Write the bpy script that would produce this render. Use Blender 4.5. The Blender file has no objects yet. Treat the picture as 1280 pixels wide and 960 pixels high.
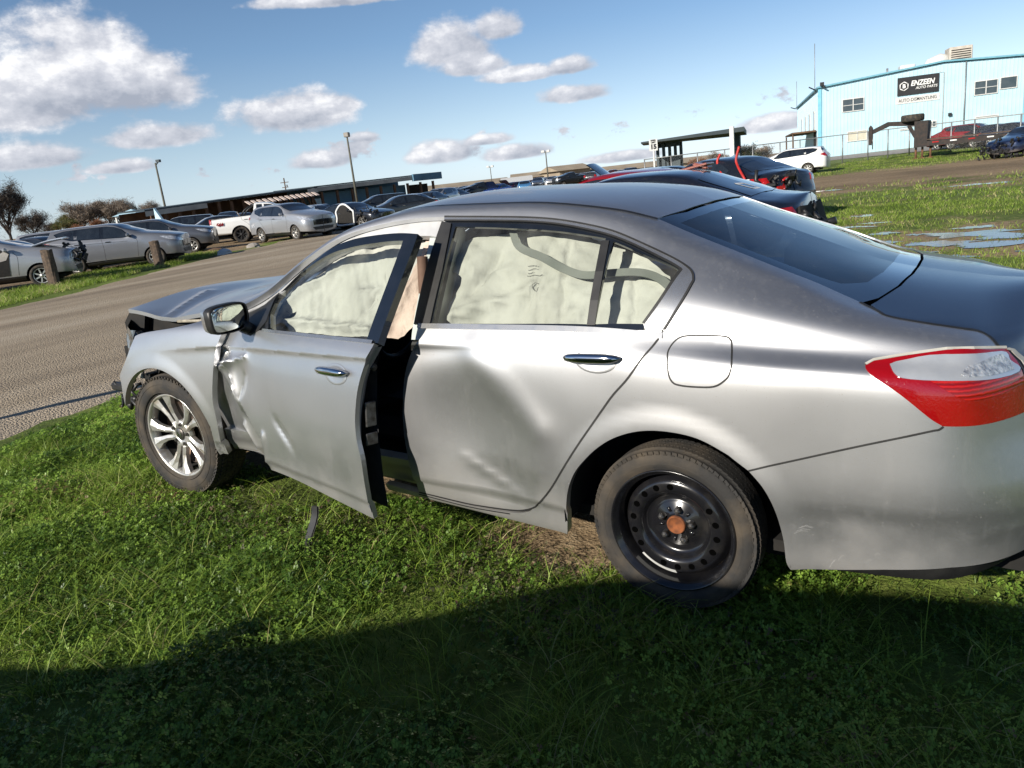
import bpy, math, random
import numpy as np
from mathutils import Matrix, Vector
from mathutils.geometry import delaunay_2d_cdt
random.seed(7); RNG = np.random.default_rng(7)
sc = bpy.context.scene
COL = sc.collection
# ------------------------------------------------------------------ camera
cam_d = bpy.data.cameras.new('camera'); cam = bpy.data.objects.new('camera', cam_d); COL.objects.link(cam)
CAM = Vector((0.91855, -3.0951, 1.53736))
def cam_basis(yaw, pitch, roll):
    cy, sy, cp, sp = math.cos(yaw), math.sin(yaw), math.cos(pitch), math.sin(pitch)
    f = Vector((sy*cp, cy*cp, -sp)); r = Vector((cy, -sy, 0)); u = r.cross(f)
    cr, sr = math.cos(roll), math.sin(roll)
    return cr*r+sr*u, -sr*r+cr*u, f
_r, _u, _f = cam_basis(-0.592362, 0.260821, -0.111716)
cam.matrix_world = Matrix(((_r.x, _u.x, -_f.x, CAM.x), (_r.y, _u.y, -_f.y, CAM.y), (_r.z, _u.z, -_f.z, CAM.z), (0, 0, 0, 1)))
cam_d.sensor_width = 36; cam_d.lens = 942.303/1280*36; cam_d.clip_start = .05; cam_d.clip_end = 3000
sc.camera = cam
sc.view_settings.view_transform = 'Standard'; sc.view_settings.look = 'None'
sc.view_settings.exposure = 0.45; sc.view_settings.gamma = 1.0
sc.cycles.max_bounces = 8; sc.cycles.transparent_max_bounces = 24; sc.cycles.caustics_reflective = False; sc.cycles.caustics_refractive = False
# ------------------------------------------------------------------ sun
SUN_EL, SUN_AZ = math.radians(24.5), math.radians(13)      # azimuth from -Y towards -X
TO_SUN = Vector((-math.sin(SUN_AZ)*math.cos(SUN_EL), -math.cos(SUN_AZ)*math.cos(SUN_EL), math.sin(SUN_EL)))
sl = bpy.data.lights.new('sun', 'SUN'); sl.energy = 5.0; sl.angle = math.radians(.5); sl.color = (1, .93, .82)
so = bpy.data.objects.new('sun', sl); COL.objects.link(so)
so.rotation_euler = TO_SUN.to_track_quat('Z', 'Y').to_euler()
# ------------------------------------------------------------------ sky with clouds
world = bpy.data.worlds.new('World'); sc.world = world; world.use_nodes = True
def build_world():
    nt = world.node_tree; N = nt.nodes; L = nt.links; N.clear()
    def nd(t, **k):
        n = N.new(t)
        for a, b in k.items(): setattr(n, a, b)
        return n
    def m(op, a, b=None, c=None, clamp=False):
        n = nd('ShaderNodeMath', operation=op); n.use_clamp = clamp
        for i, v in enumerate((a, b, c)):
            if v is None: continue
            if isinstance(v, (int, float)): n.inputs[i].default_value = v
            else: L.new(v, n.inputs[i])
        return n.outputs[0]
    sky = nd('ShaderNodeTexSky', sky_type='NISHITA'); sky.sun_disc = False
    sky.sun_elevation = SUN_EL; sky.sun_rotation = math.atan2(TO_SUN.x, TO_SUN.y)
    sky.air_density = 1.0; sky.dust_density = .15; sky.ozone_density = 1.5; sky.altitude = 0
    tc = nd('ShaderNodeTexCoord'); sep = nd('ShaderNodeSeparateXYZ'); L.new(tc.outputs['Generated'], sep.inputs[0])
    az = m('MULTIPLY', m('ARCTAN2', sep.outputs[0], sep.outputs[1]), 57.2958)
    el = m('MULTIPLY', m('ARCSINE', sep.outputs[2]), 57.2958)
    # turbulence
    def noise(scale, det, rough, vec=None, off=0):
        n = nd('ShaderNodeTexNoise'); n.inputs['Scale'].default_value = scale; n.inputs['Detail'].default_value = det; n.inputs['Roughness'].default_value = rough
        cmb = nd('ShaderNodeCombineXYZ'); L.new(az, cmb.inputs[0]); L.new(m('MULTIPLY', el, 1.5), cmb.inputs[1]); cmb.inputs[2].default_value = off
        L.new(cmb.outputs[0], n.inputs['Vector']); return n.outputs['Fac']
    nz = noise(.16, 8, .58); nz2 = noise(.5, 6, .6, off=4.)
    # (az, el, half width, half height up) in degrees, size of the cloud heaps
    acc_w = None; acc_h = None
    for (a, e, ra, re) in CLOUDS:
        da = m('DIVIDE', m('SUBTRACT', az, a), ra); de = m('DIVIDE', m('SUBTRACT', el, e), re)
        deb = m('MAXIMUM', de, m('MULTIPLY', de, -1.9))
        d = m('SQRT', m('ADD', m('MULTIPLY', da, da), m('MULTIPLY', deb, deb)))
        w = m('SUBTRACT', 1.0, d)
        acc_w = w if acc_w is None else m('SMOOTH_MAX', acc_w, w, .25)
        hh = m('MULTIPLY', m('MAXIMUM', w, 0.), m('SUBTRACT', de, m('MULTIPLY', da, .35)))
        acc_h = hh if acc_h is None else m('ADD', acc_h, hh)
    dens = m('ADD', m('ADD', acc_w, m('MULTIPLY', m('SUBTRACT', nz, .46), 1.45)), m('MULTIPLY', m('SUBTRACT', nz2, .5), .7))
    # low band of small heaps near the horizon, everywhere
    n3 = noise(.22, 7, .6, off=9.)
    band = m('SUBTRACT', m('MULTIPLY', m('SUBTRACT', n3, .52), 6), m('MULTIPLY', m('ABSOLUTE', m('SUBTRACT', el, 3.2)), .42))
    dens2 = m('MAXIMUM', dens, band)
    cov = nd('ShaderNodeMapRange', interpolation_type='SMOOTHSTEP'); L.new(dens2, cov.inputs[0]); cov.inputs[1].default_value = .0; cov.inputs[2].default_value = .42
    sh = m('ADD', m('ADD', m('MULTIPLY', acc_h, 1.5), m('MULTIPLY', m('SUBTRACT', nz2, .5), 2.2)), m('MULTIPLY', m('SUBTRACT', nz, .5), 1.6))
    shr = nd('ShaderNodeMapRange'); L.new(sh, shr.inputs[0]); shr.inputs[1].default_value = -.5; shr.inputs[2].default_value = .95
    ramp = nd('ShaderNodeValToRGB'); L.new(shr.outputs[0], ramp.inputs[0])
    cr = ramp.color_ramp; cr.elements[0].color = (3.3, 3.6, 4.3, 1); cr.elements[0].position = 0
    cr.elements[1].color = (10.5, 10.4, 10.3, 1); cr.elements[1].position = 1
    e = cr.elements.new(.5); e.color = (5.7, 5.85, 6.4, 1)
    bw = nd('ShaderNodeRGBToBW'); L.new(sky.outputs[0], bw.inputs[0])
    er = nd('ShaderNodeValToRGB'); L.new(m('DIVIDE', el, 60.), er.inputs[0]); q = er.color_ramp; q.elements[0].position = 0; q.elements[0].color = (.82, 1.0, 1.12, 1); q.elements[1].position = 1; q.elements[1].color = (.13, .32, .85, 1)
    for p_, c_ in ((.07, (.68, .94, 1.18, 1)), (.17, (.44, .80, 1.34, 1)), (.28, (.37, .74, 1.42, 1)), (.42, (.24, .54, 1.22, 1)), (.6, (.16, .38, .95, 1))): x_ = q.elements.new(p_); x_.color = c_
    tint = nd('ShaderNodeVectorMath', operation='SCALE'); L.new(er.outputs[0], tint.inputs[0]); L.new(m('MULTIPLY', bw.outputs[0], .95), tint.inputs['Scale'])
    hsv = nd('ShaderNodeMix', data_type='RGBA'); hsv.inputs[0].default_value = .85; L.new(sky.outputs[0], hsv.inputs[6]); L.new(tint.outputs[0], hsv.inputs[7])
    mix = nd('ShaderNodeMix', data_type='RGBA'); L.new(m('MULTIPLY', cov.outputs[0], .96), mix.inputs[0]); L.new(hsv.outputs[2], mix.inputs[6]); L.new(ramp.outputs[0], mix.inputs[7])
    bg = nd('ShaderNodeBackground'); bg.inputs[1].default_value = .090; L.new(mix.outputs[2], bg.inputs[0])
    out = nd('ShaderNodeOutputWorld'); L.new(bg.outputs[0], out.inputs[0])
CLOUDS = [(-60.0, 9.0, 5.6, 4.4), (-62.8, 8.0, 5.0, 3.4), (-57.0, 8.2, 4.4, 3.2), (-56.2, 5.3, 3.8, 1.3), (-63.6, 4.5, 4.2, 1.1), (-58.6, 3.6, 2.8, .7), (-47.3, 5.9, 4.3, 2.0), (-44.4, 6.3, 2.0, 1.0), (-45.6, 2.8, 3.0, 1.0), (-42.6, 4.1, 1.4, .5), (-43.2, 12.9, 6.1, .8), (-35.4, 9.2, 3.3, 2.4), (-34.3, 8.0, 2.8, 1.1), (-32.3, 10.2, 2.2, 1.5), (-30.7, 7.1, 3.0, .8), (-27.4, 7.2, 2.2, .9), (-27.0, 5.4, 3.0, .9), (-36.9, 2.4, 2.9, 1.2), (-34.0, 3.0, 2.2, .6), (-31.8, 1.9, 3.0, .8), (-24.1, .8, 3.6, .6), (-13.5, 1.8, 3.2, .9), (30, 9, 9, 4), (75, 14, 10, 4), (140, 12, 12, 5), (-150, 11, 11, 4), (-100, 15, 10, 5)]
build_world()
# ------------------------------------------------------------------ car body surfaces
def pchip(x, y, q):
    x=np.asarray(x,float); y=np.asarray(y,float); h=np.diff(x); d=np.diff(y)/h
    m=np.zeros_like(y); m[0]=d[0]; m[-1]=d[-1]
    for i in range(1,len(x)-1):
        if d[i-1]*d[i]>0:
            w1=2*h[i]+h[i-1]; w2=h[i]+2*h[i-1]; m[i]=(w1+w2)/(w1/d[i-1]+w2/d[i])
    q=np.clip(q,x[0],x[-1]); i=np.clip(np.searchsorted(x,q)-1,0,len(h)-1); t=(q-x[i])/h[i]
    return (y[i]*(1+2*t)*(1-t)**2+m[i]*h[i]*t*(1-t)**2+y[i+1]*t*t*(3-2*t)+m[i+1]*h[i]*t*t*(t-1))
def nspline(Y, n):
    """natural cubic spline through rows of Y (k,...) sampled n per interval"""
    k=len(Y); A=np.zeros((k,k)); A[0,0]=A[-1,-1]=1
    A[0,1]=.5; A[-1,-2]=.5
    b=np.zeros_like(Y); b[0]=1.5*(Y[1]-Y[0]); b[-1]=1.5*(Y[-1]-Y[-2])
    for i in range(1,k-1):
        A[i,i-1]=1; A[i,i]=4; A[i,i+1]=1; b[i]=3*(Y[i+1]-Y[i-1])
    M=np.linalg.solve(A,b.reshape(k,-1)).reshape(Y.shape)
    q=np.linspace(0,k-1,(k-1)*n+1); i=np.minimum(q.astype(int),k-2); t=(q-i).reshape((-1,)+(1,)*(Y.ndim-1))
    return (Y[i]*(1+2*t)*(1-t)**2+M[i]*t*(1-t)**2+Y[i+1]*t*t*(3-2*t)+M[i+1]*t*t*(t-1))
class Surf:
    """half shell of a car body: s runs nose (negative) to tail, u from sill 0 to centre line; near side has y<0"""
    def __init__(S, X, H, Z, x0, x1, xf, xr, n=3.0, tilt=None, ds=.01, nu=16, sm=.05):
        # X stations; H, Z arrays (lines, stations); x0/x1: where the ends begin to round; xf/xr: end x
        H=np.array(H,float); Z=np.array(Z,float); S.k=len(H)
        def end(L):
            a=np.linspace(0,math.pi/2,1500); x=np.sin(a)**(2/n)*L; w=np.cos(a)**(2/n)
            l=np.r_[0,np.cumsum(np.hypot(np.diff(x),np.diff(w)*.86))]; return x,w,l
        xe,we,le=end(xr-x1); xg,wg,lg=end(x0-xf)
        S.s0=x0-lg[-1]; S.s1=x1+le[-1]; ns=int((S.s1-S.s0)/ds)+1
        S.sg=np.linspace(S.s0,S.s1,ns)
        x=S.sg.copy(); w=np.ones(ns)
        r=S.sg>x1; x[r]=x1+np.interp(S.sg[r]-x1,le,xe); w[r]=np.interp(S.sg[r]-x1,le,we)
        r=S.sg<x0; x[r]=x0-np.interp(x0-S.sg[r],lg,xg); w[r]=np.interp(x0-S.sg[r],lg,wg)
        fx=np.arange(min(xf,X[0])-.3,max(xr,X[-1])+.3,.01)
        ker=np.exp(-.5*(np.arange(-20,21)*.01/sm)**2); ker/=ker.sum()
        def tab(row): 
            f=pchip(X,row,fx); f=np.convolve(np.pad(f,20,'edge'),ker,'valid'); return np.interp(x,fx,f)
        h=np.array([tab(r) for r in H])*w; z=np.array([tab(r) for r in Z])
        P=np.stack([np.broadcast_to(x,h.shape),-h,z],-1)   # (lines, ns, 3)
        S.P=nspline(P,nu).transpose(1,0,2); S.nu=nu          # (ns, nuu, 3)
        S.P[...,1]=np.minimum(S.P[...,1],0)
        if tilt is not None: S.P[...,0]+=tilt(S.P[...,0],S.P[...,2])
        S.disp=None; S.ds=S.sg[1]-S.sg[0]
    def base(S, s, u):
        a=np.clip((s-S.s0)/S.ds,0,len(S.sg)-1.001); b=np.clip(u*S.nu,0,S.P.shape[1]-1.001)
        i=a.astype(int); j=b.astype(int); fa=(a-i)[...,None]; fb=(b-j)[...,None]; P=S.P
        return P[i,j]*(1-fa)*(1-fb)+P[i+1,j]*fa*(1-fb)+P[i,j+1]*(1-fa)*fb+P[i+1,j+1]*fa*fb
    def bn(S, s, u):
        e=.02; ds=S.base(s+e,u)-S.base(s-e,u); du=S.base(s,u+.1)-S.base(s,u-.1)
        n=np.cross(ds,du); l=np.linalg.norm(n,axis=-1,keepdims=True); n=n/np.maximum(l,1e-12)
        return n
    def pt(S, s, u, off=0., disp=None):
        s=np.asarray(s,float); u=np.asarray(u,float)
        P=S.base(s,u); n=S.bn(s,u)
        d=disp or S.disp
        o=off+(d(P,s,u) if d else 0.)
        if np.ndim(o)==0: return P+n*o
        if o.ndim==P.ndim: return P+o
        return P+n*o[...,None]
    def nrm(S, s, u, disp=None):
        e=.006; du=S.pt(s,u+.04,0,disp)-S.pt(s,u-.04,0,disp); ds=S.pt(s+e,u,0,disp)-S.pt(s-e,u,0,disp)
        n=np.cross(ds,du); return n/np.maximum(np.linalg.norm(n,axis=-1,keepdims=True),1e-12)
XS=[-3.75,-3.5,-3.2,-2.776,-2.4,-2.1,-1.8,-1.5,-1.1,-.7,-.3,0,.3,.55,.8,1.12]
HZ=[ # z of each line, h of each line
 ([.22]*16, [.70,.72,.74,.74,.74,.74,.74,.74,.74,.74,.74,.74,.74,.74,.72,.70]),
 ([.27,.26,.25,.245,.245,.245,.245,.245,.238,.222,.205,.21,.255,.27,.285,.30],[.84,.85,.86,.865,.865,.865,.865,.865,.865,.865,.87,.875,.875,.87,.86,.84]),
 ([.36,.36,.36,.36,.36,.36,.36,.36,.355,.345,.34,.34,.36,.38,.40,.42],[.87,.885,.90,.91,.905,.90,.90,.90,.90,.90,.905,.915,.91,.90,.885,.87]),
 ([.50,.50,.51,.52,.52,.52,.52,.52,.52,.52,.52,.52,.53,.54,.55,.56],[.88,.90,.918,.928,.922,.918,.918,.918,.918,.92,.925,.932,.927,.915,.90,.88]),
 ([.60,.63,.66,.68,.69,.69,.69,.69,.69,.69,.69,.69,.69,.69,.69,.70],[.87,.895,.915,.926,.922,.92,.92,.92,.92,.922,.926,.93,.926,.912,.895,.872]),
 ([.67,.72,.76,.80,.82,.83,.835,.84,.845,.85,.85,.85,.85,.84,.83,.83],[.85,.875,.90,.912,.914,.914,.914,.914,.914,.916,.918,.922,.920,.905,.885,.86]),
 ([.72,.77,.82,.87,.895,.905,.915,.92,.93,.94,.945,.945,.943,.935,.92,.905],[.82,.845,.872,.893,.90,.90,.90,.90,.90,.902,.904,.903,.90,.888,.868,.845]),
 ([.755,.81,.865,.92,.95,.965,.975,.985,1.0,1.012,1.020,1.008,.985,.972,.958,.94],[.77,.80,.835,.862,.872,.874,.874,.872,.868,.868,.866,.856,.845,.836,.818,.795]),
 ([.775,.83,.885,.945,.98,1.015,1.09,1.15,1.195,1.215,1.185,1.13,1.075,1.035,1.005,.98],[.70,.735,.77,.80,.81,.815,.80,.775,.752,.748,.765,.788,.797,.79,.775,.75]),
 ([.785,.845,.90,.965,1.0,1.065,1.205,1.33,1.385,1.385,1.33,1.235,1.145,1.07,1.03,1.0],[.62,.655,.69,.72,.735,.745,.725,.675,.63,.622,.645,.675,.70,.715,.70,.67]),
 ([.795,.855,.915,.98,1.03,1.11,1.255,1.385,1.44,1.437,1.393,1.285,1.178,1.082,1.045,1.02],[.52,.55,.58,.60,.615,.63,.645,.60,.545,.535,.54,.565,.60,.62,.60,.57]),
 ([.80,.865,.93,1.0,1.055,1.14,1.285,1.415,1.468,1.460,1.422,1.315,1.20,1.115,1.075,1.06],[.26,.28,.29,.30,.31,.32,.32,.30,.275,.27,.27,.28,.30,.31,.30,.28]),
 ([.80,.868,.935,1.005,1.06,1.15,1.295,1.423,1.474,1.465,1.43,1.325,1.21,1.12,1.08,1.065],[0.0]*16),
]
def hero_surf():
    Z=[a for a,b in HZ]; H=[b for a,b in HZ]
    def tl(x,z):  # bumper sticks out beyond the lid at the tail
        g=np.clip((x-.75)/.3,0,1); g=g*g*(3-2*g)
        return g*np.interp(z,[.2,.35,.5,.62,.75,.95,1.1],[-.10,-.03,.01,.0,-.05,-.10,-.13])
    return Surf(XS,H,Z,-3.1,.62,-3.74,1.12,n=3.2,tilt=tl)
def crease(P,s,u):
    x,z=P[...,0],P[...,2]
    zc=np.interp(x,[-2.8,-2.2,-1.1,-.3],[.80,.865,.93,.955])
    A=.013*(np.interp(x,[-2.75,-2.3,-1.0,-.55],[0,1,1,0]))
    t=np.clip(zc-z,0,1)
    return -A*(1-np.exp(-t/.016))*np.exp(-t/.07)
# ------------------------------------------------------------------ tagging
def tag(o, label=None, cat=None, group=None, kind=None):
    for k, v in (('label', label), ('category', cat), ('group', group), ('kind', kind)):
        if v: o[k] = v
    return o
def empty(name, loc=(0, 0, 0), rz=0., label=None, cat=None, group=None, parent=None):
    o = bpy.data.objects.new(name, None); COL.objects.link(o); o.location = loc; o.rotation_euler = (0, 0, rz); o.empty_display_size = .1
    if parent: o.parent = parent
    return tag(o, label, cat, group)
# ------------------------------------------------------------------ mesh builders
class MB:
    """collects shapes, then links them as one mesh object"""
    def __init__(s): s.v = []; s.f = []; s.sm = []
    def add(s, vs, fs, smooth=False, M=None):
        b = len(s.v)
        for p in vs:
            p = Vector(p); s.v.append(tuple(M @ p if M is not None else p))
        for f in fs: s.f.append(tuple(i+b for i in f)); s.sm.append(smooth)
        return s
    def box(s, c, d, M=None, taper=1., bev=0.):
        x, y, z = c; a, b, h = d[0]/2, d[1]/2, d[2]/2; t = taper
        if bev <= 0:
            vs = [(x+i*a*(t if k > 0 else 1), y+j*b*(t if k > 0 else 1), z+k*h) for k in (-1, 1) for i, j in ((-1, -1), (1, -1), (1, 1), (-1, 1))]
            fs = [(3, 2, 1, 0), (4, 5, 6, 7), (0, 1, 5, 4), (1, 2, 6, 5), (2, 3, 7, 6), (3, 0, 4, 7)]
            return s.add(vs, fs, False, M)
        vs = []; e = min(bev, a, b, h)
        ring = [(-a+e, -b), (a-e, -b), (a, -b+e), (a, b-e), (a-e, b), (-a+e, b), (-a, b-e), (-a, -b+e)]
        ring2 = [(-a+e, -b+e), (a-e, -b+e), (a-e, -b+e), (a-e, b-e), (a-e, b-e), (-a+e, b-e), (-a+e, b-e), (-a+e, -b+e)]
        for zz, rg in ((-h, ring2), (-h+e, ring), (h-e, ring), (h, ring2)):
            vs += [(x+p[0], y+p[1], z+zz) for p in rg]
        fs = [tuple(range(7, -1, -1)), tuple(range(24, 32))]
        for k in range(3):
            for i in range(8): j = (i+1) % 8; fs.append((k*8+i, k*8+j, k*8+8+j, k*8+8+i))
        return s.add(vs, fs, False, M)
    def tube(s, pts, r, n=8, cap=True, smooth=True, M=None):
        pts = [Vector(p) for p in pts]; rs = r if isinstance(r, (list, tuple)) else [r]*len(pts)
        vs = []; fs = []; pu = None
        for i, p in enumerate(pts):
            t = (pts[min(i+1, len(pts)-1)]-pts[max(i-1, 0)]).normalized()
            if pu is None: pu = t.orthogonal().normalized()
            u = (pu-t*pu.dot(t)); u = u.normalized() if u.length > 1e-6 else t.orthogonal().normalized(); pu = u; w = t.cross(u)
            for k in range(n):
                a = 2*math.pi*k/n; vs.append(p+(u*math.cos(a)+w*math.sin(a))*rs[i])
        for i in range(len(pts)-1):
            for k in range(n): j = (k+1) % n; fs.append((i*n+k, i*n+j, i*n+n+j, i*n+n+k))
        if cap: fs.append(tuple(range(n-1, -1, -1))); fs.append(tuple(range((len(pts)-1)*n, len(pts)*n)))
        return s.add(vs, fs, smooth, M)
    def lathe(s, prof, n=32, M=None, smooth=True, closed=False):
        """profile of (radius, y) about the y axis"""
        vs = []; fs = []; m = len(prof)
        for r, y in prof:
            for k in range(n): a = 2*math.pi*k/n; vs.append((r*math.cos(a), y, r*math.sin(a)))
        for i in range(m if closed else m-1):
            i2 = (i+1) % m
            for k in range(n): j = (k+1) % n; fs.append((i*n+k, i2*n+k, i2*n+j, i*n+j))
        return s.add(vs, fs, smooth, M)
    def disc(s, r, y, n=24, M=None, flip=False, c=(0, 0)):
        vs = [(c[0]+r*math.cos(2*math.pi*k/n), y, c[1]+r*math.sin(2*math.pi*k/n)) for k in range(n)]
        f = tuple(range(n)); return s.add(vs, [f if not flip else f[::-1]], False, M)
    def prism(s, poly, y0, y1, M=None, smooth=False):
        """polygon of (x, z) extruded along y"""
        n = len(poly); vs = [(p[0], y0, p[1]) for p in poly]+[(p[0], y1, p[1]) for p in poly]
        fs = [tuple(range(n)), tuple(range(2*n-1, n-1, -1))]+[((i+1) % n, i, n+i, n+(i+1) % n) for i in range(n)]
        return s.add(vs, fs, smooth, M)
    def sheet(s, P, smooth=True, M=None, flip=False):
        """grid of points (rows, cols, 3)"""
        P = np.asarray(P); a, b = P.shape[:2]; vs = P.reshape(-1, 3).tolist()
        fs = [(i*b+j, i*b+j+1, i*b+b+j+1, i*b+b+j) for i in range(a-1) for j in range(b-1)]
        if flip: fs = [f[::-1] for f in fs]
        return s.add(vs, fs, smooth, M)
    def mesh(s, name, mat=None):
        me = bpy.data.meshes.new(name); me.from_pydata([tuple(p) for p in s.v], [], s.f); me.polygons.foreach_set('use_smooth', s.sm)
        if mat: me.materials.append(mat)
        me.update(); return me
    def build(s, name, mat, parent=None, M=None):
        o = bpy.data.objects.new(name, s.mesh(name, mat)); COL.objects.link(o)
        if parent: o.parent = parent
        if M is not None: o.matrix_local = M
        return o
def link(name, me, parent=None, mat=None, loc=None):
    o = bpy.data.objects.new(name, me); COL.objects.link(o)
    if parent: o.parent = parent
    if loc: o.location = loc
    if mat is not None and me.materials and me.materials[0] is not mat:
        o.material_slots[0].link = 'OBJECT'; o.material_slots[0].material = mat
    return o
def T(x, y, z): return Matrix.Translation((x, y, z))
def RZ(a): return Matrix.Rotation(a, 4, 'Z')
def RY(a): return Matrix.Rotation(a, 4, 'Y')
def RX(a): return Matrix.Rotation(a, 4, 'X')
def np_mesh(name, V, F, mat, smooth=True, attrs=None):
    """V (n,3), F (m,k) with k fixed"""
    me = bpy.data.meshes.new(name); V = np.asarray(V, np.float32); F = np.asarray(F, np.int32); k = F.shape[1]
    me.vertices.add(len(V)); me.vertices.foreach_set('co', V.ravel())
    me.loops.add(F.size); me.loops.foreach_set('vertex_index', F.ravel())
    me.polygons.add(len(F)); me.polygons.foreach_set('loop_start', np.arange(0, F.size, k, dtype=np.int32))
    me.polygons.foreach_set('use_smooth', np.full(len(F), smooth))
    for n, a in (attrs or {}).items():
        at = me.attributes.new(n, 'FLOAT', 'POINT'); at.data.foreach_set('value', np.asarray(a, np.float32))
    me.update(calc_edges=True); me.validate()
    if mat: me.materials.append(mat)
    return me
# ------------------------------------------------------------------ materials
def newmat(name):
    m = bpy.data.materials.new(name); m.use_nodes = True; nt = m.node_tree
    return m, nt, nt.nodes['Principled BSDF'], nt.nodes['Material Output']
def setp(b, **k):
    names = dict(base='Base Color', metal='Metallic', rough='Roughness', coat='Coat Weight', coatr='Coat Roughness', spec='Specular IOR Level', trans='Transmission Weight', emit='Emission Color', es='Emission Strength', ior='IOR', sheen='Sheen Weight')
    for a, v in k.items():
        if a in ('base', 'emit') and len(v) == 3: v = (*v, 1)
        b.inputs[names[a]].default_value = v
def mat_noise(name, c1, c2, scale=8., rough=.6, metal=0., detail=6., bump=0., bscale=None, coat=0., lo=.35, hi=.65, coords='Object', spec=.5, bdist=.01, roughv=0.):
    """two tones of one substance mixed by noise, with fine relief"""
    m, nt, b, o = newmat(name); N = nt.nodes; L = nt.links
    tc = N.new('ShaderNodeTexCoord'); n = N.new('ShaderNodeTexNoise'); n.inputs['Scale'].default_value = scale; n.inputs['Detail'].default_value = detail
    L.new(tc.outputs[coords], n.inputs['Vector'])
    r = N.new('ShaderNodeMapRange'); r.inputs[1].default_value = lo; r.inputs[2].default_value = hi; L.new(n.outputs['Fac'], r.inputs[0])
    mx = N.new('ShaderNodeMix'); mx.data_type = 'RGBA'; mx.inputs[6].default_value = (*c1, 1); mx.inputs[7].default_value = (*c2, 1)
    L.new(r.outputs[0], mx.inputs[0]); L.new(mx.outputs[2], b.inputs['Base Color'])
    setp(b, rough=rough, metal=metal, coat=coat, spec=spec)
    if roughv:
        q = N.new('ShaderNodeMapRange'); q.inputs[3].default_value = rough; q.inputs[4].default_value = rough+roughv; L.new(n.outputs['Fac'], q.inputs[0]); L.new(q.outputs[0], b.inputs['Roughness'])
    if bump:
        n2 = N.new('ShaderNodeTexNoise'); n2.inputs['Scale'].default_value = bscale or scale*6; n2.inputs['Detail'].default_value = 5; L.new(tc.outputs[coords], n2.inputs['Vector'])
        bp = N.new('ShaderNodeBump'); bp.inputs['Strength'].default_value = bump; bp.inputs['Distance'].default_value = bdist; L.new(n2.outputs['Fac'], bp.inputs['Height']); L.new(bp.outputs[0], b.inputs['Normal'])
    return m
def car_paint(name, col, metal=.0, rough=.35, dirt=.35, coat=1.0, coatr=.06):
    """clear-coated paint with road dirt low on the body and a thin film of dust"""
    m, nt, b, o = newmat(name); N = nt.nodes; L = nt.links
    tc = N.new('ShaderNodeTexCoord'); sep = N.new('ShaderNodeSeparateXYZ'); L.new(tc.outputs['Object'], sep.inputs[0])
    def noise(s, d=6):
        n = N.new('ShaderNodeTexNoise'); n.inputs['Scale'].default_value = s; n.inputs['Detail'].default_value = d; L.new(tc.outputs['Object'], n.inputs['Vector']); return n.outputs['Fac']
    def mm(op, a, bb):
        n = N.new('ShaderNodeMath'); n.operation = op
        for i, v in enumerate((a, bb)):
            if isinstance(v, (int, float)): n.inputs[i].default_value = v
            else: L.new(v, n.inputs[i])
        return n.outputs[0]
    r = N.new('ShaderNodeMapRange'); r.interpolation_type = 'SMOOTHSTEP'; L.new(mm('ADD', sep.outputs[2], mm('MULTIPLY', noise(5.), -.5)), r.inputs[0]); r.inputs[1].default_value = .30; r.inputs[2].default_value = -.06; r.inputs[3].default_value = 0; r.inputs[4].default_value = 1
    dm = mm('MULTIPLY', r.outputs[0], dirt); n3 = N.new('ShaderNodeMapRange'); L.new(noise(26., 8), n3.inputs[0]); n3.inputs[1].default_value = .56; n3.inputs[2].default_value = .8; n3.inputs[4].default_value = .16
    dm = mm('ADD', dm, mm('MULTIPLY', n3.outputs[0], dirt))
    mx = N.new('ShaderNodeMix'); mx.data_type = 'RGBA'; mx.inputs[6].default_value = (*col, 1); mx.inputs[7].default_value = (.20, .165, .12, 1); L.new(dm, mx.inputs[0]); L.new(mx.outputs[2], b.inputs['Base Color'])
    sp_ = N.new('ShaderNodeMapRange'); L.new(noise(150., 3), sp_.inputs[0]); sp_.inputs[1].default_value = .66; sp_.inputs[2].default_value = .74; sp_.inputs[4].default_value = dirt*.8
    st_ = N.new('ShaderNodeTexNoise'); st_.inputs['Scale'].default_value = 1.; st_.inputs['Detail'].default_value = 6; mp_ = N.new('ShaderNodeMapping'); mp_.inputs['Scale'].default_value = (38, 38, 3.5); L.new(tc.outputs['Object'], mp_.inputs[0]); L.new(mp_.outputs[0], st_.inputs['Vector'])
    s2_ = N.new('ShaderNodeMapRange'); L.new(st_.outputs['Fac'], s2_.inputs[0]); s2_.inputs[1].default_value = .55; s2_.inputs[2].default_value = .8; s2_.inputs[4].default_value = dirt*.16
    dm = mm('ADD', dm, mm('MAXIMUM', sp_.outputs[0], s2_.outputs[0])); L.new(dm, mx.inputs[0])
    L.new(mm('SUBTRACT', metal, mm('MULTIPLY', dm, metal)), b.inputs['Metallic'])
    L.new(mm('ADD', rough, mm('MULTIPLY', noise(3.), .08)), b.inputs['Roughness'])
    L.new(mm('SUBTRACT', coat, mm('MULTIPLY', dm, coat)), b.inputs['Coat Weight']); setp(b, coatr=coatr)
    n4 = N.new('ShaderNodeTexNoise'); n4.inputs['Scale'].default_value = 900; n4.inputs['Detail'].default_value = 2; L.new(tc.outputs['Object'], n4.inputs['Vector'])
    bp = N.new('ShaderNodeBump'); bp.inputs['Strength'].default_value = .12 if metal > .3 else .03; bp.inputs['Distance'].default_value = .0006; L.new(n4.outputs['Fac'], bp.inputs['Height']); L.new(bp.outputs[0], b.inputs['Normal'])
    return m
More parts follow.
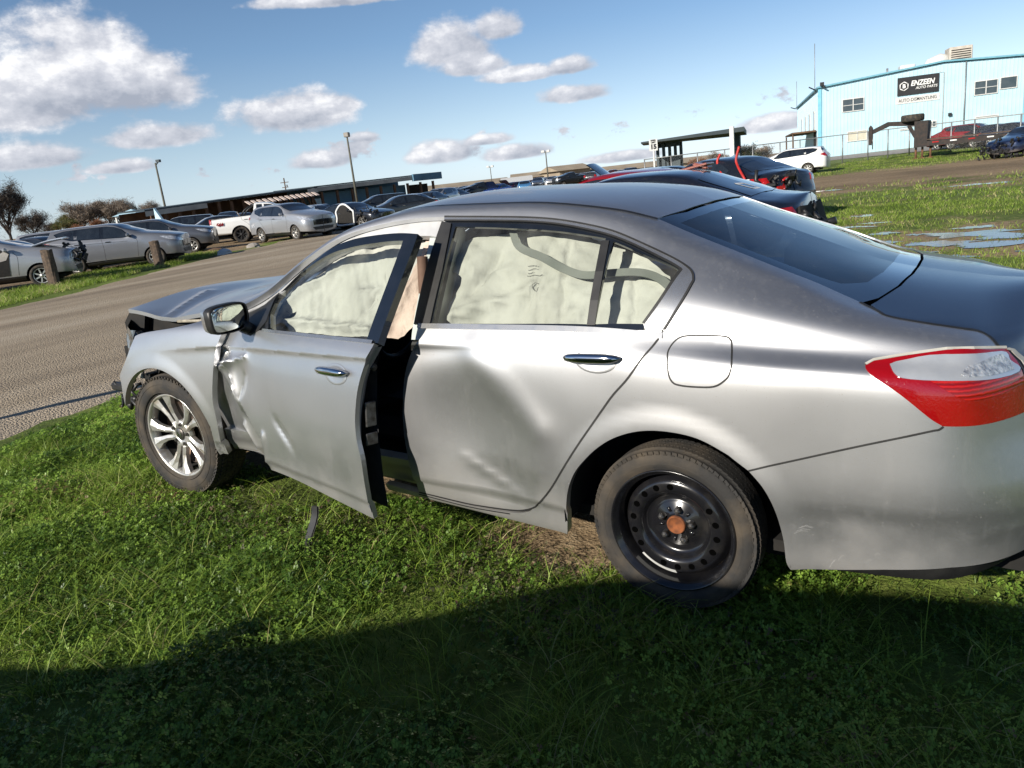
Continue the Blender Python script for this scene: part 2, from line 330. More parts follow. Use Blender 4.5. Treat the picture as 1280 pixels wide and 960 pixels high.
def glass_mat(name, tint, rough=.02, dust=.0, ior=1.5, gl=1.0):
    """thin pane: clear tinted pass-through with mirror reflection by angle and a film of dust"""
    m, nt, b, o = newmat(name); N = nt.nodes; L = nt.links; N.remove(b)
    tr = N.new('ShaderNodeBsdfTransparent'); tr.inputs[0].default_value = (*tint, 1)
    g = N.new('ShaderNodeBsdfGlossy'); g.inputs['Roughness'].default_value = rough; g.inputs[0].default_value = (gl, gl, gl, 1)
    fr = N.new('ShaderNodeFresnel'); fr.inputs[0].default_value = ior
    mx = N.new('ShaderNodeMixShader'); L.new(fr.outputs[0], mx.inputs[0]); L.new(tr.outputs[0], mx.inputs[1]); L.new(g.outputs[0], mx.inputs[2])
    last = mx.outputs[0]
    if dust:
        d = N.new('ShaderNodeBsdfDiffuse'); d.inputs[0].default_value = (.45, .45, .42, 1)
        tc = N.new('ShaderNodeTexCoord'); n = N.new('ShaderNodeTexNoise'); n.inputs['Scale'].default_value = 9; n.inputs['Detail'].default_value = 8; L.new(tc.outputs['Object'], n.inputs['Vector'])
        r = N.new('ShaderNodeMapRange'); r.inputs[1].default_value = .3; r.inputs[2].default_value = .8; r.inputs[4].default_value = dust; L.new(n.outputs['Fac'], r.inputs[0])
        m2 = N.new('ShaderNodeMixShader'); L.new(r.outputs[0], m2.inputs[0]); L.new(last, m2.inputs[1]); L.new(d.outputs[0], m2.inputs[2]); last = m2.outputs[0]
    L.new(last, o.inputs[0]); return m
def leaf_mat(name, dark, light, dry=(.22, .19, .07), trans=.35, rough=.5):
    m, nt, b, o = newmat(name); N = nt.nodes; L = nt.links
    at = N.new('ShaderNodeAttribute'); at.attribute_name = 'tint'
    rp = N.new('ShaderNodeValToRGB'); L.new(at.outputs['Fac'], rp.inputs[0]); e = rp.color_ramp.elements
    e[0].position = 0; e[0].color = (*dark, 1); e[1].position = .8; e[1].color = (*light, 1); x = e.new(.97); x.color = (*dry, 1)
    L.new(rp.outputs[0], b.inputs['Base Color']); setp(b, rough=rough, spec=.3)
    tl = N.new('ShaderNodeBsdfTranslucent'); L.new(rp.outputs[0], tl.inputs[0])
    mx = N.new('ShaderNodeMixShader'); mx.inputs[0].default_value = trans; L.new(b.outputs[0], mx.inputs[1]); L.new(tl.outputs[0], mx.inputs[2]); L.new(mx.outputs[0], o.inputs[0])
    return m
SILVER = car_paint('silver_paint', (.53, .535, .545), metal=.92, rough=.36, dirt=.36, coat=.45, coatr=.08)
LIDPAINT = car_paint('navy_lid_paint', (.045, .06, .095), metal=.7, rough=.30, dirt=.30, coat=.6, coatr=.08)
CHROME = mat_noise('chrome', (.72, .73, .75), (.6, .61, .63), 30, rough=.08, metal=1., roughv=.08)
DULLCHROME = mat_noise('dusty_chrome', (.52, .53, .54), (.40, .40, .40), 24, rough=.20, metal=.85, roughv=.14, lo=.4, hi=.75)
HOLE = mat_noise('unlit_hole', (.001, .001, .001), (.002, .002, .002), 4, rough=1., spec=0.)
BLACK = mat_noise('black_plastic', (.012, .012, .013), (.02, .02, .02), 20, rough=.45, bump=.1, bscale=300, bdist=.001)
GLOSSBLACK = mat_noise('gloss_black_trim', (.008, .01, .013), (.012, .014, .018), 10, rough=.12, coat=1.)
SEAL = mat_noise('black_rubber_seal', (.01, .01, .01), (.018, .018, .018), 20, rough=.6)
DARKCAV = mat_noise('dark_underbody', (.006, .006, .006), (.014, .012, .01), 12, rough=.9)
RUBBER = mat_noise('tyre_rubber', (.022, .021, .020), (.085, .066, .045), 7, rough=.85, bump=.3, bscale=90, bdist=.004, lo=.42, hi=.72)
STEEL = mat_noise('black_steel_wheel', (.010, .010, .012), (.03, .028, .026), 14, rough=.22, metal=.1, coat=.6, lo=.5, hi=.8)
ALLOY = mat_noise('dirty_alloy', (.62, .61, .58), (.30, .23, .14), 14, rough=.36, metal=.75, lo=.5, hi=.78)
DISCM = mat_noise('brake_disc_steel', (.12, .10, .09), (.20, .11, .06), 12, rough=.6, metal=.5, lo=.5, hi=.75)
RUST = mat_noise('rust', (.24, .075, .022), (.10, .032, .012), 45, rough=.9, bump=.5, bdist=.003)
NUT = mat_noise('dull_steel', (.22, .22, .22), (.10, .09, .08), 40, rough=.4, metal=.9)
BAG = mat_noise('airbag_cloth', (.60, .59, .55), (.47, .46, .42), 3, rough=.85, bump=.7, bscale=14, bdist=.012)
BAGPINK = mat_noise('airbag_cloth_warm', (.66, .53, .45), (.48, .36, .30), 7, rough=.9, bump=.9, bscale=26, bdist=.012)
INK = mat_noise('printed_ink', (.05, .05, .05), (.07, .07, .07), 30, rough=.8)
SEAT = mat_noise('charcoal_seat_cloth', (.02, .021, .024), (.03, .03, .033), 30, rough=.95, bump=.4, bscale=400, bdist=.001)
BROWN = mat_noise('brown_trim', (.13, .07, .05), (.20, .12, .09), 12, rough=.8)
LINER = mat_noise('roof_lining', (.38, .36, .33), (.32, .30, .28), 30, rough=.95)
WGLASS = glass_mat('door_glass', (.86, .895, .86), dust=.12)
BGLASS = glass_mat('rear_glass', (.30, .38, .42), dust=.03, ior=1.55)
MGLASS = glass_mat('windshield_glass', (.55, .68, .62), dust=.04)
RED = mat_noise('red_lens', (.21, .001, .002), (.27, .002, .004), 5, rough=.14, coat=1., bump=.5, bscale=120, bdist=.002)
CLEAR = mat_noise('clear_lens', (.50, .53, .57), (.66, .68, .70), 9, rough=.12, metal=.55, coat=1., bump=.15, bscale=40, bdist=.004)
FACET = mat_noise('faceted_reflector', (.88, .88, .86), (.35, .37, .40), 60, rough=.16, metal=.6, coat=1., bump=1., bscale=120, bdist=.006)
LAMPGREY = mat_noise('smashed_lamp', (.16, .17, .18), (.03, .03, .03), 30, rough=.15, metal=.3, coat=1., bump=.6, bscale=60, bdist=.006)
BGPANE = mat_noise('dark_car_glass', (.012, .016, .022), (.02, .026, .034), 4, rough=.04, coat=.6)
BGRED = mat_noise('tail_lamp_red', (.45, .01, .008), (.25, .006, .005), 12, rough=.2, coat=1.)
BGCLR = mat_noise('head_lamp_clear', (.7, .72, .75), (.35, .37, .4), 14, rough=.12, metal=.5, coat=1.)
WHITEP = mat_noise('white_print', (.75, .75, .73), (.68, .68, .66), 20, rough=.6)
def ribbed_red():
    m, nt, b, o = newmat('dark_red_ribbed_lens'); N = nt.nodes; L = nt.links; setp(b, rough=.16, coat=1.)
    tc = N.new('ShaderNodeTexCoord'); w = N.new('ShaderNodeTexWave'); w.bands_direction = 'Z'; w.inputs['Scale'].default_value = 26; w.inputs['Distortion'].default_value = 1.2; w.inputs['Detail'].default_value = 2; w.inputs['Detail Scale'].default_value = 3; L.new(tc.outputs['Object'], w.inputs['Vector'])
    r = N.new('ShaderNodeValToRGB'); L.new(w.outputs['Fac'], r.inputs[0]); r.color_ramp.elements[0].color = (.16, .002, .002, 1); r.color_ramp.elements[1].color = (.42, .008, .005, 1); L.new(r.outputs[0], b.inputs['Base Color'])
    bp = N.new('ShaderNodeBump'); bp.inputs['Distance'].default_value = .004; bp.inputs['Strength'].default_value = .6; L.new(w.outputs['Fac'], bp.inputs['Height']); L.new(bp.outputs[0], b.inputs['Normal']); return m
DARKRED = ribbed_red()
# ------------------------------------------------------------------ panels cut from a car body surface
def catmull(pts, n=4):
    P = np.array(pts, float)
    if len(P) < 3: return P
    Q = np.vstack([2*P[0]-P[1], P, 2*P[-1]-P[-2]]); out = []
    for i in range(1, len(Q)-2):
        p0, p1, p2, p3 = Q[i-1:i+3]
        for k in range(n):
            t = k/n; out.append(.5*((2*p1)+(-p0+p2)*t+(2*p0-5*p1+4*p2-p3)*t*t+(-p0+3*p1-3*p2+p3)*t**3))
    out.append(P[-1]); return np.array(out)
def chain(*parts):
    """join splined edge runs into one outline; an item (run, 'r') is reversed, 'l' keeps straight runs"""
    out = []
    for p in parts:
        fl = ''
        if isinstance(p, tuple) and isinstance(p[-1], str): p, fl = p
        q = np.array(p, float) if 'l' in fl else catmull(p)
        if 'r' in fl: q = q[::-1]
        for v in q:
            if not out or np.hypot(*(out[-1]-v)) > 2e-3: out.append(v)
    if np.hypot(*(out[0]-out[-1])) < 2e-3: out.pop()
    return np.array(out)
def inpoly(pt, poly):
    x, y = pt[:, 0], pt[:, 1]; c = np.zeros(len(pt), bool); n = len(poly)
    for i in range(n):
        x1, y1 = poly[i]; x2, y2 = poly[i-1]
        if y1 == y2: continue
        c ^= ((y1 > y) != (y2 > y)) & (x < (x2-x1)*(y-y1)/(y2-y1)+x1)
    return c
US = .12
def triangulate(poly, step, holes=(), lines=()):
    sc_ = np.array([1, US]); loops = [np.array(p)*sc_ for p in (poly, *holes)]; V = []; E = []
    for lp in loops:
        b = len(V); m = 0
        for i in range(len(lp)):
            a, c = lp[i], lp[(i+1) % len(lp)]; k = max(1, int(math.ceil(np.hypot(*(c-a))/step)))
            for j in range(k): V.append(a+(c-a)*j/k); m += 1
        E += [(b+i, b+(i+1) % m) for i in range(m)]
    nv0 = len(V)
    for ln in lines:                                  # feature lines the mesh must follow
        q = np.array(ln)*sc_; q = np.vstack([a+(b-a)*t for a, b in zip(q[:-1], q[1:]) for t in np.linspace(0, 1, max(1, int(np.hypot(*(b-a))/(step*.8))), endpoint=False)][:])
        ok = inpoly(q, loops[0])
        for h in loops[1:]: ok &= ~inpoly(q, h)
        B = np.array(V[:nv0]); ok &= np.array([((B-p)**2).sum(1).min() > (step*.35)**2 for p in q])
        last = None
        for p, k in zip(q, ok):
            if k:
                V.append(p)
                if last is not None: E.append((last, len(V)-1))
                last = len(V)-1
            else: last = None
    nb = len(V); lo = loops[0].min(0); hi = loops[0].max(0)
    gx, gy = np.meshgrid(np.arange(lo[0]+step*.5, hi[0], step), np.arange(lo[1]+step*.5, hi[1], step), indexing='ij')
    gx = gx + (np.arange(gx.shape[1]) % 2)*step*.5
    g = np.c_[gx.ravel(), gy.ravel()]; ok = inpoly(g, loops[0])
    for h in loops[1:]: ok &= ~inpoly(g, h)
    g = g[ok]
    if len(g):
        B = np.array(V); d = np.full(len(g), 9.)
        for k in range(0, len(B), 200): d = np.minimum(d, ((g[:, None]-B[None, k:k+200])**2).sum(-1).min(1))
        g = g[d > (step*.5)**2]
    pts = [Vector(p) for p in V]+[Vector(p) for p in g]
    r = delaunay_2d_cdt(pts, E, [], 0, 1e-6)
    vv = np.array([tuple(p) for p in r[0]]); ff = np.array([f for f in r[2] if len(f) == 3])
    c = vv[ff].mean(1); ok = inpoly(c, loops[0])
    for h in loops[1:]: ok &= ~inpoly(c, h)
    ff = ff[ok]
    a = vv[ff]; ar = (a[:, 1, 0]-a[:, 0, 0])*(a[:, 2, 1]-a[:, 0, 1])-(a[:, 1, 1]-a[:, 0, 1])*(a[:, 2, 0]-a[:, 0, 0])
    ff[ar < 0] = ff[ar < 0][:, ::-1]
    return vv/sc_, ff
def panel_mesh(name, S, poly, mat, step=.03, off=0., disp=None, flange=.02, mirror=False, xf=None, holes=(), lines=()):
    st, F = triangulate(poly, step, holes, lines); s, u = st[:, 0], st[:, 1]
    P = S.pt(s, u, off, disp); Nn = S.nrm(s, u, disp)
    # boundary flange folded inwards
    ed = {}
    for f in F:
        for i in range(3):
            a, b = f[i], f[(i+1) % 3]
            if (b, a) in ed: del ed[(b, a)]
            else: ed[(a, b)] = 1
    V = P; NV = Nn; faces = F.tolist()
    if flange:
        E = np.array(list(ed.keys())); e = P[E[:, 1]]-P[E[:, 0]]; nn = (Nn[E[:, 0]]+Nn[E[:, 1]])/2
        o = np.cross(e, nn); o /= np.maximum(np.linalg.norm(o, axis=1, keepdims=True), 1e-9)
        b = len(V); k = len(E)
        V = np.vstack([V, P[E[:, 0]], P[E[:, 1]], P[E[:, 1]]-Nn[E[:, 1]]*flange, P[E[:, 0]]-Nn[E[:, 0]]*flange])
        NV = np.vstack([NV, o, o, o, o])
        faces += [[b+i+k, b+i, b+i+3*k, b+i+2*k] for i in range(k)]
    if mirror:
        n = len(V); m = np.array([1, -1, 1]); V = np.vstack([V, V*m]); NV = np.vstack([NV, NV*m]); faces += [[i+n for i in f[::-1]] for f in faces]
    if xf is not None:
        R3 = np.array(xf.to_3x3()); V = V@R3.T+np.array(xf.to_translation()); NV = NV@R3.T
    me = bpy.data.meshes.new(name); me.from_pydata(V.tolist(), [], faces); me.polygons.foreach_set('use_smooth', [True]*len(me.polygons))
    if mat: me.materials.append(mat)
    me.update(); me.normals_split_custom_set_from_vertices([tuple(x) for x in NV])
    return me
def panel(name, S, poly, mat, parent=None, **k):
    o = bpy.data.objects.new(name, panel_mesh(name, S, poly, mat, **k)); COL.objects.link(o)
    if parent: o.parent = parent
    return o
def strip(S, pts, w, off, h=.004, xf=None, disp=None):
    """thin band along a run of (s, u) points lying on the surface"""
    pts = np.array(pts); P = S.pt(pts[:, 0], pts[:, 1], off, disp); Nn = S.nrm(pts[:, 0], pts[:, 1], disp); t = np.gradient(P, axis=0); t /= np.linalg.norm(t, axis=1, keepdims=True)
    b = np.cross(Nn, t); G = np.stack([P-b*w/2-Nn*h, P-b*w/2, P+b*w/2, P+b*w/2-Nn*h], 1)
    if xf is not None: G = G@np.array(xf.to_3x3()).T+np.array(xf.to_translation())
    return MB().sheet(G, smooth=False, flip=True)
# outlines on the silver sedan's body surface, as (s, u) runs
TR = {
 'door_top': [(-0.977, 6.93), (-0.692, 6.95), (-0.452, 6.97), (-0.236, 7.02), (-0.021, 7.15)],
 'door_rear': [(-0.021, 7.15), (-0.102, 5.45), (-0.187, 4.65), (-0.3, 3.71), (-0.433, 2.58), (-0.518, 2.01)],
 'door_corner': [(-0.518, 2.01), (-0.543, 1.88), (-0.583, 1.76), (-0.64, 1.66), (-0.783, 1.54), (-0.888, 1.48), (-1.114, 1.47)],
 'door_front': [(-1.114, 1.47), (-1.122, 2.67), (-1.116, 3.58), (-1.088, 4.54), (-1.045, 5.57), (-0.977, 6.93)],
 'chrome_out': [(-1.026, 9.12), (-0.872, 9.06), (-0.658, 8.99), (-0.46, 9.02), (-0.302, 9.01), (-0.185, 8.93), (-0.055, 8.83), (0.01, 8.71), (0.035, 8.58), (0.045, 8.41)],
 'chrome_down': [(0.045, 8.41), (0.028, 7.96), (-0.019, 7.18)],
 'chrome_in': [(-1.022, 8.99), (-0.867, 8.94), (-0.655, 8.88), (-0.455, 8.9), (-0.299, 8.88), (-0.18, 8.81), (-0.053, 8.69), (-0.004, 8.6)],
 'tri_in': [(-0.004, 8.6), (-0.04, 7.92), (-0.09, 7.27)],
 'glass_top': [(-0.964, 8.82), (-0.797, 8.76), (-0.644, 8.71), (-0.448, 8.75), (-0.297, 8.79)],
 'glass_bot': [(-0.958, 7.07), (-0.625, 7.09), (-0.293, 7.14)],
 'qglass_top': [(-0.265, 8.76), (-0.147, 8.68), (-0.058, 8.66), (-0.015, 8.6), (-0.003, 8.5)],
 'qglass_bot': [(-0.266, 7.15), (-0.09, 7.27)],
 'bapp': [(-1.025, 8.98), (-0.968, 8.83), (-0.962, 7.07), (-1.043, 7.07)],
 'tri_glass': [(-0.003, 8.5), (-0.04, 7.92), (-0.09, 7.27)],
 'arch_r': [(-0.403, 1.46), (-0.385, 2.19), (-0.366, 2.6), (-0.333, 2.98), (-0.292, 3.28), (-0.24, 3.59), (-0.179, 3.85), (-0.105, 4.04), (-0.028, 4.13), (0.059, 4.13), (0.131, 4.05), (0.205, 3.85), (0.232, 3.74), (0.276, 3.55)],
 'arch_r2': [(0.276, 3.55), (0.316, 3.26), (0.345, 2.94), (0.366, 2.58), (0.38, 2.16), (0.387, 1.64), (0.399, 1.35)],
 'bump_cut': [(0.276, 3.55), (0.444, 3.94), (0.654, 4.44), (0.751, 4.68), (0.771, 4.72), (0.783, 4.79)],
 'bump_bot': [(0.399, 1.35), (0.659, 1.68), (0.826, 1.82), (0.904, 1.86), (0.956, 2.08)],
 'tail_l': [(0.78, 4.8), (0.744, 4.97), (0.675, 5.45), (0.603, 5.97), (0.582, 6.3), (0.578, 6.54)],
 'tail_t': [(0.578, 6.54), (0.596, 6.86), (0.68, 7.3), (0.771, 7.68), (0.871, 7.79), (1.048, 7.6)],
 'tail_r': [(1.048, 7.6), (1.095, 6.73), (1.116, 5.92), (1.131, 4.87)],
 'tail_b': [(1.131, 4.79), (1.02, 4.79), (0.894, 4.79), (0.78, 4.8)],
 'clear': [(0.638, 6.68), (0.666, 6.97), (0.768, 7.45), (1.013, 7.51), (1.056, 6.87), (1.091, 6.08), (0.853, 6.09), (0.695, 6.0), (0.656, 6.15)],
 'lid': [(0.525, 9.94), (0.576, 9.7), (0.612, 9.33), (0.696, 9.23), (0.809, 9.12), (0.887, 9.02), (0.961, 8.49), (1.019, 7.66)],
 'blight': [(-0.163, 10.1), (0.116, 10.06), (0.279, 10.02), (0.402, 10.07), (0.489, 10.01), (0.525, 9.94)],
 'blight_b': [(0.536, 9.98), (0.584, 10.49), (0.604, 10.73)],
 'roof_rear': [(-0.163, 10.1), (-0.134, 10.8), (-0.121, 11.61)],
 'ditch': [(-0.582, 9.71), (-0.401, 9.86), (-0.231, 9.99), (-0.162, 10.06)],
 'fuel': [(0.013, 5.94), (0.009, 6.43), (0.021, 6.84), (0.048, 7.06), (0.113, 7.16), (0.175, 7.22), (0.193, 7.15), (0.2, 6.96), (0.214, 6.02), (0.212, 5.62), (0.2, 5.4), (0.167, 5.19), (0.106, 5.14), (0.056, 5.15), (0.033, 5.22), (0.02, 5.45)],
 'rhandle': [(-0.373, 5.76), (-0.253, 6.07), (-0.133, 5.91), (-0.251, 5.64), (-0.249, 5.88)],
 'sill_top': [(-1.115, 1.45), (-0.892, 1.38), (-0.643, 1.57), (-0.565, 1.74)],
 'fend_rear': [(-2.211, 6.15), (-2.237, 5.67), (-2.27, 5.08), (-2.292, 4.5), (-2.312, 4.06), (-2.342, 3.38), (-2.346, 2.89), (-2.36, 2.2), (-2.379, 1.45), (-2.401, 1.0)],
 'fend_top': [(-2.394, 7.76), (-2.469, 7.25), (-2.633, 6.84), (-2.854, 6.62), (-2.933, 6.5), (-2.971, 6.36)],
 'fend_front': [(-2.971, 6.36), (-2.991, 5.66), (-3.036, 4.74), (-3.132, 3.87)],
 'fend_low': [(-2.401, 1.0), (-2.281, 1.0), (-2.161, 1.0)],
 'fd_top': [(-2.318, 6.05), (-2.069, 6.82), (-1.843, 6.95), (-1.478, 6.85), (-1.028, 6.75)],
 'fd_rear': [(-1.028, 6.75), (-1.089, 5.24), (-1.114, 4.58), (-1.128, 3.98), (-1.121, 3.52), (-1.102, 3.07), (-1.105, 2.32), (-1.103, 1.43)],
 'fd_bot': [(-1.103, 1.43), (-1.358, 1.46), (-1.654, 1.61), (-1.881, 1.59), (-2.046, 1.48)],
 'fd_front': [(-2.046, 1.48), (-2.242, 1.22), (-2.425, 1.0), (-2.378, 2.33), (-2.376, 3.22), (-2.379, 3.99), (-2.364, 4.66), (-2.334, 5.4), (-2.318, 6.05)],
 'fg_top': [(-2.041, 9.25), (-1.921, 9.25), (-1.805, 9.41), (-1.65, 9.18), (-1.514, 9.04), (-1.345, 8.92), (-1.137, 8.83)],
 'fg_rear': [(-1.137, 8.83), (-1.113, 7.89), (-1.097, 6.93)],
 'fg_bot': [(-1.097, 6.93), (-1.437, 6.97), (-1.837, 7.08)],
 'fg_front': [(-1.837, 7.08), (-1.918, 7.64), (-2.041, 9.25)],
 'ff_out': [(-2.214, 8.73), (-2.041, 9.25), (-1.891, 9.38), (-1.741, 9.5), (-1.612, 9.78), (-1.424, 9.29), (-1.294, 9.12), (-1.072, 8.99)],
 'ff_rear': [(-1.072, 8.99), (-1.04, 7.94), (-1.018, 6.81)],
 'fhandle': [(-1.413, 5.13), (-1.275, 5.4), (-1.143, 5.19), (-1.274, 4.95), (-1.28, 5.14)],
 'mirror_base': [(-2.096, 7.57), (-1.957, 6.46), (-1.906, 7.26)],
}
# ------------------------------------------------------------------ wheels
def tyre_mb(R=.334, r=.225, w=.215, n=56):
    h = w/2
    pr = [(r-.004, -h*.72), (r+.004, -h*.80), (r+.02, -h*.93), (r+(R-r)*.45, -h*1.0), (r+(R-r)*.78, -h*.95), (R-.012, -h*.84), (R-.003, -h*.72), (R, -h*.4), (R, h*.4), (R-.003, h*.72), (R-.012, h*.84), (r+(R-r)*.45, h), (r-.004, h*.72)]
    return MB().lathe(pr, n)
def tread_mb(R=.334, w=.215):
    m = MB(); n = 84
    for j, (yy, ww) in enumerate(((-.084, .026), (-.051, .031), (-.0165, .031), (.0165, .031), (.051, .031), (.084, .026))):
        for k in range(n):
            a = 2*math.pi*(k+.35*(j % 2))/n; rr = R if abs(yy) < .08 else R-.008
            M = RY(-a) @ T(rr-.001, yy*w/.215, 0) @ RX((.25 if j % 2 else -.25))
            m.box((0, 0, 0), (.011, ww*w/.215, .0205), M, bev=.0)
    return m
def side_lugs_mb(R=.334, w=.215, lug=1.):
    m = MB(); n = 66; h = w/2
    for k in range(n):
        a = 2*math.pi*k/n
        m.box((0, 0, 0), (.016*lug, .005*lug, .013), RY(-a) @ T(R-.019, -h*.885, 0) @ RZ(-.35))
    for rr in (.245, R-.045): m.lathe([(rr, -h*.975), (rr+.0015, -h*1.01), (rr+.003, -h*.975)], 48)
    return m
def steel_rim(parent):
    m = MB()
    m.lathe([(.2225, -.080), (.2235, -.088), (.221, -.0925), (.216, -.090), (.213, -.083), (.205, -.078), (.2, -.066), (.196, -.045), (.194, -.02), (.192, .09)], 64)
    m.lathe([(.193, -.018), (.187, -.026), (.180, -.040), (.170, -.053), (.158, -.058), (.140, -.058), (.129, -.054), (.121, -.044), (.115, -.028), (.108, -.020), (.098, -.017), (.085, -.020), (.080, -.026), (.040, -.026), (.036, -.032), (.034, -.034)], 64)
    rim = m.build('rim', STEEL, parent)
    hm = MB().disc(.0115, 0, 16).mesh('vent_hole', HOLE)
    for k in range(18):
        if k in (3, 4, 12): continue
        a = math.radians(k*20-6); o = link('vent_hole', hm, rim); o.matrix_local = T(.150*math.cos(a), -.0592, .150*math.sin(a))
    nm = MB().lathe([(.0135, 0), (.0135, -.012), (.011, -.022), (.007, -.026), (0, -.027)], 6, smooth=False).mesh('lug_nut', NUT)
    wm = MB()
    for k in range(5):
        a = math.radians(90+k*72-8); o = link('lug_nut', nm, rim); o.matrix_local = T(.057*math.cos(a), -.0255, .057*math.sin(a))
        a += .63; wm.tube([(.05*math.cos(a), -.026, .05*math.sin(a)), (.066*math.cos(a), -.026, .066*math.sin(a))], .006, 6)
    wm.build('disc_rib', STEEL, rim)['kind'] = 'stuff'
    MB().lathe([(.034, -.026), (.033, -.040), (.030, -.043), (.027, -.038), (.0, -.035)], 28).build('rusty_hub_cap', RUST, rim)
    g = []
    for k in range(9):
        a = math.radians(-134+k*5.6); g.append([(r_*math.cos(a), y_, r_*math.sin(a)) for r_, y_ in ((.163, -.0605), (.183, -.0445))])
    MB().sheet(g, flip=True).build('sticker', WHITEP, rim)
    return rim
def alloy_rim(parent, R=.232, det=True):
    m = MB()
    m.lathe([(R+.001, -.078), (R+.002, -.087), (R-.002, -.091), (R-.008, -.088), (R-.014, -.078), (R-.02, -.06), (R-.026, .09)], 56)
    rim = m.build('rim', ALLOY, parent)
    sp = MB()
    for k in range(5):
        for sg in (-1, 1):
            a0 = math.radians(113+72*k)
            def at(r, da, y): a = a0+da; return (r*math.cos(a), y, r*math.sin(a))
            prof = [(.042, .30*sg, .34*sg, -.058), (.075, .10*sg, .46*sg, -.060), (.12, .075*sg, .31*sg, -.066), (.17, .10*sg, .325*sg, -.074), (R-.012, .10*sg, .42*sg, -.082)]
            vs = []; fs = []
            for r, d0, d1, y in prof:
                dm = (d0+d1)/2
                vs += [at(r, d0, y+.028), at(r, d0, y+.004), at(r, dm, y-.004), at(r, d1, y+.004), at(r, d1, y+.028)]
            for i in range(len(prof)-1):
                for j in range(4):
                    q = (i*5+j, i*5+j+1, i*5+j+6, i*5+j+5); fs.append(q if sg < 0 else q[::-1])
            sp.add(vs, fs, False)
    sp.build('spoke', ALLOY, rim)
    MB().lathe([(.080, -.030), (.078, -.054), (.066, -.058), (.036, -.060), (.035, -.052), (.0, -.052)], 40).build('hub', ALLOY, rim)
    MB().lathe([(.034, -.052), (.034, -.062), (.030, -.066), (.0, -.067)], 32).build('centre_cap', NUT, rim)
    e = MB()   # letter emblem
    for sx in (-1, 1): e.prism([(sx*.010, -.013), (sx*.015, -.013), (sx*.0165, .013), (sx*.0115, .013)][::(1 if sx < 0 else -1)], -.0665, -.0695)
    e.box((0, -.068, 0), (.02, .003, .005)); e.build('emblem', CHROME, rim)
    nm = MB().lathe([(.011, 0), (.011, -.008), (.008, -.015), (0, -.016)], 6, smooth=False).mesh('lug_nut', NUT)
    for k in range(5):
        a = math.radians(113+36+72*k); o = link('lug_nut', nm, rim); o.matrix_local = T(.057*math.cos(a), -.056, .057*math.sin(a))
    MB().lathe([(.19, .0), (.19, .012), (.05, .012)], 40).build('brake_disc', DISCM, rim)
    MB().lathe([(.205, -.04), (.2, .05), (.0, .05)], 40).build('barrel', DARKCAV, rim)
    return rim
def hero_wheel(parent, loc, kind, steer=0.):
    w = empty('wheel', loc, steer, parent=parent)
    if kind == 'steel': w['label'] = 'black steel wheel with rusty hub cap'
    else: w['label'] = 'muddy alloy wheel with paired spokes'
    if kind == 'steel':
        M_ = T(0, -.024, 0); t_ = tyre_mb(.293, .214, .142).build('tyre', RUBBER, w, M_); o1 = tread_mb(.293, .142).build('tread', RUBBER, w, M_); o2 = side_lugs_mb(.293, .142, .8).build('shoulder_lugs', RUBBER, w, M_)
    else: tyre_mb().build('tyre', RUBBER, w); o1 = tread_mb().build('tread', RUBBER, w); o2 = side_lugs_mb().build('shoulder_lugs', RUBBER, w)
    o1['kind'] = 'stuff'; o2['kind'] = 'stuff'
    (steel_rim if kind == 'steel' else alloy_rim)(w)
    return w
# ------------------------------------------------------------------ the crashed silver sedan
def ss(a, b, x): t = np.clip((x-a)/(b-a), 0, 1); return t*t*(3-2*t)
def seg(x, z, a, b):
    """distance to the segment a-b and position along it"""
    ax, az = a; bx, bz = b; L2 = (bx-ax)**2+(bz-az)**2
    t = np.clip(((x-ax)*(bx-ax)+(z-az)*(bz-az))/L2, 0, 1); return np.hypot(x-ax-t*(bx-ax), z-az-t*(bz-az)), t
def wave(x, z, f, ph): return np.sin(x*f+ph+1.7*np.sin(z*f*.7+ph*2))*np.sin(z*f*1.1-ph+1.3*np.sin(x*f*.6+ph))
def common_disp(P, s, u):
    x, z = P[..., 0], P[..., 2]
    d = crease(P, s, u)
    for cx in (0., -2.776):                                  # rolled wheel arch lips
        r = np.hypot(x-cx, z-.334); d = d+.006*(1-ss(.385, .47, r))*(z < .8)
    zc = np.interp(x, [.35, .9], [.505, .545]); t = np.clip(zc-z, 0, 1)    # bumper crease
    d = d-.0035*ss(.36, .46, x)*(1-np.exp(-t/.014))*np.exp(-t/.16)*(x > .3)
    t = np.clip(.352-z, 0, 1)*((x < -.35) & (x > -2.4)); d = d-.012*(1-np.exp(-t/.008))   # tuck under the doors
    return d
def rdoor_disp(P, s, u):
    x, z = P[..., 0], P[..., 2]; d = common_disp(P, s, u)
    r = np.hypot((x+.80)/.36, (z-.60)/.33); d = d-.036*np.clip(1-r*r, 0, 1)**2
    r = np.hypot((x+.66)/.30, (z-.40)/.12); d = d-.010*np.clip(1-r*r, 0, 1)**2
    e, t = seg(x, z, (-.74, .90), (-.47, .66)); d = d+.007*np.exp(-(e/.06)**2)
    e, t = seg(x, z, (-.88, .50), (-.56, .36)); d = d+.006*np.exp(-(e/.022)**2)*np.sin(math.pi*t)
    return d+.0012*wave(x, z, 9, .5)
